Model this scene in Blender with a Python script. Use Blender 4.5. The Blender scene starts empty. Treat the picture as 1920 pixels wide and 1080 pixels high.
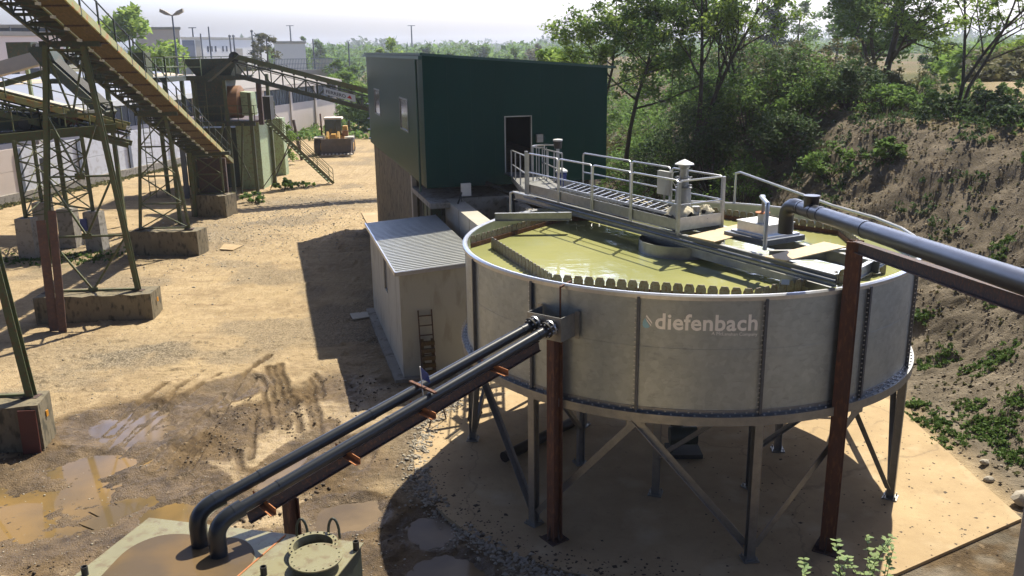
import bpy, bmesh, math, random
import numpy as np
from mathutils import Vector, Matrix
R_ = math.radians
# ------------------------------------------------------------------ camera, sky, sun, exposure
sc = bpy.context.scene
F_PX, PITCH, ROLL, CAM_H = 1644.89, 0.2663921, -0.0130510, 9.546369
fw = Vector((0, math.cos(PITCH), -math.sin(PITCH))); up0 = Vector((0, math.sin(PITCH), math.cos(PITCH))); rt0 = Vector((1, 0, 0))
up = -rt0*math.sin(ROLL) + up0*math.cos(ROLL); rt = rt0*math.cos(ROLL) + up0*math.sin(ROLL)
cd = bpy.data.cameras.new('camera'); cam = bpy.data.objects.new('camera', cd); sc.collection.objects.link(cam)
M = Matrix.Identity(4)
for i in range(3): M[i][0] = rt[i]; M[i][1] = up[i]; M[i][2] = -fw[i]
M[2][3] = CAM_H; cam.matrix_world = M
cd.sensor_width = 36; cd.lens = F_PX/1920*36; cd.clip_start = 0.1; cd.clip_end = 8000
sc.camera = cam
SUN_EL, SUN_AZ = R_(54.7), math.atan2(0.454, 0.891)      # azimuth measured from +Y towards +X
w = bpy.data.worlds.new('World'); sc.world = w; w.use_nodes = True
nt = w.node_tree; bg = nt.nodes['Background']; sky = nt.nodes.new('ShaderNodeTexSky')
sky.sky_type = 'NISHITA'; sky.sun_disc = False; sky.sun_elevation = SUN_EL; sky.sun_rotation = SUN_AZ
sky.air_density = 1.0; sky.dust_density = 6.0; sky.ozone_density = 1.5
tcw = nt.nodes.new('ShaderNodeTexCoord'); sx = nt.nodes.new('ShaderNodeSeparateXYZ'); nt.links.new(tcw.outputs['Generated'], sx.inputs[0])
mz = nt.nodes.new('ShaderNodeMapRange'); mz.interpolation_type = 'SMOOTHSTEP'; nt.links.new(sx.outputs[2], mz.inputs[0])
mz.inputs[1].default_value = .22; mz.inputs[2].default_value = .50; mz.inputs[3].default_value = 4.7; mz.inputs[4].default_value = .36      # milky band of haze low in the sky
dv = nt.nodes.new('ShaderNodeVectorMath'); dv.operation = 'DOT_PRODUCT'; nt.links.new(tcw.outputs['Generated'], dv.inputs[0]); dv.inputs[1].default_value = (math.sin(SUN_AZ), math.cos(SUN_AZ), 0)
ma = nt.nodes.new('ShaderNodeMapRange'); nt.links.new(dv.outputs['Value'], ma.inputs[0]); ma.inputs[1].default_value = -1; ma.inputs[2].default_value = 1; ma.inputs[3].default_value = .10; ma.inputs[4].default_value = 1.15   # brighter on the sun's side
mm = nt.nodes.new('ShaderNodeMath'); mm.operation = 'MULTIPLY'; nt.links.new(mz.outputs[0], mm.inputs[0]); nt.links.new(ma.outputs[0], mm.inputs[1])
vm = nt.nodes.new('ShaderNodeVectorMath'); vm.operation = 'SCALE'; nt.links.new(sky.outputs[0], vm.inputs[0]); nt.links.new(mm.outputs[0], vm.inputs['Scale'])
tint = nt.nodes.new('ShaderNodeVectorMath'); tint.operation = 'MULTIPLY'; nt.links.new(vm.outputs[0], tint.inputs[0]); tint.inputs[1].default_value = (.84, .98, 1.38)
nt.links.new(tint.outputs[0], bg.inputs[0]); bg.inputs[1].default_value = 0.085
sd = bpy.data.lights.new('sun', 'SUN'); sd.energy = 5.0; sd.angle = R_(0.5); sd.color = (1.0, 0.92, 0.76)
so = bpy.data.objects.new('sun', sd); sc.collection.objects.link(so)
sv = Vector((math.sin(SUN_AZ)*math.cos(SUN_EL), math.cos(SUN_AZ)*math.cos(SUN_EL), math.sin(SUN_EL)))
so.rotation_euler = sv.to_track_quat('Z', 'Y').to_euler(); so.location = (30, 60, 80)
sc.view_settings.view_transform = 'Standard'; sc.view_settings.look = 'None'; sc.view_settings.exposure = 0.72; sc.view_settings.gamma = 1
sc.render.engine = 'CYCLES'
col = sc.collection
rng = random.Random(7); nr = np.random.default_rng(11)

# ------------------------------------------------------------------ materials
def new_mat(name):
    m = bpy.data.materials.new(name); m.use_nodes = True
    n = m.node_tree.nodes; l = m.node_tree.links
    return m, n, l, n['Principled BSDF']
def mat(name, c1, c2=None, c3=None, rough=0.6, metal=0.0, scale=3.0, detail=8, bump=0.0, bscale=40, stretch=(1, 1, 1), rvar=0.0, spec=0.5, sharp=0.25, world=False):
    m, n, l, b = new_mat(name)
    b.inputs['Roughness'].default_value = rough; b.inputs['Metallic'].default_value = metal; b.inputs['Specular IOR Level'].default_value = spec
    if world:
        g = n.new('ShaderNodeNewGeometry'); src = g.outputs['Position']
    else:
        tc = n.new('ShaderNodeTexCoord'); src = tc.outputs['Object']
    mp = n.new('ShaderNodeMapping'); mp.inputs['Scale'].default_value = stretch; l.new(src, mp.inputs[0])
    if c2 is None: c2 = tuple(x*0.75 for x in c1)
    nz = n.new('ShaderNodeTexNoise'); nz.inputs['Scale'].default_value = scale; nz.inputs['Detail'].default_value = detail; nz.inputs['Roughness'].default_value = 0.65
    l.new(mp.outputs[0], nz.inputs[0])
    cr = n.new('ShaderNodeValToRGB'); e = cr.color_ramp.elements
    e[0].position = 0.5-sharp; e[0].color = (*c1, 1); e[1].position = 0.5+sharp; e[1].color = (*c2, 1)
    l.new(nz.outputs[0], cr.inputs[0]); out = cr.outputs[0]
    if c3 is not None:
        n2 = n.new('ShaderNodeTexNoise'); n2.inputs['Scale'].default_value = scale*3.7; n2.inputs['Detail'].default_value = 6; l.new(mp.outputs[0], n2.inputs[0])
        c_ = n.new('ShaderNodeValToRGB'); c_.color_ramp.elements[0].position = 0.52; c_.color_ramp.elements[1].position = 0.66; l.new(n2.outputs[0], c_.inputs[0])
        mx = n.new('ShaderNodeMix'); mx.data_type = 'RGBA'; l.new(c_.outputs[0], mx.inputs[0]); l.new(out, mx.inputs[6]); mx.inputs[7].default_value = (*c3, 1); out = mx.outputs[2]
    l.new(out, b.inputs['Base Color'])
    if rvar:
        mr = n.new('ShaderNodeMapRange'); mr.inputs['To Min'].default_value = max(0.02, rough-rvar); mr.inputs['To Max'].default_value = min(1, rough+rvar); l.new(nz.outputs[0], mr.inputs[0]); l.new(mr.outputs[0], b.inputs['Roughness'])
    if bump:
        n3 = n.new('ShaderNodeTexNoise'); n3.inputs['Scale'].default_value = bscale; n3.inputs['Detail'].default_value = 5; l.new(mp.outputs[0], n3.inputs[0])
        bp = n.new('ShaderNodeBump'); bp.inputs['Strength'].default_value = bump; bp.inputs['Distance'].default_value = 0.02; l.new(n3.outputs[0], bp.inputs['Height']); l.new(bp.outputs[0], b.inputs['Normal'])
    return m
MT = {}
MT['galv'] = mat('galvanised_steel', (.34, .34, .33), (.24, .245, .24), rough=.42, metal=.75, scale=6, rvar=.12, bump=.05)
MT['galv_light'] = mat('galvanised_rail', (.55, .56, .57), (.42, .43, .44), rough=.38, metal=.7, scale=8, rvar=.1)
MT['galv_dark'] = mat('galvanised_flange', (.14, .15, .17), (.09, .10, .12), rough=.45, metal=.7, scale=7)
MT['zinc'] = mat('zinc_trim', (.62, .63, .64), (.5, .51, .52), rough=.35, metal=.8, scale=9)
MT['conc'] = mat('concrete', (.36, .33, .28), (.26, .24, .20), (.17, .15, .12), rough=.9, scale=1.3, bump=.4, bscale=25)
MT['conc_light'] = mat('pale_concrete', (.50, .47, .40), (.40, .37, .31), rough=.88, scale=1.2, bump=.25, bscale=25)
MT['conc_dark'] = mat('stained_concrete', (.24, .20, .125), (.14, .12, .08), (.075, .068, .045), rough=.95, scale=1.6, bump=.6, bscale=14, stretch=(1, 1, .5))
MT['rust'] = mat('rusty_steel', (.15, .062, .032), (.075, .038, .026), (.20, .085, .038), rough=.85, scale=5, bump=.3, stretch=(1, 1, .3))
MT['rust_dark'] = mat('dark_rusty_steel', (.085, .055, .045), (.045, .034, .032), (.15, .07, .04), rough=.8, scale=6, bump=.2)
MT['rust_bright'] = mat('bright_rust', (.52, .21, .08), (.34, .13, .05), rough=.85, scale=12)
MT['pvc'] = mat('dark_grey_plastic_pipe', (.026, .030, .036), (.020, .024, .029), rough=.3, scale=3, rvar=.05)
MT['hdpe'] = mat('black_plastic_pipe', (.017, .017, .020), (.012, .012, .015), rough=.38, scale=4, rvar=.08)
MT['green_clad'] = mat('dark_green_cladding', (.001, .040, .030), (.001, .034, .026), spec=.10, rough=.33, scale=.8, stretch=(1, 1, .15))
MT['green_trim'] = mat('green_trim', (.03, .10, .08), (.02, .07, .06), rough=.4)
MT['oldgreen'] = mat('old_green_paint', (.115, .135, .055), (.075, .095, .045), (.13, .085, .04), rough=.75, scale=3, bump=.1)
MT['oldgreen_light'] = mat('pale_green_paint', (.34, .42, .24), (.27, .34, .19), (.24, .22, .13), rough=.7, scale=2.2)
MT['darkgreen'] = mat('dark_green_machine', (.055, .075, .05), (.035, .05, .035), (.10, .07, .04), rough=.7, scale=3)
MT['yelgreen'] = mat('yellow_green_channel', (.30, .29, .10), (.34, .33, .13), (.42, .18, .045), rough=.75, scale=1.2)
MT['brownplank'] = mat('rusty_brown_deck', (.10, .068, .028), (.055, .04, .02), (.14, .095, .04), rough=.9, scale=2.5, stretch=(4, .5, 1), bump=.2)
MT['belt'] = mat('black_rubber', (.022, .022, .02), (.035, .032, .026), rough=.75, scale=4)
MT['black'] = mat('flat_black', (.012, .012, .012), rough=.9)
MT['white'] = mat('white_paint', (.72, .72, .68), (.62, .62, .58), rough=.5, scale=4)
MT['shedwall'] = mat('grey_render', (.45, .455, .40), (.385, .39, .34), (.33, .32, .27), rough=.8, scale=.8, stretch=(1, 1, .35), sharp=.3, bump=.1)
MT['shedroof'] = mat('corrugated_roof', (.60, .61, .58), (.50, .51, .49), rough=.4, metal=.35, scale=2)
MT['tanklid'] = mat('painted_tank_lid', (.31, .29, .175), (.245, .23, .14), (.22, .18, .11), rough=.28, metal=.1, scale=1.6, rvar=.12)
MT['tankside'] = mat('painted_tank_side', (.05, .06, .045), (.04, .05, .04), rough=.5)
MT['plaster'] = mat('pinkish_wall_panel', (.60, .52, .45), (.53, .46, .40), rough=.9, scale=.8, world=True)
MT['bwall'] = mat('white_grey_wall_panel', (.60, .62, .66), (.52, .54, .58), (.44, .44, .45), rough=.9, scale=.6, world=True)
MT['white_fac'] = mat('white_facade', (.86, .84, .80), (.80, .78, .73), rough=.85, scale=.3)
MT['pink_fac'] = mat('pinkish_facade', (.84, .73, .66), (.78, .67, .60), rough=.9, scale=.2)
MT['hallroof'] = mat('blue_grey_sheet_roof', (.235, .25, .29), (.20, .215, .25), (.22, .21, .225), rough=.5, scale=.25)
MT['hallroof_b'] = mat('grey_tile_roof', (.23, .21, .185), (.19, .17, .15), rough=.8, scale=.5)
MT['glassdark'] = mat('dark_glazing', (.035, .045, .065), (.06, .075, .10), rough=.25, scale=1.5, stretch=(6, 6, .3))
MT['ply'] = mat('plywood', (.56, .44, .26), (.48, .36, .20), rough=.7, scale=2, stretch=(1, 6, 1))
MT['cloth'] = mat('cream_cover_sheet', (.62, .57, .42), (.5, .45, .32), rough=.8, scale=6, bump=.5, bscale=12)
MT['blue'] = mat('blue_paint', (.02, .05, .25), (.015, .04, .18), rough=.4)
MT['orange'] = mat('orange_mark', (.75, .33, .02), rough=.6)
MT['redpaint'] = mat('red_paint', (.45, .02, .02), rough=.5)
MT['darkred'] = mat('dark_red_plate', (.13, .035, .025), (.09, .03, .022), rough=.6)
MT['bark'] = mat('bark', (.075, .06, .045), (.045, .038, .03), rough=.95, scale=9, bump=.5, stretch=(1, 1, .3))
MT['stone'] = mat('stone', (.42, .38, .31), (.30, .27, .22), rough=.9, scale=4, bump=.3)
MT['yellow_machine'] = mat('dusty_yellow_machine', (.68, .38, .05), (.50, .30, .08), rough=.6, scale=4)
MT['cream'] = mat('cream_roof_panel', (.72, .60, .44), (.62, .52, .4), rough=.5)
MT['tyre'] = mat('dusty_tyre', (.11, .095, .08), (.06, .052, .045), rough=.95, scale=6)
MT['bucket'] = mat('worn_bucket_steel', (.13, .10, .08), (.08, .065, .055), rough=.55, metal=.3, scale=3)
MT['winglass'] = mat('window_glass', (.20, .21, .20), (.26, .26, .24), rough=.08, scale=1.0, spec=1.0)
MT['cabglass'] = mat('cab_glass', (.03, .05, .06), rough=.08, spec=.9)
MT['letters'] = mat('pale_lettering', (.97, .97, .95), (.94, .94, .92), metal=.75, rough=.45)
MT['dropblue'] = mat('blue_grey_drop', (.36, .62, .74), (.33, .58, .70), metal=.6, rough=.45)
MT['channelrust'] = mat('brown_rusty_channel', (.17, .10, .075), (.11, .065, .05), (.20, .10, .06), rough=.85, scale=3)
MT['palefence'] = mat('pale_fence_paint', (.26, .29, .34), (.2, .22, .26), rough=.6)
MT['weirsteel'] = mat('dirty_weir_plate', (.26, .24, .20), (.15, .13, .10), (.16, .085, .045), rough=.55, metal=.35, scale=7)
MT['bluesign'] = mat('pale_banner', (.55, .62, .72), (.5, .57, .68), rough=.6)
MT['ink'] = mat('dark_lettering', (.03, .04, .08), rough=.6)
MT['bluepost'] = mat('blue_grey_post', (.13, .15, .19), (.10, .12, .15), rough=.6)
MT['orangerust'] = mat('orange_rusty_drum', (.30, .15, .07), (.19, .10, .05), rough=.8, scale=4)

def leafmat(name, c1, c2, trans=.35):
    m, n, l, b = new_mat(name)
    b.inputs['Roughness'].default_value = .6; b.inputs['Specular IOR Level'].default_value = .14
    g = n.new('ShaderNodeNewGeometry'); cr = n.new('ShaderNodeValToRGB'); e = cr.color_ramp.elements
    e[0].color = (*c1, 1); e[1].color = (*c2, 1); l.new(g.outputs['Random Per Island'], cr.inputs[0]); l.new(cr.outputs[0], b.inputs['Base Color'])
    t = n.new('ShaderNodeBsdfTranslucent'); br = n.new('ShaderNodeBrightContrast'); br.inputs['Bright'].default_value = .03; l.new(cr.outputs[0], br.inputs[0]); l.new(br.outputs[0], t.inputs[0])
    mx = n.new('ShaderNodeMixShader'); mx.inputs[0].default_value = trans; l.new(b.outputs[0], mx.inputs[1]); l.new(t.outputs[0], mx.inputs[2])
    l.new(mx.outputs[0], n['Material Output'].inputs[0]); return m
MT['leaf_spring'] = leafmat('spring_leaves', (.13, .21, .03), (.30, .42, .07), .55)
MT['leaf_mid'] = leafmat('green_leaves', (.06, .13, .022), (.16, .27, .045), .48)
MT['leaf_dark'] = leafmat('dark_leaves', (.025, .06, .015), (.07, .13, .03), .35)
MT['leaf_olive'] = leafmat('olive_brush_leaves', (.075, .085, .03), (.17, .16, .06), .3)
MT['leaf_bright'] = leafmat('bright_leaves', (.12, .22, .03), (.22, .34, .05), .4)
MT['leaf_dry'] = leafmat('dry_twigs', (.16, .12, .07), (.30, .24, .15), .15)
MT['conifer'] = leafmat('conifer_needles', (.018, .04, .025), (.035, .065, .035), .1)
MT['weed'] = leafmat('weed_leaves', (.05, .11, .02), (.13, .21, .04), .3)

# ------------------------------------------------------------------ mesh helpers
class MB:
    def __init__(s): s.v = []; s.f = []; s.n = 0
    def add(s, vs, fs):
        o = len(s.v); s.v += [tuple(v) for v in vs]; s.f += [tuple(i+o for i in f) for f in fs]; return s
    def box(s, x0, y0, z0, x1, y1, z1):
        return s.add([(x0,y0,z0),(x1,y0,z0),(x1,y1,z0),(x0,y1,z0),(x0,y0,z1),(x1,y0,z1),(x1,y1,z1),(x0,y1,z1)],
                     [(0,3,2,1),(4,5,6,7),(0,1,5,4),(1,2,6,5),(2,3,7,6),(3,0,4,7)])
    def hexa(s, P):   # eight points: bottom ring 0-3, top ring 4-7
        return s.add(P, [(0,3,2,1),(4,5,6,7),(0,1,5,4),(1,2,6,5),(2,3,7,6),(3,0,4,7)])
    def prism(s, poly, z0, z1):
        n = len(poly); a = [(*p[:2], z0) for p in poly]+[(*p[:2], z1) for p in poly]
        return s.add(a, [tuple(range(n))[::-1], tuple(range(n, 2*n))]+[(i,(i+1)%n,n+(i+1)%n,n+i) for i in range(n)])
    def ext(s, poly, d):  # 3D polygon extruded along vector d
        n = len(poly); poly = [Vector(p) for p in poly]; d = Vector(d)
        return s.add(poly+[p+d for p in poly], [tuple(range(n))[::-1], tuple(range(n, 2*n))]+[(i,(i+1)%n,n+(i+1)%n,n+i) for i in range(n)])
    def frame(s, p0, p1, upv=(0, 0, 1)):
        d = Vector(p1)-Vector(p0); d.normalize(); u = Vector(upv)
        if abs(d.dot(u)) > .98: u = Vector((0, 1, 0))
        a = d.cross(u).normalized(); b = a.cross(d).normalized(); return d, a, b
    def bar(s, p0, p1, w, h=None, upv=(0, 0, 1)):
        h = h or w; d, a, b = s.frame(p0, p1, upv); p0 = Vector(p0); p1 = Vector(p1); V = []
        for p in (p0, p1):
            for x, y in ((-1,-1),(1,-1),(1,1),(-1,1)): V.append(p+a*(x*w/2)+b*(y*h/2))
        return s.add(V, [(0,3,2,1),(4,5,6,7),(0,1,5,4),(1,2,6,5),(2,3,7,6),(3,0,4,7)])
    def ibeam(s, p0, p1, w, h, t=.012, upv=(0, 0, 1)):
        d, a, b = s.frame(p0, p1, upv); o = b*(h/2-t/2); p0 = Vector(p0); p1 = Vector(p1)
        s.bar(p0+o, p1+o, w, t, upv); s.bar(p0-o, p1-o, w, t, upv); return s.bar(p0, p1, t, h-2*t-.001, upv)
    def angle(s, p0, p1, w, t=.01, upv=(0, 0, 1)):
        d, a, b = s.frame(p0, p1, upv); p0 = Vector(p0); p1 = Vector(p1)
        s.bar(p0-b*(w/2), p1-b*(w/2), w, t, upv); return s.bar(p0-a*(w/2-t/2)+b*(t/2), p1-a*(w/2-t/2)+b*(t/2), t, w-.002, upv)
    def tube(s, pts, r, n=8, caps=True, hollow=0):
        pts = [Vector(p) for p in pts]; rs = r if isinstance(r, (list, tuple)) else [r]*len(pts); V = []; F = []
        ref = None
        for i, p in enumerate(pts):
            if i == 0: d = pts[1]-p
            elif i == len(pts)-1: d = p-pts[i-1]
            else: d = (pts[i+1]-p).normalized()+(p-pts[i-1]).normalized()
            d.normalize()
            if ref is None:
                ref = Vector((0, 0, 1)) if abs(d.z) < .9 else Vector((1, 0, 0))
            a = d.cross(ref).normalized(); b = a.cross(d).normalized(); ref = b
            for k in range(n):
                t = 2*math.pi*k/n; V.append(p+(a*math.cos(t)+b*math.sin(t))*rs[i])
        for i in range(len(pts)-1):
            for k in range(n): F.append((i*n+k, i*n+(k+1)%n, (i+1)*n+(k+1)%n, (i+1)*n+k))
        if caps: F.append(tuple(range(n))[::-1]); F.append(tuple(range((len(pts)-1)*n, len(pts)*n)))
        return s.add(V, F)
    def cyl(s, p0, p1, r, n=16, r1=None): return s.tube([p0, p1], [r, r if r1 is None else r1], n)
    def lathe(s, c, prof, n=24, a0=0, a1=360):
        V = []; F = []; full = abs(a1-a0-360) < 1e-6; m = n if full else n+1
        for k in range(m):
            t = R_(a0+(a1-a0)*k/n)
            for r, z in prof: V.append((c[0]+r*math.cos(t), c[1]+r*math.sin(t), c[2]+z))
        q = len(prof)
        for k in range(n if full else n):
            for i in range(q-1): F.append((k*q+i, ((k+1) % m)*q+i, ((k+1) % m)*q+i+1, k*q+i+1))
        return s.add(V, F)
    def build(s, name, m, parent=None, label=None, smooth=False, off=(0, 0, 0)):
        me = bpy.data.meshes.new(name); o = Vector(off)
        if parent is not None:
            q = parent
            while q is not None: o = o+Vector(q.location); q = q.parent
        me.from_pydata([(v[0]-o.x, v[1]-o.y, v[2]-o.z) for v in s.v], [], s.f)
        me.materials.append(MT[m] if isinstance(m, str) else m); ob = bpy.data.objects.new(name, me); col.objects.link(ob)
        if parent is not None: ob.parent = parent
        ob.location = off if parent is not None or any(off) else (0, 0, 0)
        if smooth:
            me.polygons.foreach_set('use_smooth', [True]*len(me.polygons))
            me.set_sharp_from_angle(angle=R_(40)) if hasattr(me, 'set_sharp_from_angle') else None
        if label: ob['label'] = label
        return ob
def tag(o, label, cat, group=None):
    o['label'] = label; o['category'] = cat
    if group: o['group'] = group
    return o
def struct(o, label=None, kind='structure'):
    o['kind'] = kind
    if label: o['label'] = label
    return o
def thing(name, label, cat, loc, group=None):
    o = bpy.data.objects.new(name, None); o.empty_display_size = .2; col.objects.link(o); o.location = loc
    return tag(o, label, cat, group)
def fast_mesh(name, V, F, m, smooth=False):
    V = np.asarray(V, np.float32); F = np.asarray(F, np.int32); k = F.shape[1]
    me = bpy.data.meshes.new(name); me.vertices.add(len(V)); me.vertices.foreach_set('co', V.ravel())
    me.loops.add(F.size); me.loops.foreach_set('vertex_index', F.ravel()); me.polygons.add(len(F))
    me.polygons.foreach_set('loop_start', np.arange(0, F.size, k, dtype=np.int32))
    if smooth: me.polygons.foreach_set('use_smooth', np.ones(len(F), bool))
    me.update(calc_edges=True); me.materials.append(MT[m] if isinstance(m, str) else m); return me
def copy_tree(o, parent=None):
    c = o.copy(); col.objects.link(c)
    if parent is not None: c.parent = parent; c.matrix_parent_inverse = o.matrix_parent_inverse
    for ch in list(o.children): copy_tree(ch, c)
    return c

# noise
def vnoise(x, y, seed=0):
    xi = np.floor(x).astype(np.int64); yi = np.floor(y).astype(np.int64); fx = x-xi; fy = y-yi
    fx = fx*fx*(3-2*fx); fy = fy*fy*(3-2*fy)
    def h(a, b):
        n = (a*374761393+b*668265263+seed*1442695041) & 0xFFFFFFFF; n = ((n ^ (n >> 13))*1274126177) & 0xFFFFFFFF
        return ((n ^ (n >> 16)) & 0xFFFF)/65535.0
    return (h(xi, yi)*(1-fx)+h(xi+1, yi)*fx)*(1-fy)+(h(xi, yi+1)*(1-fx)+h(xi+1, yi+1)*fx)*fy
def fbm(x, y, seed=0, o=4):
    s = 0; a = .5; t = 0
    for i in range(o): s = s+a*vnoise(x, y, seed+i); t += a; a *= .5; x = x*2.03+13.1; y = y*2.03+7.7
    return s/t
def sstep(a, b, x): t = np.clip((x-a)/(b-a), 0, 1); return t*t*(3-2*t)

# frames used all over the site
T = Vector((3.934, 19.85, 0))                         # settling tank centre
C1 = Vector((-3.12, 32.57, 0)); E1 = Vector((.965, .262, 0)); E2 = Vector((-.262, .965, 0))   # green building corner and axes
def S(a, b, z=0): return C1+E1*a+E2*b+Vector((0, 0, z))
def ray(u, v): return fw+rt*((u-960)/F_PX)-up*((v-540)/F_PX)
def G(u, v, z=0):
    d = ray(u, v); return Vector((0, 0, CAM_H))+d*((z-CAM_H)/d.z)
def Dy(u, v, y):
    d = ray(u, v); return Vector((0, 0, CAM_H))+d*(y/d.y)
# ------------------------------------------------------------------ terrain
TOE = [(13.5, 4), (12.2, 12), (11.2, 17), (11.2, 22), (11.3, 25), (10.8, 28), (9.2, 31), (7.6, 34), (6.6, 40), (6.0, 47), (5.0, 54), (5, 66), (6, 85), (9, 130), (20, 300), (20, 5000)]
def toe_dist(x, y):
    best = np.full(x.shape, 1e9); sgn = np.zeros(x.shape)
    for (ax, ay), (bx, by) in zip(TOE[:-1], TOE[1:]):
        dx, dy = bx-ax, by-ay; t = np.clip(((x-ax)*dx+(y-ay)*dy)/(dx*dx+dy*dy), 0, 1)
        d = np.hypot(x-ax-t*dx, y-ay-t*dy); s = np.sign((x-ax)*dy-(y-ay)*dx); m = d < best
        best = np.where(m, d, best); sgn = np.where(m, s, sgn)
    return best*sgn
def puddle_mask(x, y):   # basins
    m = np.full(x.shape, -9.0)
    for cx, cy, rx, ry, a in [(-10.6, 17.3, 3.6, 2.3, .1), (-10.3, 19.3, 1.9, 1.2, .4), (-7.4, 17.0, 1.3, .8, .3), (-10.2, 21.6, 2.0, 1.5, -.3), (-5.5, 19.0, .55, 2.4, -.25), (-3.6, 16.8, 1.0, .9, 0), (-4.6, 15.6, .9, .7, 0), (-1.7, 16.2, .7, .9, .2), (-1.3, 14.4, .9, 1.1, .4), (-8.4, 24.0, .9, 1.6, -.7), (-3.6, 19.6, .22, 1.0, -.1)]:
        u = (x-cx)*math.cos(a)+(y-cy)*math.sin(a); v = -(x-cx)*math.sin(a)+(y-cy)*math.cos(a)
        m = np.maximum(m, 1-np.sqrt((u/rx)**2+(v/ry)**2))
    return m
def mud_mask(x, y):
    n = fbm(x*.35, y*.35, 5)
    r = np.sqrt(((x+6.8)/4.8)**2+((y-19.2)/6.2)**2); r2 = np.sqrt(((x+11.5)/4.5)**2+((y-17.5)/4.5)**2); r3 = np.sqrt(((x+3.2)/2.6)**2+((y-15.6)/3.0)**2)
    return np.clip(sstep(1.25, .75, np.minimum(np.minimum(r, r2), r3)+(n-.5)*1.1), 0, 1)
RUTS = [[(690,200),(720,330),(745,440)],[(715,200),(760,340),(790,440)],[(740,190),(790,330)],[(660,240),(690,370),(705,470)],[(510,330),(400,470),(280,660)],[(470,370),(330,500),(210,630)],[(430,400),(290,500),(150,610)],[(540,320),(440,470),(350,640)],[(200,360),(90,460),(0,540)],[(400,220),(280,310),(150,420)],[(850,230),(905,370),(920,480)],[(880,220),(930,330)],[(640,240),(560,300),(480,380),(380,520)],[(330,320),(180,440),(50,560)],[(480,230),(350,310),(240,400)],[(560,560),(600,700)],[(640,420),(620,600)],[(500,300),(430,370),(320,470)],[(610,270),(530,330),(420,490),(310,650)],[(700,150),(640,190),(560,260),(520,330)],[(810,330),(830,480)],[(760,360),(775,470)],[(260,270),(130,350),(20,470)],[(870,330),(890,470)]]
RUTW = [[tuple(G(200+a/2.275, 600+b_/2.275)[:2]) for a, b_ in L] for L in RUTS]
def rut_dist(x, y):
    best = np.full(x.shape, 9.0); m = (x > -16) & (x < 0) & (y > 13) & (y < 32)
    if not m.any(): return best
    xx = x[m]; yy = y[m]; wx = (fbm(xx*.9, yy*.9, 55)-.5)*.28; b = np.full(xx.shape, 9.0)
    for L in RUTW:
        for (ax, ay), (bx, by) in zip(L[:-1], L[1:]):
            dx, dy = bx-ax, by-ay; t = np.clip(((xx-ax)*dx+(yy-ay)*dy)/(dx*dx+dy*dy), 0, 1); b = np.minimum(b, np.hypot(xx-ax-t*dx+wx, yy-ay-t*dy))
    best[m] = b; return best
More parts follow.
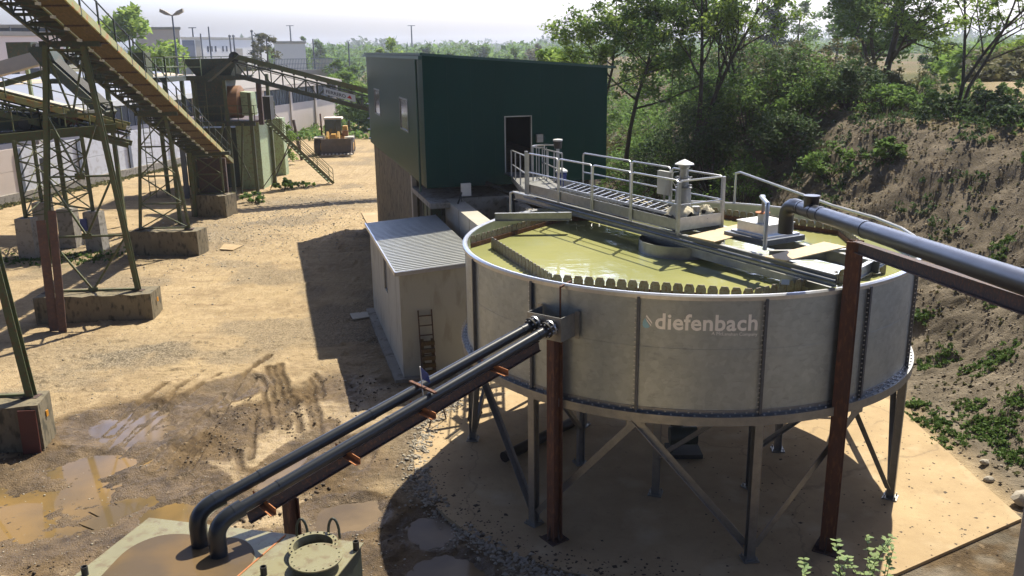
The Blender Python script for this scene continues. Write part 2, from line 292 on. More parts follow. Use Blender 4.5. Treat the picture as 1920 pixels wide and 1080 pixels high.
def height(x, y, fine=True):
    s = toe_dist(x, y)
    prof = 6.4*sstep(-.6, 10.5, s+(fbm(x*.25, y*.25, 31)-.5)*2.2)
    h = prof
    slope = sstep(-.5, 1.5, s)*sstep(14, 8, s)
    h = h+slope*((fbm(x*.5, y*.5, 21)-.5)*.8+(fbm(x*1.2, y*3.0, 22)-.5)*.26+(fbm(x*4, y*9, 24)-.5)*.12+np.abs(fbm(x*9, y*9, 23)-.5)*.10)
    plat = sstep(8, 12, s); h = h+plat*((fbm(x*.15, y*.15, 41)-.5)*.7)
    h = h+plat*(np.exp(-(((x-31)/5)**2+((y-57)/6)**2))*.7)          # spoil heap
    flat = 1-sstep(-.8, .3, s)
    far = sstep(100, 220, np.hypot(x, y)); h = h+far*flat*(fbm(x*.01, y*.01, 8)-.4)*3
    h = h+flat*((fbm(x*.22, y*.22, 3)-.5)*.10*sstep(9, 14, y)+(fbm(x*1.3, y*1.3, 4)-.5)*.05)
    if fine:
        mud = mud_mask(x, y)*flat
        # wheel ruts sweep from the bottom right up to the left, then straight on
        wob = (fbm(x*.25, y*.25, 17)-.5)*1.6
        u = x*.93+y*.10+wob; rut = np.abs(np.mod(u*1.9, 1)-.5)*2; rut2 = np.abs(np.mod(u*5.3, 1)-.5)*2
        lug = np.abs(np.mod(y*3.1+x*1.4+np.abs(np.mod(u*1.9, 1)-.5)*2, 1)-.5)*2
        u2 = x*.62+y*.78+wob; rutb = np.abs(np.mod(u2*1.1, 1)-.5)*2
        k = sstep(-9, -7.5, x)
        bun = sstep(.42, .60, fbm(u*.55+3.1, y*.09, 52)); rut3 = np.abs(np.mod(u*8.7, 1)-.5)*2; dry = 1-sstep(-.15, .25, puddle_mask(x, y))*.85
        h = h+mud*dry*((rut-.5)*.015*k+(sstep(.0, .45, rut2)-.7)*.018*k*bun+(rut3-.5)*.012*k*(1-bun)+(rutb-.5)*.035*(1-k)+(lug-.5)*.028*sstep(.50, .60, fbm(x*.9, y*.5, 51)))
        h = h+mud*dry*((fbm(x*5, y*5, 14)-.5)*.05+(fbm(x*14, y*14, 15)-.5)*.045)
        rd = rut_dist(x, y); brk = sstep(.26, .40, fbm(x*1.1+9, y*.8, 56)); h = h+flat*brk*(-.09*np.exp(-(rd/.075)**2)+.04*np.exp(-((rd-.13)/.05)**2)*fbm(x*6, y*6, 57)*2)
        h = h-np.clip(puddle_mask(x, y)+(fbm(x*1.6, y*1.6, 16)-.5)*.4, 0, .5)*.28*flat
        h = h+flat*(fbm(x*7, y*7, 19)-.5)*.05+flat*np.clip(fbm(x*12, y*12, 20)-.6, 0, 1)*.12+flat*np.clip(fbm(x*3.1, y*3.1, 61)-.62, 0, 1)*.35*(1-mud)
        # slab edge earth is kept below the concrete
        rr = np.hypot(x-T.x, y-T.y); under = sstep(6.3, 5.7, rr)+((x > 3.5) & (x < 10.9) & (y > 13.6) & (y < 24)).astype(float)
        h = np.where(under > .5, np.minimum(h, -.05), h)
        a = (x-C1.x)*E1.x+(y-C1.y)*E1.y; b = (x-C1.x)*E2.x+(y-C1.y)*E2.y
        h = np.where((a > -.6) & (a < 8) & (b > -9) & (b < 19.5), np.minimum(h, .0), h)
    return h
def axis(parts):
    o = []
    for a, b, s in parts: o += list(np.arange(a, b, s))
    return np.array(o)
def geo(a, b, s, g):
    o = [a]; 
    while o[-1] < b: o.append(o[-1]+s); s *= g
    return o
xs = np.array(sorted(set([-v for v in geo(36, 5200, 1.2, 1.13)][::-1]+list(np.arange(-35.7, -16, .3))+list(np.arange(-16, 1.5, .055))+list(np.arange(1.5, 26, .14))+geo(26, 5200, .35, 1.08))))
ys = np.array(list(np.arange(-6, 12, .5))+list(np.arange(12, 29, .055))+list(np.arange(29, 66, .18))+geo(66, 5200, .4, 1.06))
X, Y = np.meshgrid(xs, ys); Z = height(X, Y)
nx, ny = len(xs), len(ys); idx = np.arange(nx*ny).reshape(ny, nx)
F = np.stack([idx[:-1, :-1], idx[:-1, 1:], idx[1:, 1:], idx[1:, :-1]], -1).reshape(-1, 4)
m, n, l, b = new_mat('site_ground')
def attr(nm):
    a = n.new('ShaderNodeAttribute'); a.attribute_name = nm; return a
def nz(scale, det=6, rough=.6, vec=None):
    t = n.new('ShaderNodeTexNoise'); t.inputs['Scale'].default_value = scale; t.inputs['Detail'].default_value = det; t.inputs['Roughness'].default_value = rough; l.new(vec or geoN.outputs['Position'], t.inputs[0]); return t.outputs[0]
def ramp(src, p0, c0, p1, c1, mid=None):
    r = n.new('ShaderNodeValToRGB'); e = r.color_ramp.elements; e[0].position = p0; e[1].position = p1; e[0].color = (*c0, 1); e[1].color = (*c1, 1)
    if mid: q = e.new(mid[0]); q.color = (*mid[1], 1)
    l.new(src, r.inputs[0]); return r.outputs[0]
def mixc(f, a, c):
    x = n.new('ShaderNodeMix'); x.data_type = 'RGBA'
    for s_, v_ in ((0, f), (6, a), (7, c)):
        if isinstance(v_, (int, float)): x.inputs[s_].default_value = v_
        elif isinstance(v_, tuple): x.inputs[s_].default_value = (*v_, 1)
        else: l.new(v_, x.inputs[s_])
    return x.outputs[2]
geoN = n.new('ShaderNodeNewGeometry')
W1 = (1, 1, 1); K0 = (0, 0, 0)
base = ramp(nz(.35, 7), .32, (.475, .365, .218), .68, (.31, .232, .14), (.5, (.415, .315, .188)))
base = mixc(ramp(nz(1.7, 8, .7), .46, K0, .66, W1), base, (.50, .385, .24))
base = mixc(ramp(nz(6, 6, .7), .54, K0, .70, (.8, .8, .8)), base, (.20, .145, .09))
mp = n.new('ShaderNodeMapping'); mp.inputs['Rotation'].default_value = (0, 0, .35); mp.inputs['Scale'].default_value = (.16, 1.7, 1); l.new(geoN.outputs['Position'], mp.inputs[0])
base = mixc(ramp(nz(1.6, 6, .6, mp.outputs[0]), .56, K0, .70, (.6, .6, .6)), base, (.25, .18, .11))
vo = n.new('ShaderNodeTexVoronoi'); vo.inputs['Scale'].default_value = 22; l.new(geoN.outputs['Position'], vo.inputs[0])
grain = mixc(ramp(vo.outputs['Color'], .3, K0, .8, W1), (.15, .125, .09), (.36, .30, .215))
base = mixc(attr('gravel').outputs['Fac'], base, grain)
soil = ramp(nz(1.1, 9, .72), .34, (.29, .245, .185), .70, (.085, .073, .055), (.5, (.18, .152, .115)))
soil = mixc(ramp(vo.outputs['Distance'], .02, (.5, .5, .5), .12, K0), soil, (.36, .30, .22))
base = mixc(attr('soil').outputs['Fac'], base, soil)
base = mixc(attr('sand').outputs['Fac'], base, ramp(nz(.6, 6), .35, (.55, .43, .29), .65, (.42, .32, .22)))
base = mixc(attr('field').outputs['Fac'], base, ramp(nz(.05, 7, .7), .4, (.115, .13, .055), .6, (.19, .14, .085)))
base = mixc(attr('grass').outputs['Fac'], base, ramp(nz(3, 6), .4, (.07, .09, .03), .6, (.15, .13, .06)))
mud = ramp(nz(1.1, 8, .7), .35, (.20, .14, .078), .65, (.068, .048, .030))
mud = mixc(ramp(nz(3.3, 5), .60, K0, .72, W1), mud, (.27, .20, .125))
base = mixc(attr('mud').outputs['Fac'], base, mud)
l.new(base, b.inputs['Base Color'])
wet = attr('wet'); r1 = n.new('ShaderNodeMapRange'); l.new(wet.outputs['Fac'], r1.inputs[0]); r1.inputs['To Min'].default_value = .95; r1.inputs['To Max'].default_value = .42; l.new(r1.outputs[0], b.inputs['Roughness'])
sp = n.new('ShaderNodeMapRange'); l.new(wet.outputs['Fac'], sp.inputs[0]); sp.inputs['To Min'].default_value = .04; sp.inputs['To Max'].default_value = .22; l.new(sp.outputs[0], b.inputs['Specular IOR Level'])
bp = n.new('ShaderNodeBump'); bp.inputs['Strength'].default_value = .9; bp.inputs['Distance'].default_value = .05
ad = n.new('ShaderNodeMath'); l.new(nz(28, 5), ad.inputs[0]); l.new(nz(7, 4), ad.inputs[1]); l.new(ad.outputs[0], bp.inputs['Height']); l.new(bp.outputs[0], b.inputs['Normal'])
me = fast_mesh('ground', np.stack([X, Y, Z], -1).reshape(-1, 3), F, m, smooth=True)
sD = toe_dist(X, Y); pm = puddle_mask(X, Y); mu = mud_mask(X, Y)*(sD < -.5)
def bank(x0, x1): return sstep(x0, x1, sD)
gr = np.clip(sstep(.56, .66, fbm(X*.3, Y*.3, 71))*.6*(sD < 0)*(Y > 24)+np.exp(-(((X+16.8)/3.6)**2+((Y-46)/5)**2))*.8+np.exp(-(((X+13)/5)**2+((Y-57)/2.4)**2))*.9
             + sstep(.9, .3, np.abs(np.hypot(X-T.x, Y-T.y)-6.35))*(Y < 22)*(X < 4)*.9 + np.exp(-(((X+13.7)/3)**2+((Y-27.5)/1.6)**2))*.6+np.exp(-(((X+4)/1.8)**2+((Y-28)/5)**2))*.5, 0, 1)
sandm = bank(10, 13)*sstep(.45, .62, X/np.maximum(Y, 1))*sstep(105, 92, Y)*sstep(.9, .4, np.abs((X-25-.3*(Y-43))/11)) 
farm = np.clip(sstep(95, 110, Y)*(1-sandm), 0, 1); 
fieldm = np.maximum(farm*np.where(sD > 0, 1, sstep(120, 135, Y)), 0)
grassm = np.clip(bank(9, 12)*(1-sandm)*(1-farm)+sstep(.5, .6, fbm(X*.5, Y*.5, 81))*np.exp(-((X+34.4+(57-Y)*-.2-.9+1.2)/1.3)**2)*(Y > 30)*.9
                 + (sD < 0)*np.exp(-(((X+21.5)/3)**2+((Y-42)/2)**2))*sstep(.45, .55, fbm(X*1.3, Y*1.3, 83))+(sD < 0)*sstep(96, 102, Y)*sstep(-21, -14, X), 0, 1)
soilm = np.clip(bank(-.9, .2)*(1-bank(9, 12))+(X > 2)*(Y < 16.6)*(sD < 1.5)*1.0, 0, 1)
wetm = np.clip(mu*(.15+.6*sstep(.4, .6, fbm(X*.6, Y*.6, 91)))+sstep(-.12, .1, pm), 0, 1)
mudc = np.clip((X > 3.5)*(Y < 16.4)*(sD < 1.5)*sstep(.38, .52, fbm(X*1.2, Y*1.2, 99))*.9+mu*sstep(.34, .50, fbm(X*.55, Y*.55, 95)+.12*(pm > -.2))+sstep(-.25, .05, pm)*.8, 0, 1)
rdd = rut_dist(X, Y); mudc = np.clip(np.maximum(mudc, sstep(.16, .06, rdd)*sstep(.26, .4, fbm(X*1.1+9, Y*.8, 56))*.9), 0, 1)
for nm, a in (('gravel', gr), ('sand', sandm), ('field', fieldm), ('grass', grassm), ('soil', soilm), ('wet', wetm), ('mud', mudc)):
    at = me.attributes.new(nm, 'FLOAT', 'POINT'); at.data.foreach_set('value', a.astype(np.float32).ravel())
go = bpy.data.objects.new('ground', me); col.objects.link(go); struct(go, 'dusty beige yard ground with muddy wheel ruts, rising in an earth bank on the right')
def gz(x, y): return float(height(np.array([[float(x)]]), np.array([[float(y)]]))[0, 0])

# puddles: one flat water surface lying in the muddy basins
def watermat(name, c1, c2, rough=.04, scale=.8, bump=.02, bs=6):
    m, n, l, b = new_mat(name); g = n.new('ShaderNodeNewGeometry')
    t = n.new('ShaderNodeTexNoise'); t.inputs['Scale'].default_value = scale; t.inputs['Detail'].default_value = 5; l.new(g.outputs['Position'], t.inputs[0])
    r = n.new('ShaderNodeValToRGB'); e = r.color_ramp.elements; e[0].position = .38; e[1].position = .62; e[0].color = (*c1, 1); e[1].color = (*c2, 1); l.new(t.outputs[0], r.inputs[0]); l.new(r.outputs[0], b.inputs['Base Color'])
    b.inputs['Roughness'].default_value = rough; b.inputs['IOR'].default_value = 1.33
    if bump:
        mp = n.new('ShaderNodeMapping'); mp.inputs['Scale'].default_value = (1, 2.2, 1); mp.inputs['Rotation'].default_value = (0, 0, .5); l.new(g.outputs['Position'], mp.inputs[0])
        w_ = n.new('ShaderNodeTexNoise'); w_.inputs['Scale'].default_value = bs; w_.inputs['Detail'].default_value = 5; l.new(mp.outputs[0], w_.inputs[0])
        bp = n.new('ShaderNodeBump'); bp.inputs['Strength'].default_value = bump; bp.inputs['Distance'].default_value = .05; l.new(w_.outputs[0], bp.inputs['Height']); l.new(bp.outputs[0], b.inputs['Normal'])
    return m
MT['puddle_brown'] = watermat('muddy_puddle_water', (.24, .155, .06), (.13, .095, .05), bump=0, scale=.5)
MT['puddle_grey'] = watermat('grey_puddle_water', (.20, .145, .085), (.12, .09, .06), bump=0, rough=.10)
def blob(cx, cy, rx, ry, z, n_=28):
    return [(cx+rx*math.cos(6.2832*k/n_)*(1+.12*math.sin(3*k)), cy+ry*math.sin(6.2832*k/n_)*(1+.1*math.cos(2*k)), z) for k in range(n_)]
def puddle(cx, cy, rx, ry, m_, label):
    zc = np.percentile(height(*np.meshgrid(np.linspace(cx-rx*.5, cx+rx*.5, 24), np.linspace(cy-ry*.5, cy+ry*.5, 24))), 72 if m_ == 'puddle_brown' else 55)
    mb = MB(); P = blob(cx, cy, rx*1.25, ry*1.25, zc); mb.add(P, [tuple(range(len(P)))]); o = mb.build('puddle', m_); struct(o, label); return o
puddle(-10.6, 17.5, 3.5, 2.3, 'puddle_brown', 'large yellow-brown puddle at the left edge of the yard')
puddle(-7.3, 17.0, 1.5, .9, 'puddle_brown', 'small yellow-brown puddle in the middle of the ruts')
puddle(-10.2, 21.6, 2.2, 1.7, 'puddle_grey', 'shallow puddle with a sandy swirl beside the concrete block')
puddle(-5.5, 19.0, .8, 2.6, 'puddle_grey', 'long narrow puddle lying in a wheel rut')
puddle(-4.1, 16.3, 1.5, 1.3, 'puddle_grey', 'grey wet patch below the twin pipes')
puddle(-1.6, 15.6, 1.3, 1.9, 'puddle_grey', 'puddle in the shade of the tank beside the slab edge')

# stones scattered: nobody could count them
def stones(name, n_, fx, smin, smax, seed, mat_='stone', label='loose stones'):
    r = np.random.default_rng(seed); V = []; F_ = []; base_v = np.array([(1,0,0),(-1,0,0),(0,1,0),(0,-1,0),(0,0,1),(0,0,-1)], float); bf = np.array([(0,2,4),(2,1,4),(1,3,4),(3,0,4),(2,0,5),(1,2,5),(3,1,5),(0,3,5)])
    P = fx(r, n_); hz = height(P[:, :1], P[:, 1:2])[:, 0]; s = r.uniform(smin, smax, len(P))**1.0*r.uniform(.5, 1, len(P))
    for i in range(len(P)):
        v = base_v*r.uniform(.6, 1.2, (6, 3))*s[i]*np.array([1, .8, .6]); a = r.uniform(0, 6.28); c_, s_ = math.cos(a), math.sin(a)
        v = v@np.array([[c_, s_, 0], [-s_, c_, 0], [0, 0, 1]])+np.array([P[i, 0], P[i, 1], hz[i]+s[i]*.15]); F_.append(bf+6*i); V.append(v)
    me = fast_mesh(name, np.concatenate(V), np.concatenate(F_), mat_); o = bpy.data.objects.new(name, me); col.objects.link(o); struct(o, label, 'stuff'); return o
def ring(r, n_):
    a = r.uniform(R_(150), R_(275), n_); rr = r.normal(6.25, .2, n_); return np.stack([T.x+rr*np.cos(a), T.y+rr*np.sin(a)], -1)
stones('gravel_edge', 2600, ring, .025, .09, 1, label='grey gravel along the curved slab edge')
stones('scattered_stones', 4200, lambda r, k: np.stack([r.uniform(-16, 1, k), 12+r.power(.7, k)*20, ], -1), .012, .045, 2, label='small stones scattered over the yard')
MT['soilclod'] = mat('soil_clod', (.20, .165, .12), (.10, .085, .06), rough=.95, scale=5)
stones('bank_clods', 9000, lambda r, k: np.stack([r.uniform(10.8, 23, k), r.uniform(13, 40, k)], -1), .02, .09, 31, 'soilclod', label='crumbling clods of earth on the bank')
MT['clod'] = mat('mud_clod', (.10, .07, .042), (.06, .043, .028), rough=.8, scale=5)
stones('mud_clods', 5200, lambda r, k: (lambda P: P[mud_mask(P[:, 0], P[:, 1])*fbm(P[:, 0]*.8, P[:, 1]*.8, 58)*(puddle_mask(P[:, 0], P[:, 1]) < -.1) > .42])(np.stack([r.uniform(-15, -1.5, k), r.uniform(13, 26.5, k)], -1)), .02, .075, 21, 'clod', label='dark mud clods between the wheel ruts')
stones('gravel_patch', 2600, lambda r, k: np.stack([r.normal(-14.5, 3.6, k), r.normal(50, 6, k)], -1), .03, .09, 3, label='gravel patches by the machinery')
stones('bank_stones', 2600, lambda r, k: np.stack([r.uniform(10.6, 21, k), r.uniform(12, 42, k)], -1), .015, .07, 4, label='stones lying on the earth bank')

# ------------------------------------------------------------------ concrete slab under the tank
arc = [(T.x+5.9*math.cos(R_(a)), T.y+5.9*math.sin(R_(a))) for a in range(255, 94, -5)]
poly = [(2.2, 14.14)]+[(-.0, 0)]*0
poly = arc[::-1]+[(4.5, 13.7), (7.1, 14.38), (10.5, 16.3), (10.45, 22.6), (8.6, 25.6)]
# order: start top, go round the left side, bottom, right
arc2 = [(T.x+(5.95+.45*max(0, math.cos(R_(a-165))))*math.cos(R_(a)), T.y+(5.95+.45*max(0, math.cos(R_(a-165))))*math.sin(R_(a))) for a in range(95, 262, 4)]
poly = arc2+[(4.6, 13.75), (7.1, 14.35), (10.5, 16.25), (10.45, 22.6), (8.4, 25.2)]
sl = MB().prism(poly, -.22, .02)
def slab_dirt(seed, n_):
    r = np.random.default_rng(seed); bf = np.array([(0,2,4),(2,1,4),(1,3,4),(3,0,4)]); V = []; F_ = []; P = []
    while len(P) < n_:
        t = r.random(); i = r.integers(0, len(poly)); q = Vector((*poly[i], 0)).lerp(Vector((*poly[(i+1) % len(poly)], 0)), t); c_ = Vector((T.x+2, T.y, 0)); d = (c_-q).normalized(); P.append(q+d*abs(r.normal(0, .45)) if r.random() < .75 else Vector((r.uniform(4, 10), r.uniform(15, 23), 0)))
    for k, q in enumerate(P):
        s = r.uniform(.008, .04)*(1 if r.random() < .9 else 1.8); a = r.uniform(0, 3); v = np.array([(1,0,0),(-1,0,0),(0,1,0),(0,-1,0),(0,0,.5)])*s*r.uniform(.5, 1.2, (5, 3)); c2, s2 = math.cos(a), math.sin(a); v = v@np.array([[c2, s2, 0], [-s2, c2, 0], [0, 0, 1]])+np.array([q.x, q.y, .021]); V.append(v); F_.append(bf+5*k)
    o = bpy.data.objects.new('slab_dirt', fast_mesh('slab_dirt', np.concatenate(V), np.concatenate(F_), 'clod')); col.objects.link(o); struct(o, 'crumbs of earth lying along the edge of the slab', 'stuff')
slab_dirt(5, 1500)
MT['slab'] = mat('slab_concrete_0', (.46, .34, .195), (.385, .28, .16), (.27, .195, .12), rough=.85, scale=.55, bump=.2, bscale=20, world=True)
m, n, l, b = new_mat('slab_concrete'); geoN = n.new('ShaderNodeNewGeometry')
c_ = ramp(nz(.5, 8, .7), .35, (.47, .355, .21), .66, (.36, .265, .155)); c_ = mixc(ramp(nz(2.2, 9, .75), .58, K0, .70, (.6, .6, .6)), c_, (.24, .175, .11)); c_ = mixc(ramp(nz(9, 6, .7), .62, K0, .70, (.75, .75, .75)), c_, (.19, .14, .09))
c_ = mixc(ramp(nz(.9, 3, .5), .55, K0, .75, (.7, .7, .7)), c_, (.55, .45, .30)); vj = n.new('ShaderNodeTexVoronoi'); vj.feature = 'DISTANCE_TO_EDGE'; vj.inputs['Scale'].default_value = .13; wv = n.new('ShaderNodeTexNoise'); wv.inputs['Scale'].default_value = 1.3; wv.inputs['Detail'].default_value = 5; l.new(geoN.outputs['Position'], wv.inputs[0]); wa = n.new('ShaderNodeVectorMath'); wa.operation = 'MULTIPLY_ADD'; l.new(wv.outputs['Color'], wa.inputs[0]); wa.inputs[1].default_value = (1.1, 1.1, 0); l.new(geoN.outputs['Position'], wa.inputs[2]); l.new(wa.outputs[0], vj.inputs[0]); c_ = mixc(ramp(vj.outputs['Distance'], .0, (.5, .5, .5), .002, K0), c_, (.20, .15, .10))
l.new(c_, b.inputs['Base Color']); b.inputs['Roughness'].default_value = .9; b.inputs['Specular IOR Level'].default_value = .15; bp = n.new('ShaderNodeBump'); bp.inputs['Strength'].default_value = .35; bp.inputs['Distance'].default_value = .02; l.new(nz(14, 8, .75), bp.inputs['Height']); l.new(bp.outputs[0], b.inputs['Normal']); MT['slab'] = m
struct(sl.build('slab', 'slab'), 'pale concrete slab under the round tank')
# ------------------------------------------------------------------ the settling tank
RT, ZR, ZB = 5.0, 5.284, 3.024
tank = thing('settling_tank', 'big round galvanised steel settling tank full of yellow-green water, raised on legs', 'tank', (T.x, T.y, 0))
def pol(r, a, z): return Vector((T.x+r*math.cos(R_(a)), T.y+r*math.sin(R_(a)), z))
A0 = -83.6; DA = 360/14
m, n, l, b = new_mat('tank_sheet')
tc = n.new('ShaderNodeTexCoord'); vo = n.new('ShaderNodeTexVoronoi'); vo.inputs['Scale'].default_value = 9; l.new(tc.outputs['Object'], vo.inputs[0])
t1 = n.new('ShaderNodeTexNoise'); t1.inputs['Scale'].default_value = 1.4; t1.inputs['Detail'].default_value = 8; t1.inputs['Roughness'].default_value = .7; l.new(tc.outputs['Object'], t1.inputs[0])
mp = n.new('ShaderNodeMapping'); mp.inputs['Scale'].default_value = (1, 1, 3.5); l.new(tc.outputs['Object'], mp.inputs[0])
t2 = n.new('ShaderNodeTexNoise'); t2.inputs['Scale'].default_value = 4; t2.inputs['Detail'].default_value = 7; t2.inputs['Roughness'].default_value = .75; l.new(mp.outputs[0], t2.inputs[0])
cr = n.new('ShaderNodeValToRGB'); e = cr.color_ramp.elements; e[0].position = .33; e[0].color = (.43, .47, .465, 1); e[1].position = .72; e[1].color = (.33, .37, .38, 1); l.new(t1.outputs[0], cr.inputs[0])
c2 = n.new('ShaderNodeValToRGB'); c2.color_ramp.elements[0].position = .55; c2.color_ramp.elements[1].position = .85; l.new(t2.outputs[0], c2.inputs[0])
mx = n.new('ShaderNodeMix'); mx.data_type = 'RGBA'; l.new(c2.outputs[0], mx.inputs[0]); l.new(cr.outputs[0], mx.inputs[6]); mx.inputs[7].default_value = (.25, .25, .235, 1)
m2 = n.new('ShaderNodeMix'); m2.data_type = 'RGBA'; m2.blend_type = 'OVERLAY'; m2.inputs[0].default_value = .10; l.new(mx.outputs[2], m2.inputs[6]); bwn = n.new('ShaderNodeRGBToBW'); l.new(vo.outputs['Color'], bwn.inputs[0]); l.new(bwn.outputs[0], m2.inputs[7])
l.new(m2.outputs[2], b.inputs['Base Color']); b.inputs['Metallic'].default_value = .7; b.inputs['Roughness'].default_value = .42
mr = n.new('ShaderNodeMapRange'); mr.inputs['To Min'].default_value = .30; mr.inputs['To Max'].default_value = .52; l.new(t2.outputs[0], mr.inputs[0]); l.new(mr.outputs[0], b.inputs['Roughness'])
bp = n.new('ShaderNodeBump'); bp.inputs['Strength'].default_value = .25; bp.inputs['Distance'].default_value = .05; l.new(t1.outputs[0], bp.inputs['Height']); l.new(bp.outputs[0], b.inputs['Normal'])
MT['sheet'] = m
for k in range(14):
    a = A0+k*DA; mb = MB()
    zm = 4.30
    for z0, z1 in ((ZB, zm-.004), (zm+.004, ZR)):
        mb.lathe((T.x, T.y, 0), [(RT, z0), (RT, z1), (RT-.012, z1), (RT-.012, z0), (RT, z0)], 12, a, a+DA)
    mb.lathe((T.x, T.y, 0), [(RT-.006, zm-.01), (RT-.006, zm+.01)], 12, a, a+DA)
    mb.build('wall_panel', 'sheet', tank, smooth=True)
    s = MB(); s.bar(pol(RT+.035, a, ZB+.02), pol(RT+.035, a, ZR-.05), .05, .07, upv=(math.cos(R_(a)), math.sin(R_(a)), 0))
    fo = s.build('seam_flange', 'galv_dark', tank)
    s = MB()
    for i in range(24):
        z = ZB+.08+i*(ZR-ZB-.16)/23
        for da in (-.75,):
            p = pol(RT+.045, a+da, z); q = pol(RT+.045, a+da+.35, z); s.bar(p, q, .018)
    s.build('bolt_row', 'zinc', fo)['kind'] = 'stuff'
MB().lathe((T.x, T.y, 0), [(RT+.004, ZR-.07), (RT+.05, ZR-.07), (RT+.055, ZR), (RT+.02, ZR+.03), (RT-.02, ZR+.03), (RT-.05, ZR), (RT-.05, ZR-.02), (RT+.004, ZR-.02)], 140).build('rim', 'zinc', tank, smooth=True)
rb = MB().lathe((T.x, T.y, 0), [(RT+.003, ZB+.10), (RT+.012, ZB+.10), (RT+.012, ZB+.012), (RT+.13, ZB+.012), (RT+.13, ZB-.16), (RT+.115, ZB-.16), (RT+.115, ZB-.004), (RT-.10, ZB-.004)], 140).build('bottom_ring', 'galv', tank, smooth=True)
mb = MB()
for k in range(150):
    a = k*2.4; p = pol(RT+.012, a, ZB+.055); q = pol(RT+.035, a, ZB+.055); mb.bar(p, q, .028)
    p = pol(RT+.075, a+1.2, ZB+.012); mb.bar(p, p+Vector((0, 0, .022)), .028)
mb.build('bolt_row', 'zinc', rb)['kind'] = 'stuff'
MB().lathe((T.x, T.y, 0), [(.5, 2.25), (2.5, 2.62), (RT-.02, ZB-.01)], 56).build('floor', 'galv_dark', tank, smooth=True)
MB().lathe((T.x, T.y, 0), [(0, 1.35), (.32, 1.35), (.36, 1.5), (.5, 2.25)], 20).build('discharge_cone', 'galv_dark', tank, smooth=True)
# legs: each a channel column with a foot plate; outer ring of seven, inner ring of seven
def column(r, a, ztop, w):
    d = Vector((math.cos(R_(a)), math.sin(R_(a)), 0)); p = pol(r, a, .05); q = pol(r, a, ztop); mb = MB()
    mb.ibeam(p, q, w, w, .014, upv=d)
    lg = mb.build('leg', 'galv', tank)
    f = MB(); f.bar(pol(r, a, .02), pol(r, a, .05), .30, .30, upv=d)
    for sx in (-1, 1):
        t_ = Vector((-d.y, d.x, 0))*sx*.11
        for sy in (-1, 1): c = pol(r, a, .05)+t_+d*sy*.11; f.cyl(c, c+Vector((0, 0, .06)), .014, 6)
    f.build('foot_plate', 'galv', lg); return lg
for k in range(7):
    a = A0+k*2*DA; column(RT+.0, a, ZB-.17, .16)
    h = MB(); h.box(-.10, -.10, 0, .10, .10, .15)
    mb = MB(); d = Vector((math.cos(R_(a)), math.sin(R_(a)), 0)); mb.bar(pol(RT, a, ZB-.17), pol(RT, a, ZB-.155), .30, .26, upv=d); mb.build('cap_plate', 'galv', tank)
    column(2.5, a+DA, 2.6, .15)
    n_ = pol(RT-.02, a+DA, ZB-.22)
    for sgn in (-1, 1):
        f_ = pol(RT-.02, a+DA+sgn*DA, .22); f_ = f_+(n_-f_).normalized()*.12
        MB().angle(n_+(f_-n_).normalized()*.04, f_, .12, .012).build('brace', 'galv', tank)
    g_ = MB(); g_.bar(pol(RT, a+DA, ZB-.33), pol(RT, a+DA, ZB-.16), .34, .014, upv=pol(1, a+DA, 0)-Vector((T.x, T.y, 0)))
    for sgn in (-1.3, 1.3): g_.bar(pol(RT+.02, a+DA+sgn, ZB-.24), pol(RT+.02, a+DA+sgn, ZB+.0), .03)
    g_.build('gusset', 'galv', tank)
    MB().angle(pol(2.5, a+DA, 2.3), pol(RT-.1, a+DA, ZB-.25), .10).build('strut', 'galv', tank)
    MB().angle(pol(2.5, a+DA, .9), pol(4.3, a+DA*1.9, ZB-.2), .09).build('strut', 'galv', tank)
# serrated weir: seven straight runs, each of round-shouldered plates bolted to a trough
WZ = 4.985
va = [A0+k*2*DA for k in range(7)]
def weir(p, q, side=1):
    L = (q-p).length; d = (q-p)/L; nrm = Vector((-d.y, d.x, 0)); N = max(3, int(L/.205)); mb = MB(); st = L/N
    tr = MB().bar(p+Vector((0, 0, -.0))+nrm*.04, q+Vector((0, 0, -.0))+nrm*.04, .02, .22)
    for i in range(N):
        c = p+d*(i+.5)*st; w_ = st*.44; P = []
        for x, z in ((-w_, -.12), (w_, -.12), (w_, .20), (w_*.62, .275), (-w_*.62, .275), (-w_, .20)): P.append(c+d*x+Vector((0, 0, z)))
        mb.ext(P, nrm*.02)
        for x in (-w_*.5, w_*.5): b_ = c+d*x+Vector((0, 0, -.02)); mb.bar(b_, b_-nrm*.03, .02)
    o = mb.build('weir_plates', 'weirsteel', tank); tr.build('weir_trough', 'rust', o)
for k in range(7):
    r0 = 4.45; r1 = 4.45; a, c_ = va[k], va[(k+1) % 7]
    if abs(((a+360) % 360)-119.9) < 3 : r0, r1 = 4.62, 4.95
    weir(pol(r0, a, WZ), pol(r1, c_, WZ))
# water inside
MT['tankwater'] = watermat('tank_water', (.36, .36, .15), (.29, .30, .12), rough=.05, scale=.35, bump=.11, bs=1.7)
mb = MB(); P = [pol(RT-.015, a, WZ) for a in range(0, 360, 4)]; mb.add(P, [tuple(range(len(P)))]); struct(mb.build('water', 'tankwater'), 'murky yellow-green water filling the round tank')
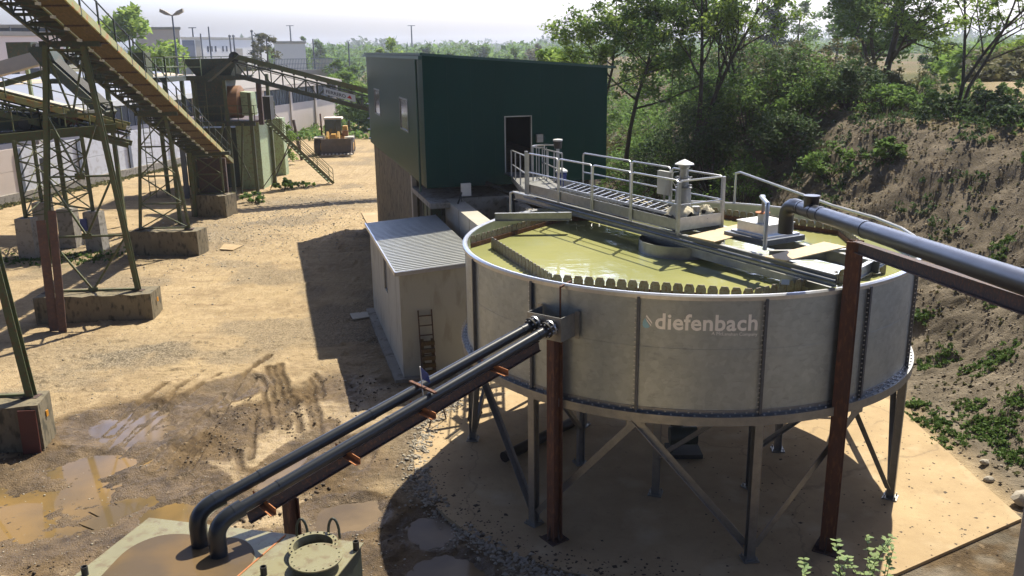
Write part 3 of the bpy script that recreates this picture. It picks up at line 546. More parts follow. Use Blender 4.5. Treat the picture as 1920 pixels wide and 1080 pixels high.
# outlet box on the wall
ob_a = -127.4; d_ = Vector((math.cos(R_(ob_a)), math.sin(R_(ob_a)), 0)); t_ = Vector((-d_.y, d_.x, 0))
bc = pol(RT+.02, ob_a, 0); bw = .38; bd = .50; z0, z1 = 4.34, 4.80
mb = MB()
def bx(a0, a1, r0, r1, za, zb): 
    P = [bc+t_*a0+d_*r0, bc+t_*a1+d_*r0, bc+t_*a1+d_*r1, bc+t_*a0+d_*r1]; mb.hexa([p+Vector((0, 0, za)) for p in P]+[p+Vector((0, 0, zb)) for p in P])
bx(-bw, bw, 0.02, bd, z0, z0+.02); bx(-bw, bw, bd-.015, bd, z0+.02, z1); bx(-bw, -bw+.015, .02, bd-.015, z0+.02, z1); bx(bw-.015, bw, .02, bd-.015, z0+.02, z1)
bx(-bw-.09, -bw, .02, .035, z0-.04, z1+.03); bx(bw, bw+.09, .02, .035, z0-.04, z1+.03)
box = mb.build('outlet_box', 'galv', tank)
mb = MB(); p = bc+d_*.14+t_*.12; mb.bar(p+Vector((0, 0, z0+.2)), p+Vector((0, 0, ZR)), .035); mb.bar(p+Vector((0, 0, ZR-.01)), pol(RT-.2, ob_a+1.4, ZR+.02), .035); mb.build('dip_pipe', 'rust', box)

# lettering bent round the wall
def bent_text(body, u0, v0, u1, v1, bold, spacing=1.0, name='lettering', m_='letters', r=RT+.006):
    def hit(u, v):
        d = ray(u, v); ox, oy = -T.x, -T.y; A_ = d.x**2+d.y**2; B_ = 2*(ox*d.x+oy*d.y); C_ = ox*ox+oy*oy-r*r
        t = (-B_-math.sqrt(B_*B_-4*A_*C_))/(2*A_); p = Vector((0, 0, CAM_H))+d*t; return math.atan2(p.y-T.y, p.x-T.x), p.z
    a0, za = hit(u0, v0); a1, zb = hit(u1, v1)
    cu = bpy.data.curves.new('txt', 'FONT'); cu.body = body; cu.size = 1; cu.offset = bold; cu.space_character = spacing; cu.resolution_u = 3
    ob = bpy.data.objects.new('txt', cu); col.objects.link(ob); bpy.context.view_layer.update()
    me = bpy.data.meshes.new_from_object(ob.evaluated_get(bpy.context.evaluated_depsgraph_get())); bpy.data.objects.remove(ob)
    bm = bmesh.new(); bm.from_mesh(me); xs_ = [v.co.x for v in bm.verts]; x0, x1 = min(xs_), max(xs_); sc_ = (a1-a0)*r/(x1-x0)
    bmesh.ops.triangulate(bm, faces=bm.faces[:])
    bmesh.ops.remove_doubles(bm, verts=bm.verts[:], dist=.0005)
    for v in bm.verts:
        t = (v.co.x-x0)/(x1-x0); a = a0+(a1-a0)*t; z = za+(zb-za)*t+v.co.y*sc_*1.02
        v.co = Vector((r*math.cos(a), r*math.sin(a), z))
    bmesh.ops.delete(bm, geom=[f for f in bm.faces if f.calc_area() < 1e-7], context='FACES')
    for f in bm.faces: f.smooth = False
    bm.to_mesh(me); bm.free(); me.materials.clear(); me.materials.append(MT[m_]); o = bpy.data.objects.new(name, me); col.objects.link(o); o.parent = tank
    o['label'] = 'pale lettering '+body; return o, hit
_, hit = bent_text('diefenbach', 1228, 615.5, 1420, 618.5, .024, 1.05)
bent_text('A McLanahan Company', 1334, 628, 1420, 629.5, .0, 1.0)
def on_wall(u, v, r=RT+.007):
    a, z = hit(u, v); return Vector((T.x+r*math.cos(a), T.y+r*math.sin(a), z))
dp = [(1209.0, 596), (1205.3, 603.5), (1204.6, 609), (1206.5, 613.3), (1210.5, 615.2), (1215, 614.8), (1218.3, 612.6), (1213.5, 604)]
mb = MB(); mb.ext([on_wall(u, v) for u, v in dp], (0, 0.003, 0)); lg = mb.build('drop_logo', 'dropblue', tank, label='blue-grey water drop logo')
mb = MB(); mb.ext([on_wall(u, v) for u, v in [(1210, 594.5), (1212, 597), (1221.3, 609.5), (1220.3, 611.5), (1212.8, 602)]], (0, .003, 0)); mb.ext([on_wall(u, v) for u, v in [(1212.6, 590), (1218, 597.5), (1222.7, 604), (1222.6, 607.5), (1215.5, 599), (1211, 593.5)]], (0, .003, 0)); mb.build('drop_stripes', 'letters', lg)
# blue fish-plate on the left of the ring
mb = MB()
for k in range(14): a = 163+k*2.2; mb.bar(pol(RT+.14, a, ZB+.02), pol(RT+.14, a, ZB+.1), .05, .02, upv=(math.cos(R_(a)), math.sin(R_(a)), 0))
mb.build('bracket_row', 'zinc', tank)

# feed well and radial trough under the bridge
DV = Vector((math.cos(R_(-60.4)), math.sin(R_(-60.4)), 0)); CV = Vector((-DV.y, DV.x, 0))
def B(d, c, z): return T+DV*d+CV*c+Vector((0, 0, z))
MB().lathe((T.x, T.y, 0), [(.98, WZ-.1), (.98, 5.26), (.955, 5.26), (.955, WZ-.1)], 36).build('feed_well', 'galv', tank, smooth=True)
# ------------------------------------------------------------------ bridge over the tank
br = thing('walkway_bridge', 'galvanised steel walkway bridge with railings crossing the round tank', 'walkway', (T.x, T.y, 5.3))
FZ = 5.62; HW = .60
MB().ibeam(B(-6.6, -HW-.02, 5.44), B(4.93, -HW+.0, 5.44), .12, .24).build('main_beam', 'galv', br)
MB().ibeam(B(-6.6, HW+.02, 5.44), B(4.7, HW+.25, 5.44), .12, .24).build('main_beam', 'galv', br)
MB().ibeam(B(2.9, -.2, 5.46), B(3.9, 1.7, 5.46), .1, .2).build('cross_beam', 'galv', br)
MB().ibeam(B(4.2, 1.75, 5.44), B(5.0, -.45, 5.44), .1, .22).build('cross_beam', 'galv', br)
MB().bar(B(3.6, -.5, 5.1), B(4.25, -1.15, 5.34), .14, .10).build('cross_beam', 'galv_light', br)
MB().tube([B(-5.9, -HW-.13, 5.5), B(.5, -HW-.13, 5.46), B(5.0, -HW-.1, 5.45)], .035, 8).build('conduit', 'galv_dark', br)
mb = MB(); mb.hexa([B(-.8, -HW+.1, 5.06), B(4.6, -.35, 5.08), B(4.6, -.25, 5.08), B(-.8, HW-.3, 5.06), B(-.8, -HW+.1, 5.28), B(4.6, -.35, 5.2), B(4.6, -.25, 5.2), B(-.8, HW-.3, 5.28)]); mb.build('feed_trough', 'galv', br)
mb = MB()
for i in range(33): x = -5.9+i*.2; mb.bar(B(x, -HW+.05, FZ-.02), B(x, HW-.05, FZ-.02), .012, .03)
for i in range(12): y = -HW+.06+i*.1; mb.bar(B(-5.9, y, FZ-.02), B(.62, y, FZ-.02), .006, .028)
mb.build('floor_grating', 'galv', br)
mb = MB(); mb.bar(B(-5.9, 0, FZ-.045), B(.62, 0, FZ-.045), 1.1, .008); mb.build('floor_sheet', 'galv_dark', br)
for c in (-HW, HW):
    mb = MB(); e_ = .62
    mb.bar(B(-5.9, c, FZ+.12), B(e_, c, FZ+.12), .012, .22); mb.build('kick_plate', 'galv', br)
MB().bar(B(.62, -HW, FZ+.14), B(.62, HW, FZ+.14), .012, .28).build('kick_plate', 'brownplank' if False else 'galv_light', br)
def rail_panel(p, q, zf, par, h=1.1, r=.023, posts=True, nm='railing', legs=(0, 1)):
    mb = MB(); u = Vector((0, 0, 1)); d = (q-p).normalized(); c = .07
    P = [p+u*(zf-.05), p+u*(zf+h-c), p+d*c*.3+u*(zf+h-c*.3), p+d*c+u*(zf+h), q-d*c+u*(zf+h), q-d*c*.3+u*(zf+h-c*.3), q+u*(zf+h-c), q+u*(zf-.05)]
    mb.tube(P, r, 7); mb.tube([p+u*(zf+h*.52), q+u*(zf+h*.52)], r*.85, 6); return mb.build(nm, 'galv_light', par, smooth=True)
ds = [-5.86, -4.28, -2.72, -1.12, .58]
for a_, b_ in zip(ds[:-1], ds[1:]): rail_panel(B(a_+.03, -HW-.03, 0), B(b_-.03, -HW-.03, 0), FZ, br)
ds = [-5.0, -2.78, -1.2, .6]
for a_, b_ in zip(ds[:-1], ds[1:]): rail_panel(B(a_+.03, HW+.03, 0), B(b_-.03, HW+.03, 0), FZ, br)
rail_panel(B(.62, -HW-.03, 0), B(.62, HW+.03, 0), FZ, br)
for a_, b_, h_, w_, d2 in ((.62, -HW-.04, 1.08, .06, .06), (.62, HW+.04, 1.1, .06, .06), (-5.95, -HW-.03, 1.15, .10, .05)): MB().bar(B(a_, b_, FZ-.1), B(a_, b_, FZ+h_), w_, d2).build('corner_post', 'galv_light', br)
# cable ladder
cl = MB(); cl.bar(B(-4.6, -.34, FZ+.26), B(.1, -.40, FZ+.26), .025, .06); cl.bar(B(-4.6, .12, FZ+.36), B(.1, .06, FZ+.36), .025, .06)
for i in range(17): x = -4.5+i*.28; cl.bar(B(x, -.36, FZ+.27), B(x, .12, FZ+.37), .035, .03)
clo = tag(cl.build('cable_ladder', 'zinc'), 'zinc cable ladder tray lying along the bridge floor', 'cable tray')
cb = MB()
for k in range(5): cb.tube([B(-4.5+i*.45, -.2+k*.07+.02*math.sin(i*2+k), FZ+.25+.03*k) for i in range(11)], .016, 6)
cb.build('cable', 'belt', clo)
# sheeting over it, draped
def drape(name, cx, cy, sx, sy, z, label, amp=.1, seed=3, m_='cloth'):
    n_ = 22; V = []; Fc = []; 
    for i in range(n_):
        for j in range(n_):
            u_, v_ = i/(n_-1)*2-1, j/(n_-1)*2-1
            zz = z-amp*2.2*(u_*u_+v_*v_)*.5+amp*(float(fbm(np.array([[u_*2.2+seed]]), np.array([[v_*2.2]]), seed)[0, 0])-.5)*2
            V.append(B(cx+u_*sx, cy+v_*sy, max(zz, FZ+.02)))
    for i in range(n_-1):
        for j in range(n_-1): Fc.append((i*n_+j, (i+1)*n_+j, (i+1)*n_+j+1, i*n_+j+1))
    V2 = [v-Vector((0, 0, .006)) for v in V]; k = len(V)
    mb = MB().add(V+V2, Fc+[tuple(x+k for x in f)[::-1] for f in Fc]); return tag(mb.build(name, m_, smooth=True), label, 'sheet')
drape('dust_sheet', -1.7, .28, 1.1, .2, FZ+.26, 'pale dust sheet lying on the far side of the cable tray', .06, 9)
# drive unit at the centre
du = thing('drive_unit', 'rake drive column with a white conical rain cap on the bridge above the tank centre', 'machine', (T.x, T.y, FZ))
c0 = B(-.0, .0, 0)
MB().lathe((c0.x, c0.y, 0), [(0, FZ+.32), (.26, FZ+.32), (.26, FZ+.05), (.34, FZ+.05), (.34, FZ), (0, FZ)], 22).build('gearbox', 'galv_dark', du, smooth=True)
mb = MB(); mb.lathe((c0.x, c0.y, 0), [(.20, FZ+.30), (.18, FZ+.55), (.165, FZ+.80), (.19, FZ+.81), (.19, FZ+.84), (.12, FZ+.85), (.11, FZ+.98), (.17, FZ+.99), (.17, FZ+1.02), (.10, FZ+1.03), (.10, FZ+1.26), (.13, FZ+1.28), (.13, FZ+1.34), (0, FZ+1.34)], 22)
for k in range(8):
    for zz in (FZ+.50, FZ+.88, FZ+1.06): a = k*math.pi/4; mb.bar((c0.x+.13*math.cos(a), c0.y+.13*math.sin(a), zz), (c0.x+.19*math.cos(a), c0.y+.19*math.sin(a), zz), .03)
mb.build('motor', 'galv', du, smooth=True)
MB().lathe((c0.x, c0.y, 0), [(.015, FZ+1.47), (.21, FZ+1.37), (.215, FZ+1.35), (0, FZ+1.34)], 28).build('rain_cap', 'white', du, smooth=True)
cc = MB().tube([c0+Vector((-.12, 0, FZ+1.2)), c0+Vector((-.24, 0, FZ+1.18)), c0+Vector((-.27, 0, FZ+1.0)), c0+Vector((-.18, 0, FZ+.85))], .01, 6); cc.build('cable', 'white', du)
drape('cover_sheet', .15, -.15, .36, .3, FZ+.46, 'cream plastic cover draped over the gearbox beside the railing', .14, 5)
drape('cover_sheet', .3, .34, .26, .24, FZ+.42, 'cream plastic cover hanging over the blue motor near the bridge end', .14, 6)
gm = thing('lifting_motor', 'small blue geared motor at the end of the bridge', 'motor', tuple(B(.42, .08, FZ)))
p = B(.42, .08, 0)
MB().hexa([p+Vector((x, y, z)) for z, k in ((FZ+.02, .8), (FZ+.2, 1)) for x, y in ((-.2*k, -.13*k), (.2*k, -.13*k), (.2*k, .13*k), (-.2*k, .13*k))]).build('housing', 'blue', gm)
MB().cyl(p+Vector((-.05, 0, FZ+.2)), p+Vector((-.05, 0, FZ+.45)), .09, 14).build('body', 'galv', gm, smooth=True)
MB().cyl(p+Vector((.14, .04, FZ+.2)), p+Vector((.14, .04, FZ+.36)), .05, 10).build('terminal_box', 'belt', gm)
def cab(name, c_, sx, sy, z0, z1, m_, label, cat, leg=True):
    mb = MB(); P = [c_-DV*sx-CV*sy, c_+DV*sx-CV*sy, c_+DV*sx+CV*sy, c_-DV*sx+CV*sy]
    mb.hexa([p+Vector((0, 0, z0)) for p in P]+[p+Vector((0, 0, z1)) for p in P])
    P = [c_-DV*(sx+.01)-CV*(sy+.02), c_+DV*(sx+.01)-CV*(sy+.02), c_+DV*(sx+.01)+CV*(sy+.02), c_-DV*(sx+.01)+CV*(sy+.02)]
    mb.hexa([p+Vector((0, 0, z1)) for p in P]+[p+Vector((0, 0, z1+.012)) for p in P]); th = thing(name, label, cat, tuple(c_+Vector((0, 0, z0))))
    mb.build('case', m_, th)
    if leg:
        mb = MB(); mb.bar(c_+Vector((0, 0, FZ)), c_+Vector((0, 0, z0)), .05); mb.build('bracket', 'galv', th)
    return th
cab('control_panel', B(-1.42, HW+.02, 0), .24, .04, FZ+.42, FZ+.98, 'shedwall', 'flat grey control panel hung on the far bridge railing', 'panel')
cab('junction_box', B(-.62, HW-.12, 0), .11, .09, FZ+.28, FZ+.58, 'tankside', 'dark blue-grey junction box on the bridge left of the capped motor', 'box')
# plywood sheets
def plank(q, z, label, nm='plywood_sheet'):
    P = [Vector((*G(u, v, z)[:2], z)) for u, v in q]; return tag(MB().ext(P, (0, 0, .022)).build(nm, 'ply'), label, 'board')
plank([(1290, 444), (1340, 455), (1443, 428), (1400, 418)], FZ, 'long plywood sheet laid across the beams at the end of the railing')
plank([(1434, 483), (1473, 490.5), (1588, 464), (1545, 455)], FZ+.0, 'plywood sheet in front of the feed box, with a pipe shadow on it')
# feed box and stem
fb = thing('feed_box', 'square stepped metal feed box under the black pipe elbow', 'box', tuple(B(2.2, .7, FZ)))
def fbx(d0, d1, c_0, c_1, za, zb, nm, m_):
    P = [B(d0, c_0, 0), B(d1, c_0, 0), B(d1, c_1, 0), B(d0, c_1, 0)]; MB().hexa([p+Vector((0, 0, za)) for p in P]+[p+Vector((0, 0, zb)) for p in P]).build(nm, m_, fb)
fbx(1.5, 2.72, -.12, 1.0, FZ-.02, FZ+.09, 'base_frame', 'galv_dark'); fbx(1.58, 2.62, 0, .95, FZ+.09, FZ+.13, 'flange', 'zinc'); fbx(1.68, 2.5, .08, .88, FZ+.13, FZ+.33, 'body', 'zinc')
fbx(1.66, 2.52, .06, .9, FZ+.33, FZ+.35, 'lid', 'white')
MB().cyl(B(2.25, .22, FZ+.35), B(2.25, .22, FZ+.56), .10, 16).build('valve_body', 'white', fb, smooth=True)
MB().cyl(B(2.25, .22, FZ+.56), B(2.25, .22, FZ+.58), .15, 16).build('rusty_flange', 'rust_bright', fb)
MB().cyl(B(2.25, .22, FZ+.58), B(2.25, .22, FZ+.9), .035, 8).build('stem', 'galv', fb)
hr = MB().tube([B(2.85, -.28, FZ-.05), B(2.85, -.28, FZ+.78), B(2.82, -.24, FZ+.88), B(2.3, .1, FZ+.92), B(2.25, .22, FZ+.9)], .045, 8)
tag(hr.build('hand_rail_hoop', 'galv_light', smooth=True), 'short bent galvanised pipe hoop beside the feed box', 'pipe')
# long thin steel tube behind the pipe
p0 = G(1377, 380, 5.30); mb = MB(); mb.tube([p0, p0+Vector((0, 0, .82)), p0+Vector((.1, -.06, .86)), Dy(1560, 385, 20.4), Dy(1640, 408, 19.6), Dy(1690, 428, 18.8), Dy(1722, 448, 18.0)], .035, 8)
tag(mb.build('guide_tube', 'galv_light', smooth=True), 'long thin galvanised tube slanting from a post on the far tank rim', 'tube')
# left cross beam at the rim near building
p = G(928, 407, 5.42); q = G(1072, 405, 5.42)
tb = MB().ibeam(Vector((p.x, p.y, 5.42)), Vector((q.x, q.y, 5.42)), .12, .2)
tag(tb.build('support_beam', 'galv'), 'short galvanised beam lying across the tank rim below the bridge start', 'beam')
hb = MB().tube([G(957, 404, 5.35), Dy(957, 362, G(957, 404, 5.35).y), Dy(962, 360, G(957, 404, 5.35).y-.1), Dy(1008, 372, 24.4)], .03, 8)
tag(hb.build('rim_handrail', 'galv_light', smooth=True), 'small bent handrail tube at the tank rim under the bridge start', 'handrail')

# ------------------------------------------------------------------ black feed pipe over its post
fp = thing('feed_pipe', 'thick black plastic pipe with a tee running from the tank off to the right', 'pipe', (6.1, 15.4, 6.3))
e0 = G(1472, 437, FZ+.35); top = Dy(1500, 390, 17.45); ctrl = [e0, e0+Vector((0, 0, .30)), e0+Vector((.03, -.04, .42)), e0.lerp(top, .5)+Vector((0, 0, .28)), top]
pe = Dy(1497, 388, e0.y-.38); pend = Dy(1990, 553, 8.2)
dirn = (pend-pe).normalized(); pe = Vector(pe)
RP = .135
e1_ = Vector((e0.x, e0.y, max(e0.z+.05, pe.z-.30))); sh = pe-dirn*.12
pts = [e0, e1_]
for k in range(1, 8):
    t = k/8; pts.append(((1-t)**2)*e1_+2*t*(1-t)*Vector((e0.x, e0.y, pe.z+.05))+t*t*(pe+dirn*.1))
pts.append(pe+dirn*.12)
MB().tube(pts, RP*1.06, 20).build('elbow', 'hdpe', fp, smooth=True)
MB().tube([pe, pend+dirn*6], RP, 24).build('pipe_run', 'hdpe', fp, smooth=True)
for t in (.02, .10, .155, .40): c_ = pe.lerp(pend, t); MB().cyl(c_, c_+dirn*.09, RP*1.06, 22).build('collar', 'hdpe', fp, smooth=True)
c_ = pe.lerp(pend, .088); mb = MB(); mb.tube([c_, c_+Vector((0, 0, .22)), c_+Vector((0, 0, .29)), c_+Vector((0, 0, .29))], [RP, RP, RP*1.1, RP*.9], 20, caps=False); mb.lathe(c_, [(RP*.9, .29), (RP*.85, .05)], 20); mb.build('tee_stub', 'hdpe', fp, smooth=True)
MB().cyl(c_-dirn*.2, c_+dirn*.22, RP*1.07, 22).build('tee_body', 'hdpe', fp, smooth=True)
bm0 = Dy(1604, 462, 15.25); bm1 = Dy(1990, 594, 8.3)
sb = MB().ibeam(bm0, bm1+(bm1-bm0).normalized()*6, .14, .20, .014); tag(sb.build('support_rail', 'rust_dark'), 'dark rusty steel beam slanting under the thick black pipe', 'beam')
# rusty posts
def post(name, x, y, ztop, w, label, az=0.3):
    d = Vector((math.cos(az), math.sin(az), 0)); t = thing(name, label, 'post', (x, y, 0)); mb = MB()
    mb.ibeam(Vector((x, y, .02)), Vector((x, y, ztop)), w, w, .02, upv=d); 
    n_ = Vector((-d.y, d.x, 0)); mb.build('column', 'rust', t)
    f = MB(); f.bar((x, y, .02), (x, y, .045), w*1.9, w*1.9, upv=d)
    for s_ in (d, -d, n_, -n_):
        c = Vector((x, y, .045)); o_ = Vector((-s_.y, s_.x, 0))*.008
        f.ext([c+s_*(w*.5)-o_, c+s_*(w*.93)-o_, c+s_*(w*.5)+Vector((0, 0, .3))-o_], o_*2)
    f.build('base_plate', 'rust_dark', t); return t
post('steel_post', 6.10, 15.2, 6.18, .25, 'tall rusty steel column carrying the thick black pipe at the right of the tank', 1.0)
p1 = G(1040, 1012); post('steel_post', p1.x, p1.y, 4.36, .22, 'rusty steel column under the outlet box and twin pipes in front of the tank', .6)
post('steel_post', -3.42, 12.05, 2.98, .19, 'short dark steel column under the lower end of the twin pipes', .78)
# ------------------------------------------------------------------ twin pipes from outlet box to the green tank
rig = Vector((0, 0, 0))
fa = bc+d_*bd+t_*(-.17)+Vector((0, 0, 4.62)); fb_ = bc+d_*bd+t_*(.17)+Vector((0, 0, 4.60))
ea = Dy(401, 941, 11.38); eb = Dy(437, 962, 11.12)
PD = (ea-fa).normalized(); print('pipes', fa, ea, fb_, eb)
pipes = []
for i, (a_, b_, lab) in enumerate(((fa, ea, 'dark grey drain pipe farther from the camera of the slanting pair'), (fb_, eb, 'dark grey drain pipe nearer the camera of the slanting pair'))):
    th = thing('drain_pipe', lab, 'pipe', tuple(a_), 'twin slanting drain pipes')
    r = .092; d = (b_-a_).normalized(); MB().tube([a_+d*.1, b_], r, 22).build('pipe_run', 'pvc', th, smooth=True)
    for dd in (.0, .10): c_ = a_+d*(.02+dd); fl = MB().cyl(c_, c_+d*.035, .155, 22).build('flange', 'galv_light' if dd == 0 else 'belt', th, smooth=True)
    MB().tube([a_-d*.16, a_+d*.12], r*.98, 18).build('stub', 'pvc', th, smooth=True)
    mb = MB()
    dd_, aa, bb = mb.frame(a_, b_)
    for k in range(8): an = k*math.pi/4+.2; o_ = (aa*math.cos(an)+bb*math.sin(an))*.125; mb.cyl(a_+o_-d*.02, a_+o_+d*.19, .014, 6)
    mb.build('bolt', 'zinc', fl)
    for t in (.05, .57, .88): c_ = a_.lerp(b_, t); MB().cyl(c_, c_+d*.05, r*1.07, 22).build('collar', 'pvc', th, smooth=True)
    e = []
    q0 = b_-d*.02; q2 = Vector((b_.x+d.x*.27, b_.y+d.y*.27, b_.z-.27)); q1 = b_+d*.26
    for k in range(9): t = k/8; e.append((1-t)**2*q0+2*t*(1-t)*q1+t*t*q2)
    e.append(q2-Vector((0, 0, max(.05, q2.z-2.70)))); MB().tube(e, r*1.34, 24).build('elbow', 'pvc', th, smooth=True)
    MB().cyl(b_-d*.14, b_-d*.0, r*1.38, 22).build('socket', 'pvc', th, smooth=True)
h = Vector((PD.x, PD.y, 0)).normalized(); nn = Vector((-h.y, h.x, 0))
midl = (fa+fb_)/2; mide = (ea+eb)/2
bs0 = midl+PD*.25+Vector((0, 0, -.26))+nn*.12; bs1 = mide-PD*.3+Vector((0, 0, -.28))+nn*.12
if (Vector(bs0)-nn*.1).length: pass
rail = tag(MB().ibeam(bs0, bs1, .10, .20, .012).build('support_rail', 'rust_dark'), 'long dark rusty beam carrying the twin slanting pipes', 'beam')
pL = bs1-bs0
labs = ['rusty angle bracket sticking out under the twin pipes nearest the tank', 'second rusty angle bracket from the tank under the twin pipes', 'third rusty angle bracket from the tank under the twin pipes', 'rusty angle bracket nearest the elbows under the twin pipes']
for t, lab in zip((.20, .47, .72, .965), labs):
    c_ = bs0+pL*t+Vector((0, 0, .125)); mb = MB(); mb.angle(c_-nn*.30, c_+nn*.42, .09, .012)
    tag(mb.build('pipe_bracket', 'rust_bright'), lab, 'bracket', 'rusty brackets under the twin pipes')
c_ = fa.lerp(ea, .44).lerp(fb_.lerp(eb, .44), .5)+Vector((0, 0, .12)); tag(MB().bar(c_-nn*.36, c_+nn*.36, .06, .03).build('pipe_clamp', 'rust'), 'rusty flat bar clamped over the twin pipes beside the little flag', 'clamp')
fl = thing('flag', 'small blue flag on a thin stick above the twin pipes', 'flag', tuple(c_))
MB().tube([c_+Vector((0, 0, -.15)), c_+Vector((-.03, 0, .36))], .012, 6).build('stick', 'white', fl)
MB().ext([c_+Vector((-.03, 0, .36)), c_+Vector((.10, .02, .22)), c_+Vector((.13, 0, .07)), c_+Vector((.02, .01, .12)), c_+Vector((-.02, 0, .18))], (0, .006, 0)).build('cloth', 'blue', fl)

# ------------------------------------------------------------------ green tank at the bottom edge
tf = Vector((.974, -.225, 0)); tg = Vector((-.262, -.965, 0)); tk0 = Vector((-5.55, 11.95, 0)); tz = 2.72
def K(a, b, z): return tk0+tf*a+tg*b+Vector((0, 0, z))
gt = thing('sump_tank', 'low olive green steel tank with a muddy lid at the bottom edge of the picture', 'tank', tuple(K(1.7, 1.5, 0)))
W_ = 3.42
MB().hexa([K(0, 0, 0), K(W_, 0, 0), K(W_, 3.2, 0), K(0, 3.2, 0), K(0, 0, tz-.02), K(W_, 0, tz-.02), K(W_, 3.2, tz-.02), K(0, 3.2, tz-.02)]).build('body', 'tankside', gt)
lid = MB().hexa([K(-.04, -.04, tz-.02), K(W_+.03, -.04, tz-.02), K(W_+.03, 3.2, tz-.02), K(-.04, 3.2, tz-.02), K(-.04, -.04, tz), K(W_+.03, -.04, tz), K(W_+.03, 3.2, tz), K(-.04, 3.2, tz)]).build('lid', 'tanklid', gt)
MT['lidmud'] = watermat('wet_mud_film', (.12, .09, .06), (.17, .115, .06), rough=.1, scale=1.2, bump=0)
mb = MB(); P = [K(a, b, tz+.004) for a, b in [(.42, .42), (.75, .28), (1.15, .30), (1.6, .22), (1.95, .40), (2.15, .75), (2.1, 1.3), (1.9, 2.0), (1.2, 2.5), (.5, 2.0), (.28, 1.2), (.25, .75)]]
PP = []
for i in range(len(P)):
    for t in (0, .25, .5, .75):
        a, b_, c_, d2 = P[i-1], P[i], P[(i+1) % len(P)], P[(i+2) % len(P)]; PP.append(.5*((2*b_)+(c_-a)*t+(2*a-5*b_+4*c_-d2)*t*t+(3*b_-a-3*c_+d2)*t**3))
mb.add(PP, [tuple(range(len(PP)))]); mb.build('mud_film', 'lidmud', lid)
hc = G(588, 1036, tz); hc = Vector((hc.x, hc.y, 0))
mb = MB().lathe(hc, [(.29, tz), (.29, tz+.10), (.35, tz+.11), (.35, tz+.13), (.275, tz+.13), (.265, tz-.0)], 40); mh = mb.build('manhole_ring', 'tanklid', gt, smooth=True)
MB().lathe(hc, [(0, tz+.006), (.264, tz+.006)], 30).build('manhole_dark_disc', 'black', mh)  # flat black disc on the closed lid, painting the darkness of an opening
mb = MB()
for k in range(20): a = k*math.pi/10; c_ = hc+Vector((.315*math.cos(a), .315*math.sin(a), tz+.13)); mb.cyl(c_, c_+Vector((0, 0, .012)), .012, 6)
mb.build('bolt', 'black', mh)
cc = hc+Vector((.12, -.36, 0)); cv = MB().lathe(cc, [(0, tz+.16), (.36, tz+.155), (.36, tz+.138), (0, tz+.138)], 40)
for k in range(18): a = k*math.pi/9; c_ = cc+Vector((.32*math.cos(a), .32*math.sin(a), tz+.155)); cv.cyl(c_, c_+Vector((0, 0, .012)), .012, 6)
cvo = cv.build('manhole_cover', 'tanklid', smooth=True); tag(cvo, 'round bolted steel manhole cover slid half off its opening', 'cover')
for dx in (-.24, .22):
    c_ = hc+Vector((dx, .37, tz)); MB().tube([c_+Vector((-.08*math.cos(t), 0, .26*math.sin(t)+.06)) if 0 < t < math.pi else c_+Vector((-.08*math.cos(t), 0, 0)) for t in [0]+[math.pi*k/10 for k in range(1, 10)]+[math.pi]], .02, 8).build('lifting_loop', 'tankside', gt, smooth=True)
for u, v in ((495, 1078), (160, 1078), (668, 1030)):
    c_ = G(u, v, tz); MB().lathe((c_.x, c_.y, 0), [(.045, tz), (.045, tz+.13), (.035, tz+.13), (.035, tz+.02), (0, tz+.02)], 14).build('pipe_stub', 'belt', gt)
mb = MB().bar(K(2.25, .0, tz+.005), K(1.95, 3.1, tz+.005), .025, .01).build('weld_seam', 'rust_bright', lid)
# ------------------------------------------------------------------ green clad plant building on concrete walls
gb = thing('plant_building', 'dark green metal clad plant building raised on concrete walls behind the round tank', 'building', tuple(S(3.5, 9, 4.55)))
AW, BL, ZF = 7.12, 18.3, 4.55
def zr(a): return 9.35-a/AW*.56
def wallbox(mb, a0, b0, a1, b1, z0, z1a, z1b=None):
    z1b = z1a if z1b is None else z1b
    mb.hexa([S(a0, b0, z0), S(a1, b0, z0), S(a1, b1, z0), S(a0, b1, z0), S(a0, b0, z1a), S(a1, b0, z1b), S(a1, b1, z1b), S(a0, b1, z1a)])
DA0, DA1, DZ1, DZ0 = 3.06, 4.05, 7.07, 5.0
mb = MB(); wt = .08
wallbox(mb, 0, 0, DA0, wt, ZF, zr(0), zr(DA0)); wallbox(mb, DA1, 0, AW, wt, ZF, zr(DA1), zr(AW)); wallbox(mb, DA0, 0, DA1, wt, DZ1, zr(DA0), zr(DA1)); wallbox(mb, DA0, 0, DA1, wt, ZF, DZ0)
mb.build('front_wall', 'green_clad', gb)
mb = MB()
for k in range(1, 7):
    pass
wins = [(3.95, 6.08, 6.32, 7.56), (13.1, 15.25, 6.38, 7.58)]
bs = [wt, 3.95, 6.08, 13.1, 15.25, BL]
wallbox(mb, 0, bs[0], wt, bs[1], ZF, zr(0)); wallbox(mb, 0, bs[2], wt, bs[3], ZF, zr(0)); wallbox(mb, 0, bs[4], wt, bs[5], ZF, zr(0))
for b0, b1, z0, z1 in wins: wallbox(mb, 0, b0, wt, b1, ZF, z0); wallbox(mb, 0, b0, wt, b1, z1, zr(0))
mb.build('side_wall', 'green_clad', gb)
mb = MB(); wallbox(mb, AW-wt, wt, AW, BL, ZF, zr(AW)); mb.build('side_wall', 'green_clad', gb)
mb = MB(); wallbox(mb, wt, BL-wt, AW-wt, BL, ZF, zr(wt), zr(AW)); mb.build('back_wall', 'green_clad', gb)
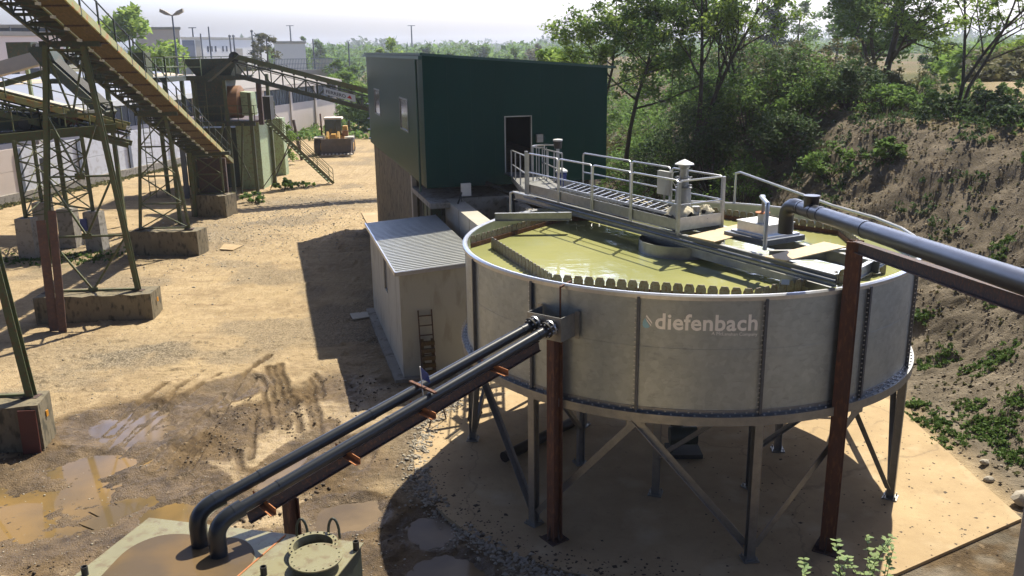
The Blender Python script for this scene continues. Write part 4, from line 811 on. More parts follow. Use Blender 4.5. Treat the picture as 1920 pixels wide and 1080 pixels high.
mb = MB(); mb.hexa([S(wt, wt, ZF+.02), S(AW-wt, wt, ZF+.02), S(AW-wt, BL-wt, ZF+.02), S(wt, BL-wt, ZF+.02), S(wt, wt, ZF+.15), S(AW-wt, wt, ZF+.15), S(AW-wt, BL-wt, ZF+.15), S(wt, BL-wt, ZF+.15)]); mb.build('floor', 'conc_dark', gb)
mb = MB(); q = .10
mb.hexa([S(-q, -q, zr(0)+.0), S(AW+.28, -q, zr(AW+.28)), S(AW+.28, BL+q, zr(AW+.28)), S(-q, BL+q, zr(0)), S(-q, -q, zr(0)+.09), S(AW+.28, -q, zr(AW+.28)+.09), S(AW+.28, BL+q, zr(AW+.28)+.09), S(-q, BL+q, zr(0)+.09)]); mb.build('roof', 'green_trim', gb)
for b0, b1, z0, z1 in wins:
    mb = MB(); wallbox(mb, -.02, b0-.06, .10, b0, z0-.06, z1+.06); wallbox(mb, -.02, b1, .10, b1+.06, z0-.06, z1+.06); wallbox(mb, -.02, b0, .10, b1, z0-.06, z0); wallbox(mb, -.02, b0, .10, b1, z1, z1+.06)
    wn = mb.build('window', 'galv', gb); mb = MB(); wallbox(mb, .02, b0, .035, b1, z0, z1); mb.build('pane', 'winglass', wn); mb = MB(); wallbox(mb, .5, b0-.3, .52, b1+.3, z0-.3, z1+.3); mb.build('blind', 'shedwall', wn)
mb = MB(); wallbox(mb, DA0-.04, -.02, DA0, .1, DZ0, DZ1+.04); wallbox(mb, DA1, -.02, DA1+.04, .1, DZ0, DZ1+.04); wallbox(mb, DA0, -.02, DA1, .1, DZ1, DZ1+.04); mb.build('door_frame', 'shedwall', gb)
mb = MB()
for z in (7.3, 6.5, 5.9, 5.4): wallbox(mb, -.12, BL-.35, -.0, BL-.2, z-.65, z-.6)
mb.build('bracket', 'zinc', gb)
# corner trim and faint vertical sheet joints
mb = MB(); wallbox(mb, -.012, -.012, .05, .05, ZF, zr(0)-.004)
for k in range(1, 8):
    a = k*AW/8
    if DA0 < a < DA1: continue
    wallbox(mb, a-.012, -.006, a+.012, 0.001, ZF, zr(a)-.01)
mb.build('trim', 'green_clad', gb)
mb = MB(); mb.tube([S(-.10, .9, zr(0)-.02), S(-.10, .9, 4.3)], .045, 8); mb.build('downpipe', 'green_trim', gb)
mb = MB(); wallbox(mb, -.16, -.1, -.02, BL+.1, zr(0)-.14, zr(0)-.02); mb.build('gutter', 'green_trim', gb)
mb = MB(); wallbox(mb, 4.25, -.14, 4.5, -.01, 6.1, 6.4); mb.build('switch_box', 'galv', gb)

sw = thing('support_walls', 'raw concrete walls and pale column carrying the green building', 'wall', tuple(S(.5, 9, 0)))
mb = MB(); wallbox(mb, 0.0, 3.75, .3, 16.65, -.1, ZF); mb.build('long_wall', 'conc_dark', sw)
mb = MB(); wallbox(mb, 0.3, 16.35, 7.0, 16.65, -.1, ZF); wallbox(mb, 6.7, .8, 7.0, 16.35, -.1, ZF); wallbox(mb, 0.3, 3.75, 1.6, 4.05, -.1, ZF); mb.build('cross_wall', 'conc', sw)
mb = MB(); wallbox(mb, -.03, 3.45, .16, 3.74, -.1, ZF); mb.build('pale_column', 'conc_light', sw)
mb = MB(); wallbox(mb, -.05, -.87, .7, 3.45, 3.92, 4.12); wallbox(mb, .7, .12, AW, 3.45, 3.92, 4.10); mb.build('ledge', 'conc', sw)
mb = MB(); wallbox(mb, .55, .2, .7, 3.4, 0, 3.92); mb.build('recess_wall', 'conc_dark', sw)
gc = thing('green_cabinet', 'old green metal cabinet standing in the recess under the building', 'cabinet', tuple(S(.4, .6, 2.4)))
mb = MB(); wallbox(mb, .15, .15, .52, 1.9, 0, 3.9); mb.build('case', 'oldgreen', gc)
mb = MB(); wallbox(mb, .12, .12, .15, .3, 0, 3.9); wallbox(mb, .12, .95, .15, 1.05, 0, 3.9); wallbox(mb, .12, 1.75, .15, 1.93, 0, 3.9); wallbox(mb, .12, .3, .15, 1.75, 2.5, 2.6); mb.build('frame', 'darkgreen', gc)
cw = thing('concrete_channel', 'light board-marked concrete wall running from the building to the tank', 'wall', tuple(S(1, -2, 0)))
mb = MB(); wallbox(mb, .68, -5.3, 1.28, .12, -.05, 4.1); mb.build('left_wall', 'conc_light', cw)
mb = MB(); wallbox(mb, 1.28, .05, 3.35, .12, -.05, 4.1); wallbox(mb, 3.05, -4.3, 3.35, .05, -.05, 4.05); wallbox(mb, 1.28, -4.3, 3.05, -4.1, -.05, 3.6); mb.build('cross_wall', 'conc', cw)
mb = MB(); wallbox(mb, .672, -5.31, .68, .125, 2.70, 2.72); wallbox(mb, .672, -2.4, .68, -2.38, .0, 4.1); wallbox(mb, .672, -4.1, .68, -4.08, .0, 4.1); mb.build('board_joint', 'conc_dark', cw)
mb = MB(); wallbox(mb, 1.28, -4.1, 3.05, .05, 2.9, 3.0); mb.build('channel_floor', 'brownplank', cw)
lb = thing('cable_box', 'white flat box on a short stand at the corner of the concrete wall', 'box', tuple(S(1.3, -.75, 4.1)))  # white box for cables; it holds no lamp
mb = MB(); wallbox(mb, 1.14, -.82, 1.5, -.66, 4.32, 4.78); mb.build('case', 'white', lb); mb = MB(); mb.bar(S(1.15, -.72, 4.1), S(1.15, -.72, 4.5), .03); mb.tube([S(1.14, -.8, 4.45), S(1.02, -1.0, 4.25), S(.92, -1.15, 4.12)], .035, 6); mb.build('stand', 'belt', lb)
hp = MB().tube([S(2.3, .02, 4.62), S(2.6, -.35, 4.5), S(2.95, -.85, 4.35), S(3.1, -1.1, 4.1), S(3.12, -1.2, 3.4)], [.09, .09, .1, .11, .11], 12)
tag(hp.build('ribbed_hose', 'belt', smooth=True), 'thick dark ribbed hose bending down from the green building', 'hose')
# stair and landing from the door to the bridge
ls = thing('door_stair', 'dark grey steel stair with railings from the building door down to the bridge', 'stair', tuple(S(3.55, -.6, 5)))
tp = B(-6.0, 0, 0); dl = S(3.55, -.02, 0)
mb = MB(); wallbox(mb, 3.0, -1.0, 4.2, -.03, 4.94, 5.0); mb.build('landing', 'galv', ls)
q0, q1 = S(3.0, -1.0, 0), S(4.2, -1.0, 0); r0_, r1_ = B(-6.0, -.6, 0), B(-6.0, .6, 0); zt = FZ
land_z = 5.0
mb = MB()
mb.bar(q0+Vector((0, 0, 4.92)), r0_+Vector((0, 0, FZ-.12)), .03, .2); mb.bar(q1+Vector((0, 0, 4.92)), r1_+Vector((0, 0, FZ-.12)), .03, .2); mb.build('stringer', 'galv', ls)
mb = MB()
for k in range(12): t = (k+.5)/12; a, b_ = q0.lerp(r0_, t), q1.lerp(r1_, t); z = 4.97+(FZ-4.97)*t; mb.bar(a+Vector((0, 0, z)), b_+Vector((0, 0, z)), .24, .03)
mb.build('tread', 'galv', ls)
for a, b_ in ((q0, r0_), (q1, r1_)):
    mb = MB()
    for t in (0, .33, .66, 1): c_ = a.lerp(b_, t); z = 4.95+(FZ-4.95)*t; mb.bar(c_+Vector((0, 0, z)), c_+Vector((0, 0, z+1.0)), .045)
    for hh in (.5, 1.0): mb.tube([a+Vector((0, 0, 4.95+hh)), b_+Vector((0, 0, FZ+hh))], .022, 6)
    mb.build('railing', 'galv_light', ls)
# ladder cage behind the bridge start and its pump
cg = thing('ladder_cage', 'curved galvanised safety cage of the access ladder in front of the green wall', 'ladder', tuple(B(-6.6, .9, 4)))
cx = Vector((1.15, 29.2, 0))
mb = MB()
for z in (5.25, 6.42):
    mb.tube([cx+Vector((.42*math.cos(R_(a)), .42*math.sin(R_(a)), z)) for a in range(-20, 275, 15)], .025, 6)
mb.build('hoop', 'galv_light', cg)
mb = MB()
for a in (90, 130, 165, 200, 240, 275, 0): mb.bar(cx+Vector((.42*math.cos(R_(a)), .42*math.sin(R_(a)), 4.6)), cx+Vector((.42*math.cos(R_(a)), .42*math.sin(R_(a)), 6.42)), .03, .015)
mb.build('upright', 'galv_light', cg)
bc_ = thing('beacon_post', 'galvanised post with a black and white beacon cap behind the bridge railing', 'post', (1.52, 28.2, 5))
MB().bar((1.52, 28.2, 4.6), (1.52, 28.2, 6.45), .10).build('post', 'galv_light', bc_)
MB().lathe((1.52, 28.2, 0), [(0, 6.45), (.12, 6.45), (.14, 6.66), (.14, 6.69)], 16).build('lamp_body', 'belt', bc_); MB().lathe((1.52, 28.2, 0), [(.15, 6.69), (.15, 6.74), (0, 6.76)], 16).build('cap', 'white', bc_)
pmp = thing('blue_pump', 'blue pump with a white cap standing behind the bridge railing', 'pump', (1.62, 27.9, 5))
MB().lathe((1.62, 27.9, 0), [(0, 4.9), (.15, 4.9), (.16, 5.62), (.17, 5.64), (.17, 5.7), (0, 5.72)], 18).build('body', 'blue', pmp, smooth=True)
MB().lathe((1.62, 27.9, 0), [(.20, 5.74), (.19, 5.79), (.06, 5.87), (0, 5.875)], 22).build('cap', 'white', pmp, smooth=True)
MB().tube([(1.62, 27.9, 3.0), (1.62, 27.9, 4.9)], .10, 12).build('riser', 'rust', pmp)
# ------------------------------------------------------------------ grey shed
sh = thing('shed', 'small grey rendered shed with a ribbed metal lean-to roof beside the round tank', 'shed', tuple(S(-1.2, -4, 0)))
s0, s1, sb0, sb1 = -2.22, -.22, -7.6, -.05
mb = MB(); wallbox(mb, s0, sb0, s1, sb0+.2, 0, 3.28, 3.40); wallbox(mb, s0, sb0+.2, s0+.2, -4.7, 0, 3.28); wallbox(mb, s0, -3.9, s0+.2, sb1, 0, 3.28); wallbox(mb, s0, -4.7, s0+.2, -3.9, 0, 1.9); wallbox(mb, s0, -4.7, s0+.2, -3.9, 2.95, 3.28)
wallbox(mb, s0+.2, sb1-.2, s1, sb1, 0, 3.28, 3.40); wallbox(mb, s1-.2, sb0+.2, s1, sb1-.2, 0, 3.40); mb.build('wall', 'shedwall', sh)
mb = MB(); wallbox(mb, s0+.06, -4.7, s0+.1, -3.9, 1.9, 2.95); mb.build('shutter', 'bluepost', sh)
mb = MB(); wallbox(mb, s0-.28, sb0-.2, s1+.9, sb1+.1, -.05, .10); mb.build('footing', 'conc', sh)
mb = MB(); N = 38; a0_, a1_ = s0-.12, .30; b0_, b1_ = sb0-.2, sb1+.1
zz = lambda a: 3.34+(a-s0)*.06
for i in range(N):
    st = (b1_-b0_)/N; b0 = b0_+i*st; P = []
    for bb, dz in ((b0, 0), (b0+st*.5, 0), (b0+st*.6, .045), (b0+st*.9, .045), (b0+st, 0)): P.append((bb, dz))
    V = [S(a0_, x, zz(a0_)+z) for x, z in P]+[S(a1_, x, zz(a1_)+z) for x, z in P]; mb.add(V, [(k, k+1, k+6, k+5) for k in range(4)])
    V = [S(a0_, x, zz(a0_)-.05) for x, z in P]+[S(a1_, x, zz(a1_)-.05) for x, z in P]; mb.add(V, [(k+5, k+6, k+1, k) for k in range(4)])
mb.build('roof', 'shedroof', sh)
mb = MB(); mb.bar(S(a0_-.02, b0_, zz(a0_)), S(a0_-.02, b1_, zz(a0_)), .04, .12); mb.bar(S(a0_, b0_-.02, zz(a0_)), S(a1_, b0_-.02, zz(a1_)), .04, .12); mb.build('roof_edge', 'zinc', sh)
# things leaning on the shed
lp0, lp1 = S(-1.52, -8.0, .1), S(-1.52, -7.66, 2.15)
mb = MB(); off = E1*.2
for s_ in (-1, 1): mb.bar(lp0+off*s_, lp1+off*s_, .035, .06)
for k in range(7): c_ = lp0.lerp(lp1, (k+.6)/7.2); mb.bar(c_-off, c_+off, .03, .03)
tag(mb.build('ladder', 'rust_dark'), 'short dark ladder leaning against the shed wall', 'ladder')
mb = MB()
for k in range(5): c_ = S(-1.5, -7.98+.03*k, .3+k*.22); mb.bar(c_-off*1.0, c_+off*1.0, .10, .12)
mb.bar(S(-1.66, -7.95, .15), S(-1.66, -7.8, 1.3), .08); mb.bar(S(-1.36, -7.95, .15), S(-1.36, -7.8, 1.3), .08)
tag(mb.build('wooden_pallet', 'brownplank'), 'small brown wooden pallet standing against the ladder by the shed', 'pallet')
def manslab(u0, q, label, z=.03, m_='conc_light', nm='concrete_cover'):
    P = [G(u, v, z) for u, v in q]; return tag(MB().ext(P, (0, 0, .035)).build(nm, m_), label, 'cover')
manslab(0, [(656, 589), (705, 584), (707, 593), (662, 600)], 'rectangular concrete cover on the ground left of the shed')
manslab(0, [(677, 399), (708, 399), (708, 422), (690, 423)], 'pale concrete pad at the foot of the dark wall', m_='slab')
manslab(0, [(420, 458), (455, 461), (437, 470), (412, 468)], 'pale flat slab set in the yard beside the gravel', m_='slab')
# trestle stand and loose pipe under the tank
ts = MB(); c_ = G(850, 790); a_ = c_+Vector((-.35, -.1, .95)); b_ = c_+Vector((.5, .25, .98)); ts.bar(a_, b_, .08, .12)
for p_, q_ in ((a_, (-.25, -.25)), (a_, (.15, .2)), (b_, (-.1, -.3)), (b_, (.25, .2))): ts.bar(p_, Vector((p_.x+q_[0], p_.y+q_[1], .03)), .03)
tag(ts.build('trestle_stand', 'rust_dark'), 'dark trestle stand on the slab beside the left tank leg', 'trestle')
pl = MB().tube([G(945, 857, .17), G(1075, 790, .17)], .13, 14); tag(pl.build('loose_pipe', 'hdpe', smooth=True), 'black plastic pipe lying on the slab under the tank', 'pipe')
pu = thing('sludge_pump', 'dark pump standing on the slab under the tank centre', 'pump', (4.1, 19.4, 0))
MB().box(3.7, 19.1, .05, 4.5, 19.8, .15).build('base', 'belt', pu); MB().tube([(3.75, 19.45, .5), (4.4, 19.45, .5)], .22, 16).build('motor', 'tankside', pu, smooth=True); MB().tube([(4.0, 19.85, .4), (4.0, 19.85, 1.4)], .16, 14).build('body', 'tankside', pu, smooth=True)
# pale round column and sloped block at the lower right corner
pc = thing('concrete_column', 'smooth grey concrete column at the lower right corner', 'column', (8.2, 12.25, 0))
MB().cyl((8.23, 12.25, -.05), (8.23, 12.25, 4.0), .26, 28).build('shaft', 'conc_light', pc, smooth=True)
P = [(7.96, 12.4), (8.6, 12.5), (8.7, 11.6), (8.02, 11.4)]; mb = MB().hexa([Vector((*p, -.05)) for p in P]+[Vector((P[0][0]+.05, P[0][1], 1.18)), Vector((P[1][0], P[1][1], 1.0)), Vector((P[2][0], P[2][1], .6)), Vector((P[3][0]+.05, P[3][1], .75))]); mb.build('collar_block', 'conc', pc)
# ------------------------------------------------------------------ big inclined conveyor on the left
def ce(y, o=0, z=0):   # point beside the walkway edge line; o = metres to the left of it
    q = Vector((-13.96-.155*(y-31.7), y, 10.0-.295*(y-31.7))); return q+Vector((-.988, -.153, 0))*o+Vector((0, 0, z))
cv = thing('belt_conveyor', 'long inclined belt conveyor with a rusty brown walkway and green handrail at the upper left', 'conveyor', tuple(ce(42)))
Y0, Y1 = 56.5, 15
MB().bar(ce(Y0, -.02, .10), ce(Y1, -.02, .10), .05, .26).build('edge_channel', 'yelgreen', cv)
MB().bar(ce(Y0, .40, -.01), ce(Y1, .40, -.01), .76, .04).build('walkway_deck', 'brownplank', cv)
for i in range(23): y = 55.5-i*1.82; MB().bar(ce(y, .0, -.05), ce(y, .8, -.05), .06, .06).build('deck_bearer', 'rust_dark', cv)
MB().bar(ce(Y0, .84, .0), ce(Y1, .84, .0), .07, .10).build('main_chord', 'oldgreen', cv)
MB().bar(ce(Y0, 1.95, .0), ce(Y1, 1.95, .0), .08, .12).build('main_chord', 'darkgreen', cv)
for o in (.86, 1.95):
    mb = MB(); mb.bar(ce(Y0, o, .95), ce(Y1, o, .95), .07, .10)
    for i in range(44):
        y = 56-i*.93
        if y < 15.5: break
        mb.bar(ce(y, o, 0), ce(y, o, .95), .05); mb.bar(ce(y, o, 0), ce(y-.93, o, .95) if i % 2 else ce(y-.93, o, .0), .04) if o > 1 or i % 2 else None
        if o > 1 and i % 2 == 0: mb.bar(ce(y, o, .95), ce(y-.93, o, 0), .04)
    mb.build('side_truss', 'darkgreen', cv)
mb = MB()
for i in range(44):
    y = 56-i*.93
    if y < 15.5: break
    mb.bar(ce(y, .86, -.02), ce(y, 1.95, -.02), .06, .10)
    mb.bar(ce(y, .86, .02) if i % 2 else ce(y, 1.95, .02), ce(y-.93, 1.95, .02) if i % 2 else ce(y-.93, .86, .02), .04)
mb.build('cross_members', 'darkgreen', cv)
MB().bar(ce(Y0, 1.40, .42), ce(Y1, 1.40, .42), .95, .03).build('return_belt', 'belt', cv)
MB().bar(ce(Y0, 1.40, 1.08), ce(Y1, 1.40, 1.08), 1.0, .04).build('belt', 'belt', cv)
for i in range(34):
    y = 54.6-i*1.16
    if y < 17: break
    mb = MB(); mb.bar(ce(y, .86, -.07), ce(y-.07, .72, -.11), .08, .09); mb.bar(ce(y+.09, .86, -.09), ce(y+.09, .86, .12), .025); mb.build('roller_bracket', 'white', cv); MB().bar(ce(y, .9, .14), ce(y, 1.9, .14), .06, .06).build('return_roller', 'belt', cv)
mb = MB(); P1 = [ce(Y0-.5, 0, 1.05), ce(Y1, 0, 1.05)]
mb.tube(P1, .028, 6); mb.tube([ce(Y0-.5, 0, .55), ce(Y1, 0, .55)], .02, 6)
for i in range(22):
    y = 54.6-i*1.82
    if y < 16: break
    mb.bar(ce(y, -.03, -.06), ce(y, -.03, 1.05), .05, .05)
mb.build('handrail', 'darkgreen', cv)
MB().cyl(ce(56.5, .9, .55), ce(56.5, 2.0, .55), .32, 16).build('tail_drum', 'belt', cv)

def block(name, pts, ztop, label, m_='conc_dark', extra=None):
    mb = MB(); n_ = 8; P = [Vector(p) for p in pts]; base = [Vector((p.x, p.y, -.1)) for p in P]
    top = [Vector((p.x+rng.uniform(-.04, .04), p.y+rng.uniform(-.04, .04), ztop+rng.uniform(-.05, .05))) for p in P]
    # front face subdivided with a ragged top edge
    F_ = []; a, b_ = P[0], P[1]; k = 12
    for i in range(k):
        t0, t1 = i/k, (i+1)/k
        def pt(t, z, back=False):
            q = (P[3].lerp(P[2], t) if back else a.lerp(b_, t)); return Vector((q.x, q.y, z))
        z0, z1 = ztop+.07*(math.sin(i*2.3)*.5), ztop+.07*(math.sin((i+1)*2.3)*.5)
        mb.hexa([pt(t0, -.1), pt(t1, -.1), pt(t1, -.1, 1), pt(t0, -.1, 1), pt(t0, z0), pt(t1, z1), pt(t1, ztop, 1), pt(t0, ztop, 1)])
    return tag(mb.build(name, m_), label, 'block', 'stained concrete foundation blocks')
block('foundation_block', [(-17.45, 30.75, 0), (-13.3, 31.1, 0), (-13.4, 32.3, 0), (-17.5, 31.95, 0)], 1.0, 'long stained concrete block under the tall green trestle, with rusty channels leaning on it')
block('foundation_block', [(-18.6, 41.85, 0), (-15.2, 41.65, 0), (-15.1, 42.8, 0), (-18.5, 43.0, 0)], 1.2, 'stained concrete block under the cross-braced trestle in the middle of the yard')
block('foundation_block', [(-16.2, 19.7, 0), (-11.72, 20.12, 0), (-11.95, 21.15, 0), (-16.4, 20.75, 0)], 1.2, 'dark stained concrete block at the left edge with a dark red plate leaning on it')
block('foundation_block', [(-19.3, 52.4, 0), (-17.0, 51.8, 0), (-16.7, 53.0, 0), (-19.0, 53.6, 0)], 1.3, 'brown concrete block under the low end of the big conveyor', 'conc_dark')
tag(MB().ext([(-12.16, 19.96, 0.0), (-11.74, 20.0, 0.0), (-11.76, 20.07, 1.12), (-12.18, 20.03, 1.12)], (0, -.03, 0)).build('steel_plate', 'darkred'), 'dark red steel plate leaning on the block at the left edge', 'plate')
for x, y, z in ((-11.80, 20.62, .8), (-13.3, 31.7, .65)): tag(MB().bar((x, y, z-.08), (x, y, z+.08), .02, .1).build('orange_reflector', 'orange'), 'orange reflector on the %s' % ('left edge block' if y < 25 else 'end of the long block under the tall trestle'), 'reflector')
def trestle(label, f0, f1, t0, t1, levels, style, w=.17, sag=None):
    t = thing('conveyor_trestle', label, 'trestle', tuple((Vector(f0)+Vector(f1))/2), 'green steel trestles under the big conveyor')
    f0, f1, t0, t1 = map(Vector, (f0, f1, t0, t1))
    for a, b_ in ((f0, t0), (f1, t1)): MB().ibeam(a, b_, w, w, .02, upv=(0, 1, 0)).build('leg', 'oldgreen', t)
    mb = MB(); L = lambda z: (f0.lerp(t0, (z-f0.z)/(t0.z-f0.z)), f1.lerp(t1, (z-f1.z)/(t1.z-f1.z)))
    for z in levels: a, b_ = L(z); mb.bar(a, b_, .07, .07)
    for za, zb in zip(levels[:-1], levels[1:]):
        a0, a1 = L(za); b0, b1 = L(zb)
        if style == 'X': mb.bar(a0, b1, .055); mb.bar(a1, b0, .055)
        else: c_ = (a0+a1)/2; mb.bar(c_, b0, .065); mb.bar(c_, b1, .065); mb.bar(c_-Vector((.18, 0, 0)), c_+Vector((.18, 0, 0)), .03, .22)
    mb.build('bracing', 'oldgreen', t); MB().bar(t0+Vector((-.2, 0, .05)), t1+Vector((.6, 0, .05)), .16, .2).build('head_beam', 'darkgreen', t)
    mb = MB()
    for c_ in (f0, f1): mb.bar(c_-Vector((.2, 0, 0)), c_+Vector((.2, 0, 0)), .3, .03)
    mb.build('foot_plate', 'rust_dark', t); return t
trestle('tall green two-legged trestle with K bracing under the big conveyor at the left', (-17.25, 31.5, 1.0), (-13.98, 31.7, 1.0), (-16.0, 31.5, 9.85), (-14.8, 31.7, 9.85), [1.05, 3.1, 5.3, 7.5, 9.7], 'K')
trestle('shorter green trestle with crossed bracing on the middle concrete block', (-18.13, 42.2, 1.25), (-15.74, 42.2, 1.25), (-17.5, 42.2, 6.75), (-16.3, 42.2, 6.75), [1.3, 2.5, 3.85, 5.25, 6.7], 'X', .12)
trestle('green trestle at the left edge beside the brown puddle, its top outside the picture', (-15.6, 20.5, 1.2), (-12.2, 20.75, 1.2), (-14.6, 20.6, 12.95), (-13.2, 20.8, 12.95), [1.25, 4.5, 8.5, 12.8], 'K', .2)
trestle('small dark trestle under the low end of the big conveyor', (-18.9, 52.6, 1.3), (-17.3, 52.6, 1.3), (-18.9, 52.6, 3.7), (-17.3, 52.6, 3.7), [1.35, 2.5, 3.6], 'X', .1)
tag(MB().box(-18.9, 53.1, 0, -17.2, 53.3, 3.4).build('back_panel', 'rust_dark'), 'dark rusty panel closing the pit under the low end of the conveyor', 'panel')
# two rusty channels leaning
mb = MB(); mb.angle(G(106, 620), (-16.55, 30.6, 3.9), .30, .03, upv=(1, 0, 0)); tag(mb.build('rusty_channel', 'channelrust'), 'shorter of the two rusty steel channels leaning on the long concrete block', 'steel channel', 'rusty channels leaning on the block')
mb = MB(); mb.angle(G(121, 622), (-16.10, 30.55, 4.25), .26, .03, upv=(1, 0, 0)); tag(mb.build('rusty_channel', 'channelrust'), 'taller of the two rusty steel channels leaning on the long concrete block', 'steel channel', 'rusty channels leaning on the block')
# street-like posts: blue grey post in front of wall
def wallpost(x, y, h_, lab): tag(MB().ibeam(Vector((x, y, 0)), Vector((x, y, h_)), .28, .28, .03, upv=(0, 1, 0)).build('steel_post', 'bluepost'), lab, 'post', 'grey posts near the boundary wall')
g_ = G(352, 372); wallpost(g_.x, g_.y, 4.0, 'tall grey post left of the brown block under the conveyor')
g_ = G(103, 408); wallpost(g_.x-.2, g_.y, 3.6, 'dark grey post standing behind the lattice tower')
# ------------------------------------------------------------------ boundary wall
W0, W1 = Vector((-40.5, 24, 0)), Vector((-26.0, 95, 0)); wd = (W1-W0).normalized(); wn_ = Vector((wd.y, -wd.x, 0))
wl = thing('boundary_wall', 'long boundary wall of pale precast panels on a low concrete plinth along the dirt road', 'wall', tuple((W0+W1)/2))
Lw = (W1-W0).length; k = int(Lw/5.6)
MB().bar(W0+wn_*.12+Vector((0, 0, .25)), W1+wn_*.12+Vector((0, 0, .25)), .35, .7).build('plinth', 'conc', wl)
for i in range(k):
    a = W0+wd*(i*Lw/k+.15); b_ = W0+wd*((i+1)*Lw/k-.15); mb = MB(); mb.bar(a+Vector((0, 0, 1.32)), b_+Vector((0, 0, 1.32)), .14, 1.43, ); mb.bar(a+Vector((0, 0, 2.78)), b_+Vector((0, 0, 2.78)), .14, 1.45); mb.build('panel', 'plaster' if i in (5,) else 'bwall', wl)
for i in range(k+1):
    a = W0+wd*(i*Lw/k); mb = MB(); mb.ibeam(a+wn_*.05+Vector((0, 0, .6)), a+wn_*.05+Vector((0, 0, 3.5)), .34, .30, .05, upv=tuple(wn_)); mb.build('pier', 'bluepost', wl)
# ------------------------------------------------------------------ long hall behind it
hl = thing('long_hall', 'long low hall with a blue-grey sheet roof and dark glazing behind the boundary wall', 'building', (-40, 80, 0))
H1 = Vector((-22.0, 118, 0)); hd = Vector((-.2, -.98, 0)).normalized(); hn = Vector((hd.y, -hd.x, 0))   # hn points away (left/back)
if hn.x > 0: hn = -hn
def Hh(s, q, z): return H1+hd*s+hn*q+Vector((0, 0, z))
def hexh(mb, s0, s1, q0, q1, z0, z1): return mb.hexa([Hh(s0, q0, z0), Hh(s1, q0, z0), Hh(s1, q1, z0), Hh(s0, q1, z0), Hh(s0, q0, z1), Hh(s1, q0, z1), Hh(s1, q1, z1), Hh(s0, q1, z1)])
hexh(MB(), .3, 97, .6, .9, 0, 3.7).build('lower_wall', 'plaster', hl)
hexh(MB(), .3, 97, .75, .9, 3.7, 5.5).build('glazing', 'glassdark', hl)
mb = MB()
for i in range(110): s = .8+i*.88; hexh(mb, s, s+.07, .70, .75, 3.7, 5.5)
mb.build('glazing_bars', 'bluepost', hl)
mb = MB(); 
for i in range(15): s = .3+i*6.9; hexh(mb, s, s+.45, .45, .6, 0, 5.5)
mb.build('pilaster', 'plaster', hl)
hexh(MB(), 0, 26.9, 1.2, 13.5, .05, 5.5).build('end_wall', 'plaster', hl)
mb = MB(); hexh(mb, 27.0, 97.2, .1, .5, 5.5, 5.95); mb.build('eaves_gutter', 'white', hl)
mb = MB(); hexh(mb, -.4, 26.9, .1, .5, 5.5, 5.85); mb.build('eaves_board', 'plaster', hl)
mb = MB()
prof = [(.3, 5.96), (3, 6.75), (6.5, 7.45), (10, 7.8), (14, 7.9), (18, 7.7), (22, 7.1)]
V = [Hh(27, q, z) for q, z in prof]+[Hh(97.5, q, z) for q, z in prof]; mb.add(V, [(i, i+7, i+8, i+1) for i in range(6)]+[tuple(range(7))]); mb.build('vaulted_roof', 'hallroof', hl)
mb = MB(); V = [Hh(27, q, z+.02) for q, z in ((6.0, 7.35), (7.6, 7.58))]+[Hh(70, q, z+.02) for q, z in ((6.0, 7.35), (7.6, 7.58))]; mb.add(V, [(0, 2, 3, 1)]); mb.build('rooflight_strip', 'ply', hl)
mb = MB(); V = [Hh(-.6, .1, 5.9), Hh(26.9, .1, 5.9), Hh(26.9, 8, 7.3), Hh(-.6, 8, 7.3), Hh(26.9, 15, 5.9), Hh(-.6, 15, 5.9)]; mb.add(V, [(0, 1, 2, 3), (3, 2, 4, 5), (0, 3, 5)]); mb.build('tiled_roof', 'hallroof_b', hl)

# ------------------------------------------------------------------ screening tower
tw = thing('screening_tower', 'tall green screening tower with decks, hopper and railings in the middle left', 'machine', (-19, 61, 0))
def rail(mb, P, z, h_=1.05, r=.025, step=1.1):
    for a, b_ in zip(P[:-1], P[1:]):
        a = Vector((*a, z)); b_ = Vector((*b_, z)); L = (b_-a).length; k = max(1, int(L/step))
        for i in range(k+1): c_ = a.lerp(b_, i/k); mb.bar(c_, c_+Vector((0, 0, h_)), .05)
        for hh in (h_*.5, h_): mb.bar(a+Vector((0, 0, hh)), b_+Vector((0, 0, hh)), .045)
MB().box(-19.4, 62.9, -.1, -17.75, 65.6, 4.75).build('pillar', 'oldgreen_light', tw)
MB().box(-19.5, 62.8, 4.75, -17.6, 65.8, 4.92).build('sunlit_pillar_cap', 'white', tw)  # white paint stands for sunlight on the cap of the pillar
MB().box(-23.5, 64.0, 0, -19.4, 66.0, 4.3).build('rear_bunker', 'darkgreen', tw)
MB().box(-24.0, 60.6, 4.9, -17.3, 66.0, 5.02).build('lower_deck', 'rust_dark', tw)
MB().box(-24.0, 60.5, 4.7, -17.3, 60.65, 5.02).build('deck_edge', 'darkgreen', tw)
for x, y in ((-23.8, 60.7), (-21.3, 60.7), (-19.2, 60.7), (-17.6, 60.7), (-23.8, 65.5), (-17.6, 65.5)):
    MB().bar((x, y, 0), (x, y, 8.0 if x < -17.9 or y > 61 else 6.9), .22).build('post', 'oldgreen', tw)
mb = MB(); mb.bar((-21.0, 60.4, .1), (-19.4, 60.4, 4.9), .14); mb.bar((-18.6, 60.3, .1), (-18.1, 60.3, 4.9), .12); mb.bar((-20.2, 60.2, 2.2), (-19.1, 60.2, 3.1), .2); mb.bar((-19.3, 60.3, 4.7), (-17.9, 60.3, 1.2), .06); mb.build('stay', 'oldgreen', tw)
MB().box(-24.2, 60.3, 7.75, -17.2, 60.5, 8.05).build('upper_beam', 'darkgreen', tw); MB().box(-24.2, 60.5, 7.85, -18.6, 65.7, 7.95).build('upper_deck', 'darkgreen', tw)
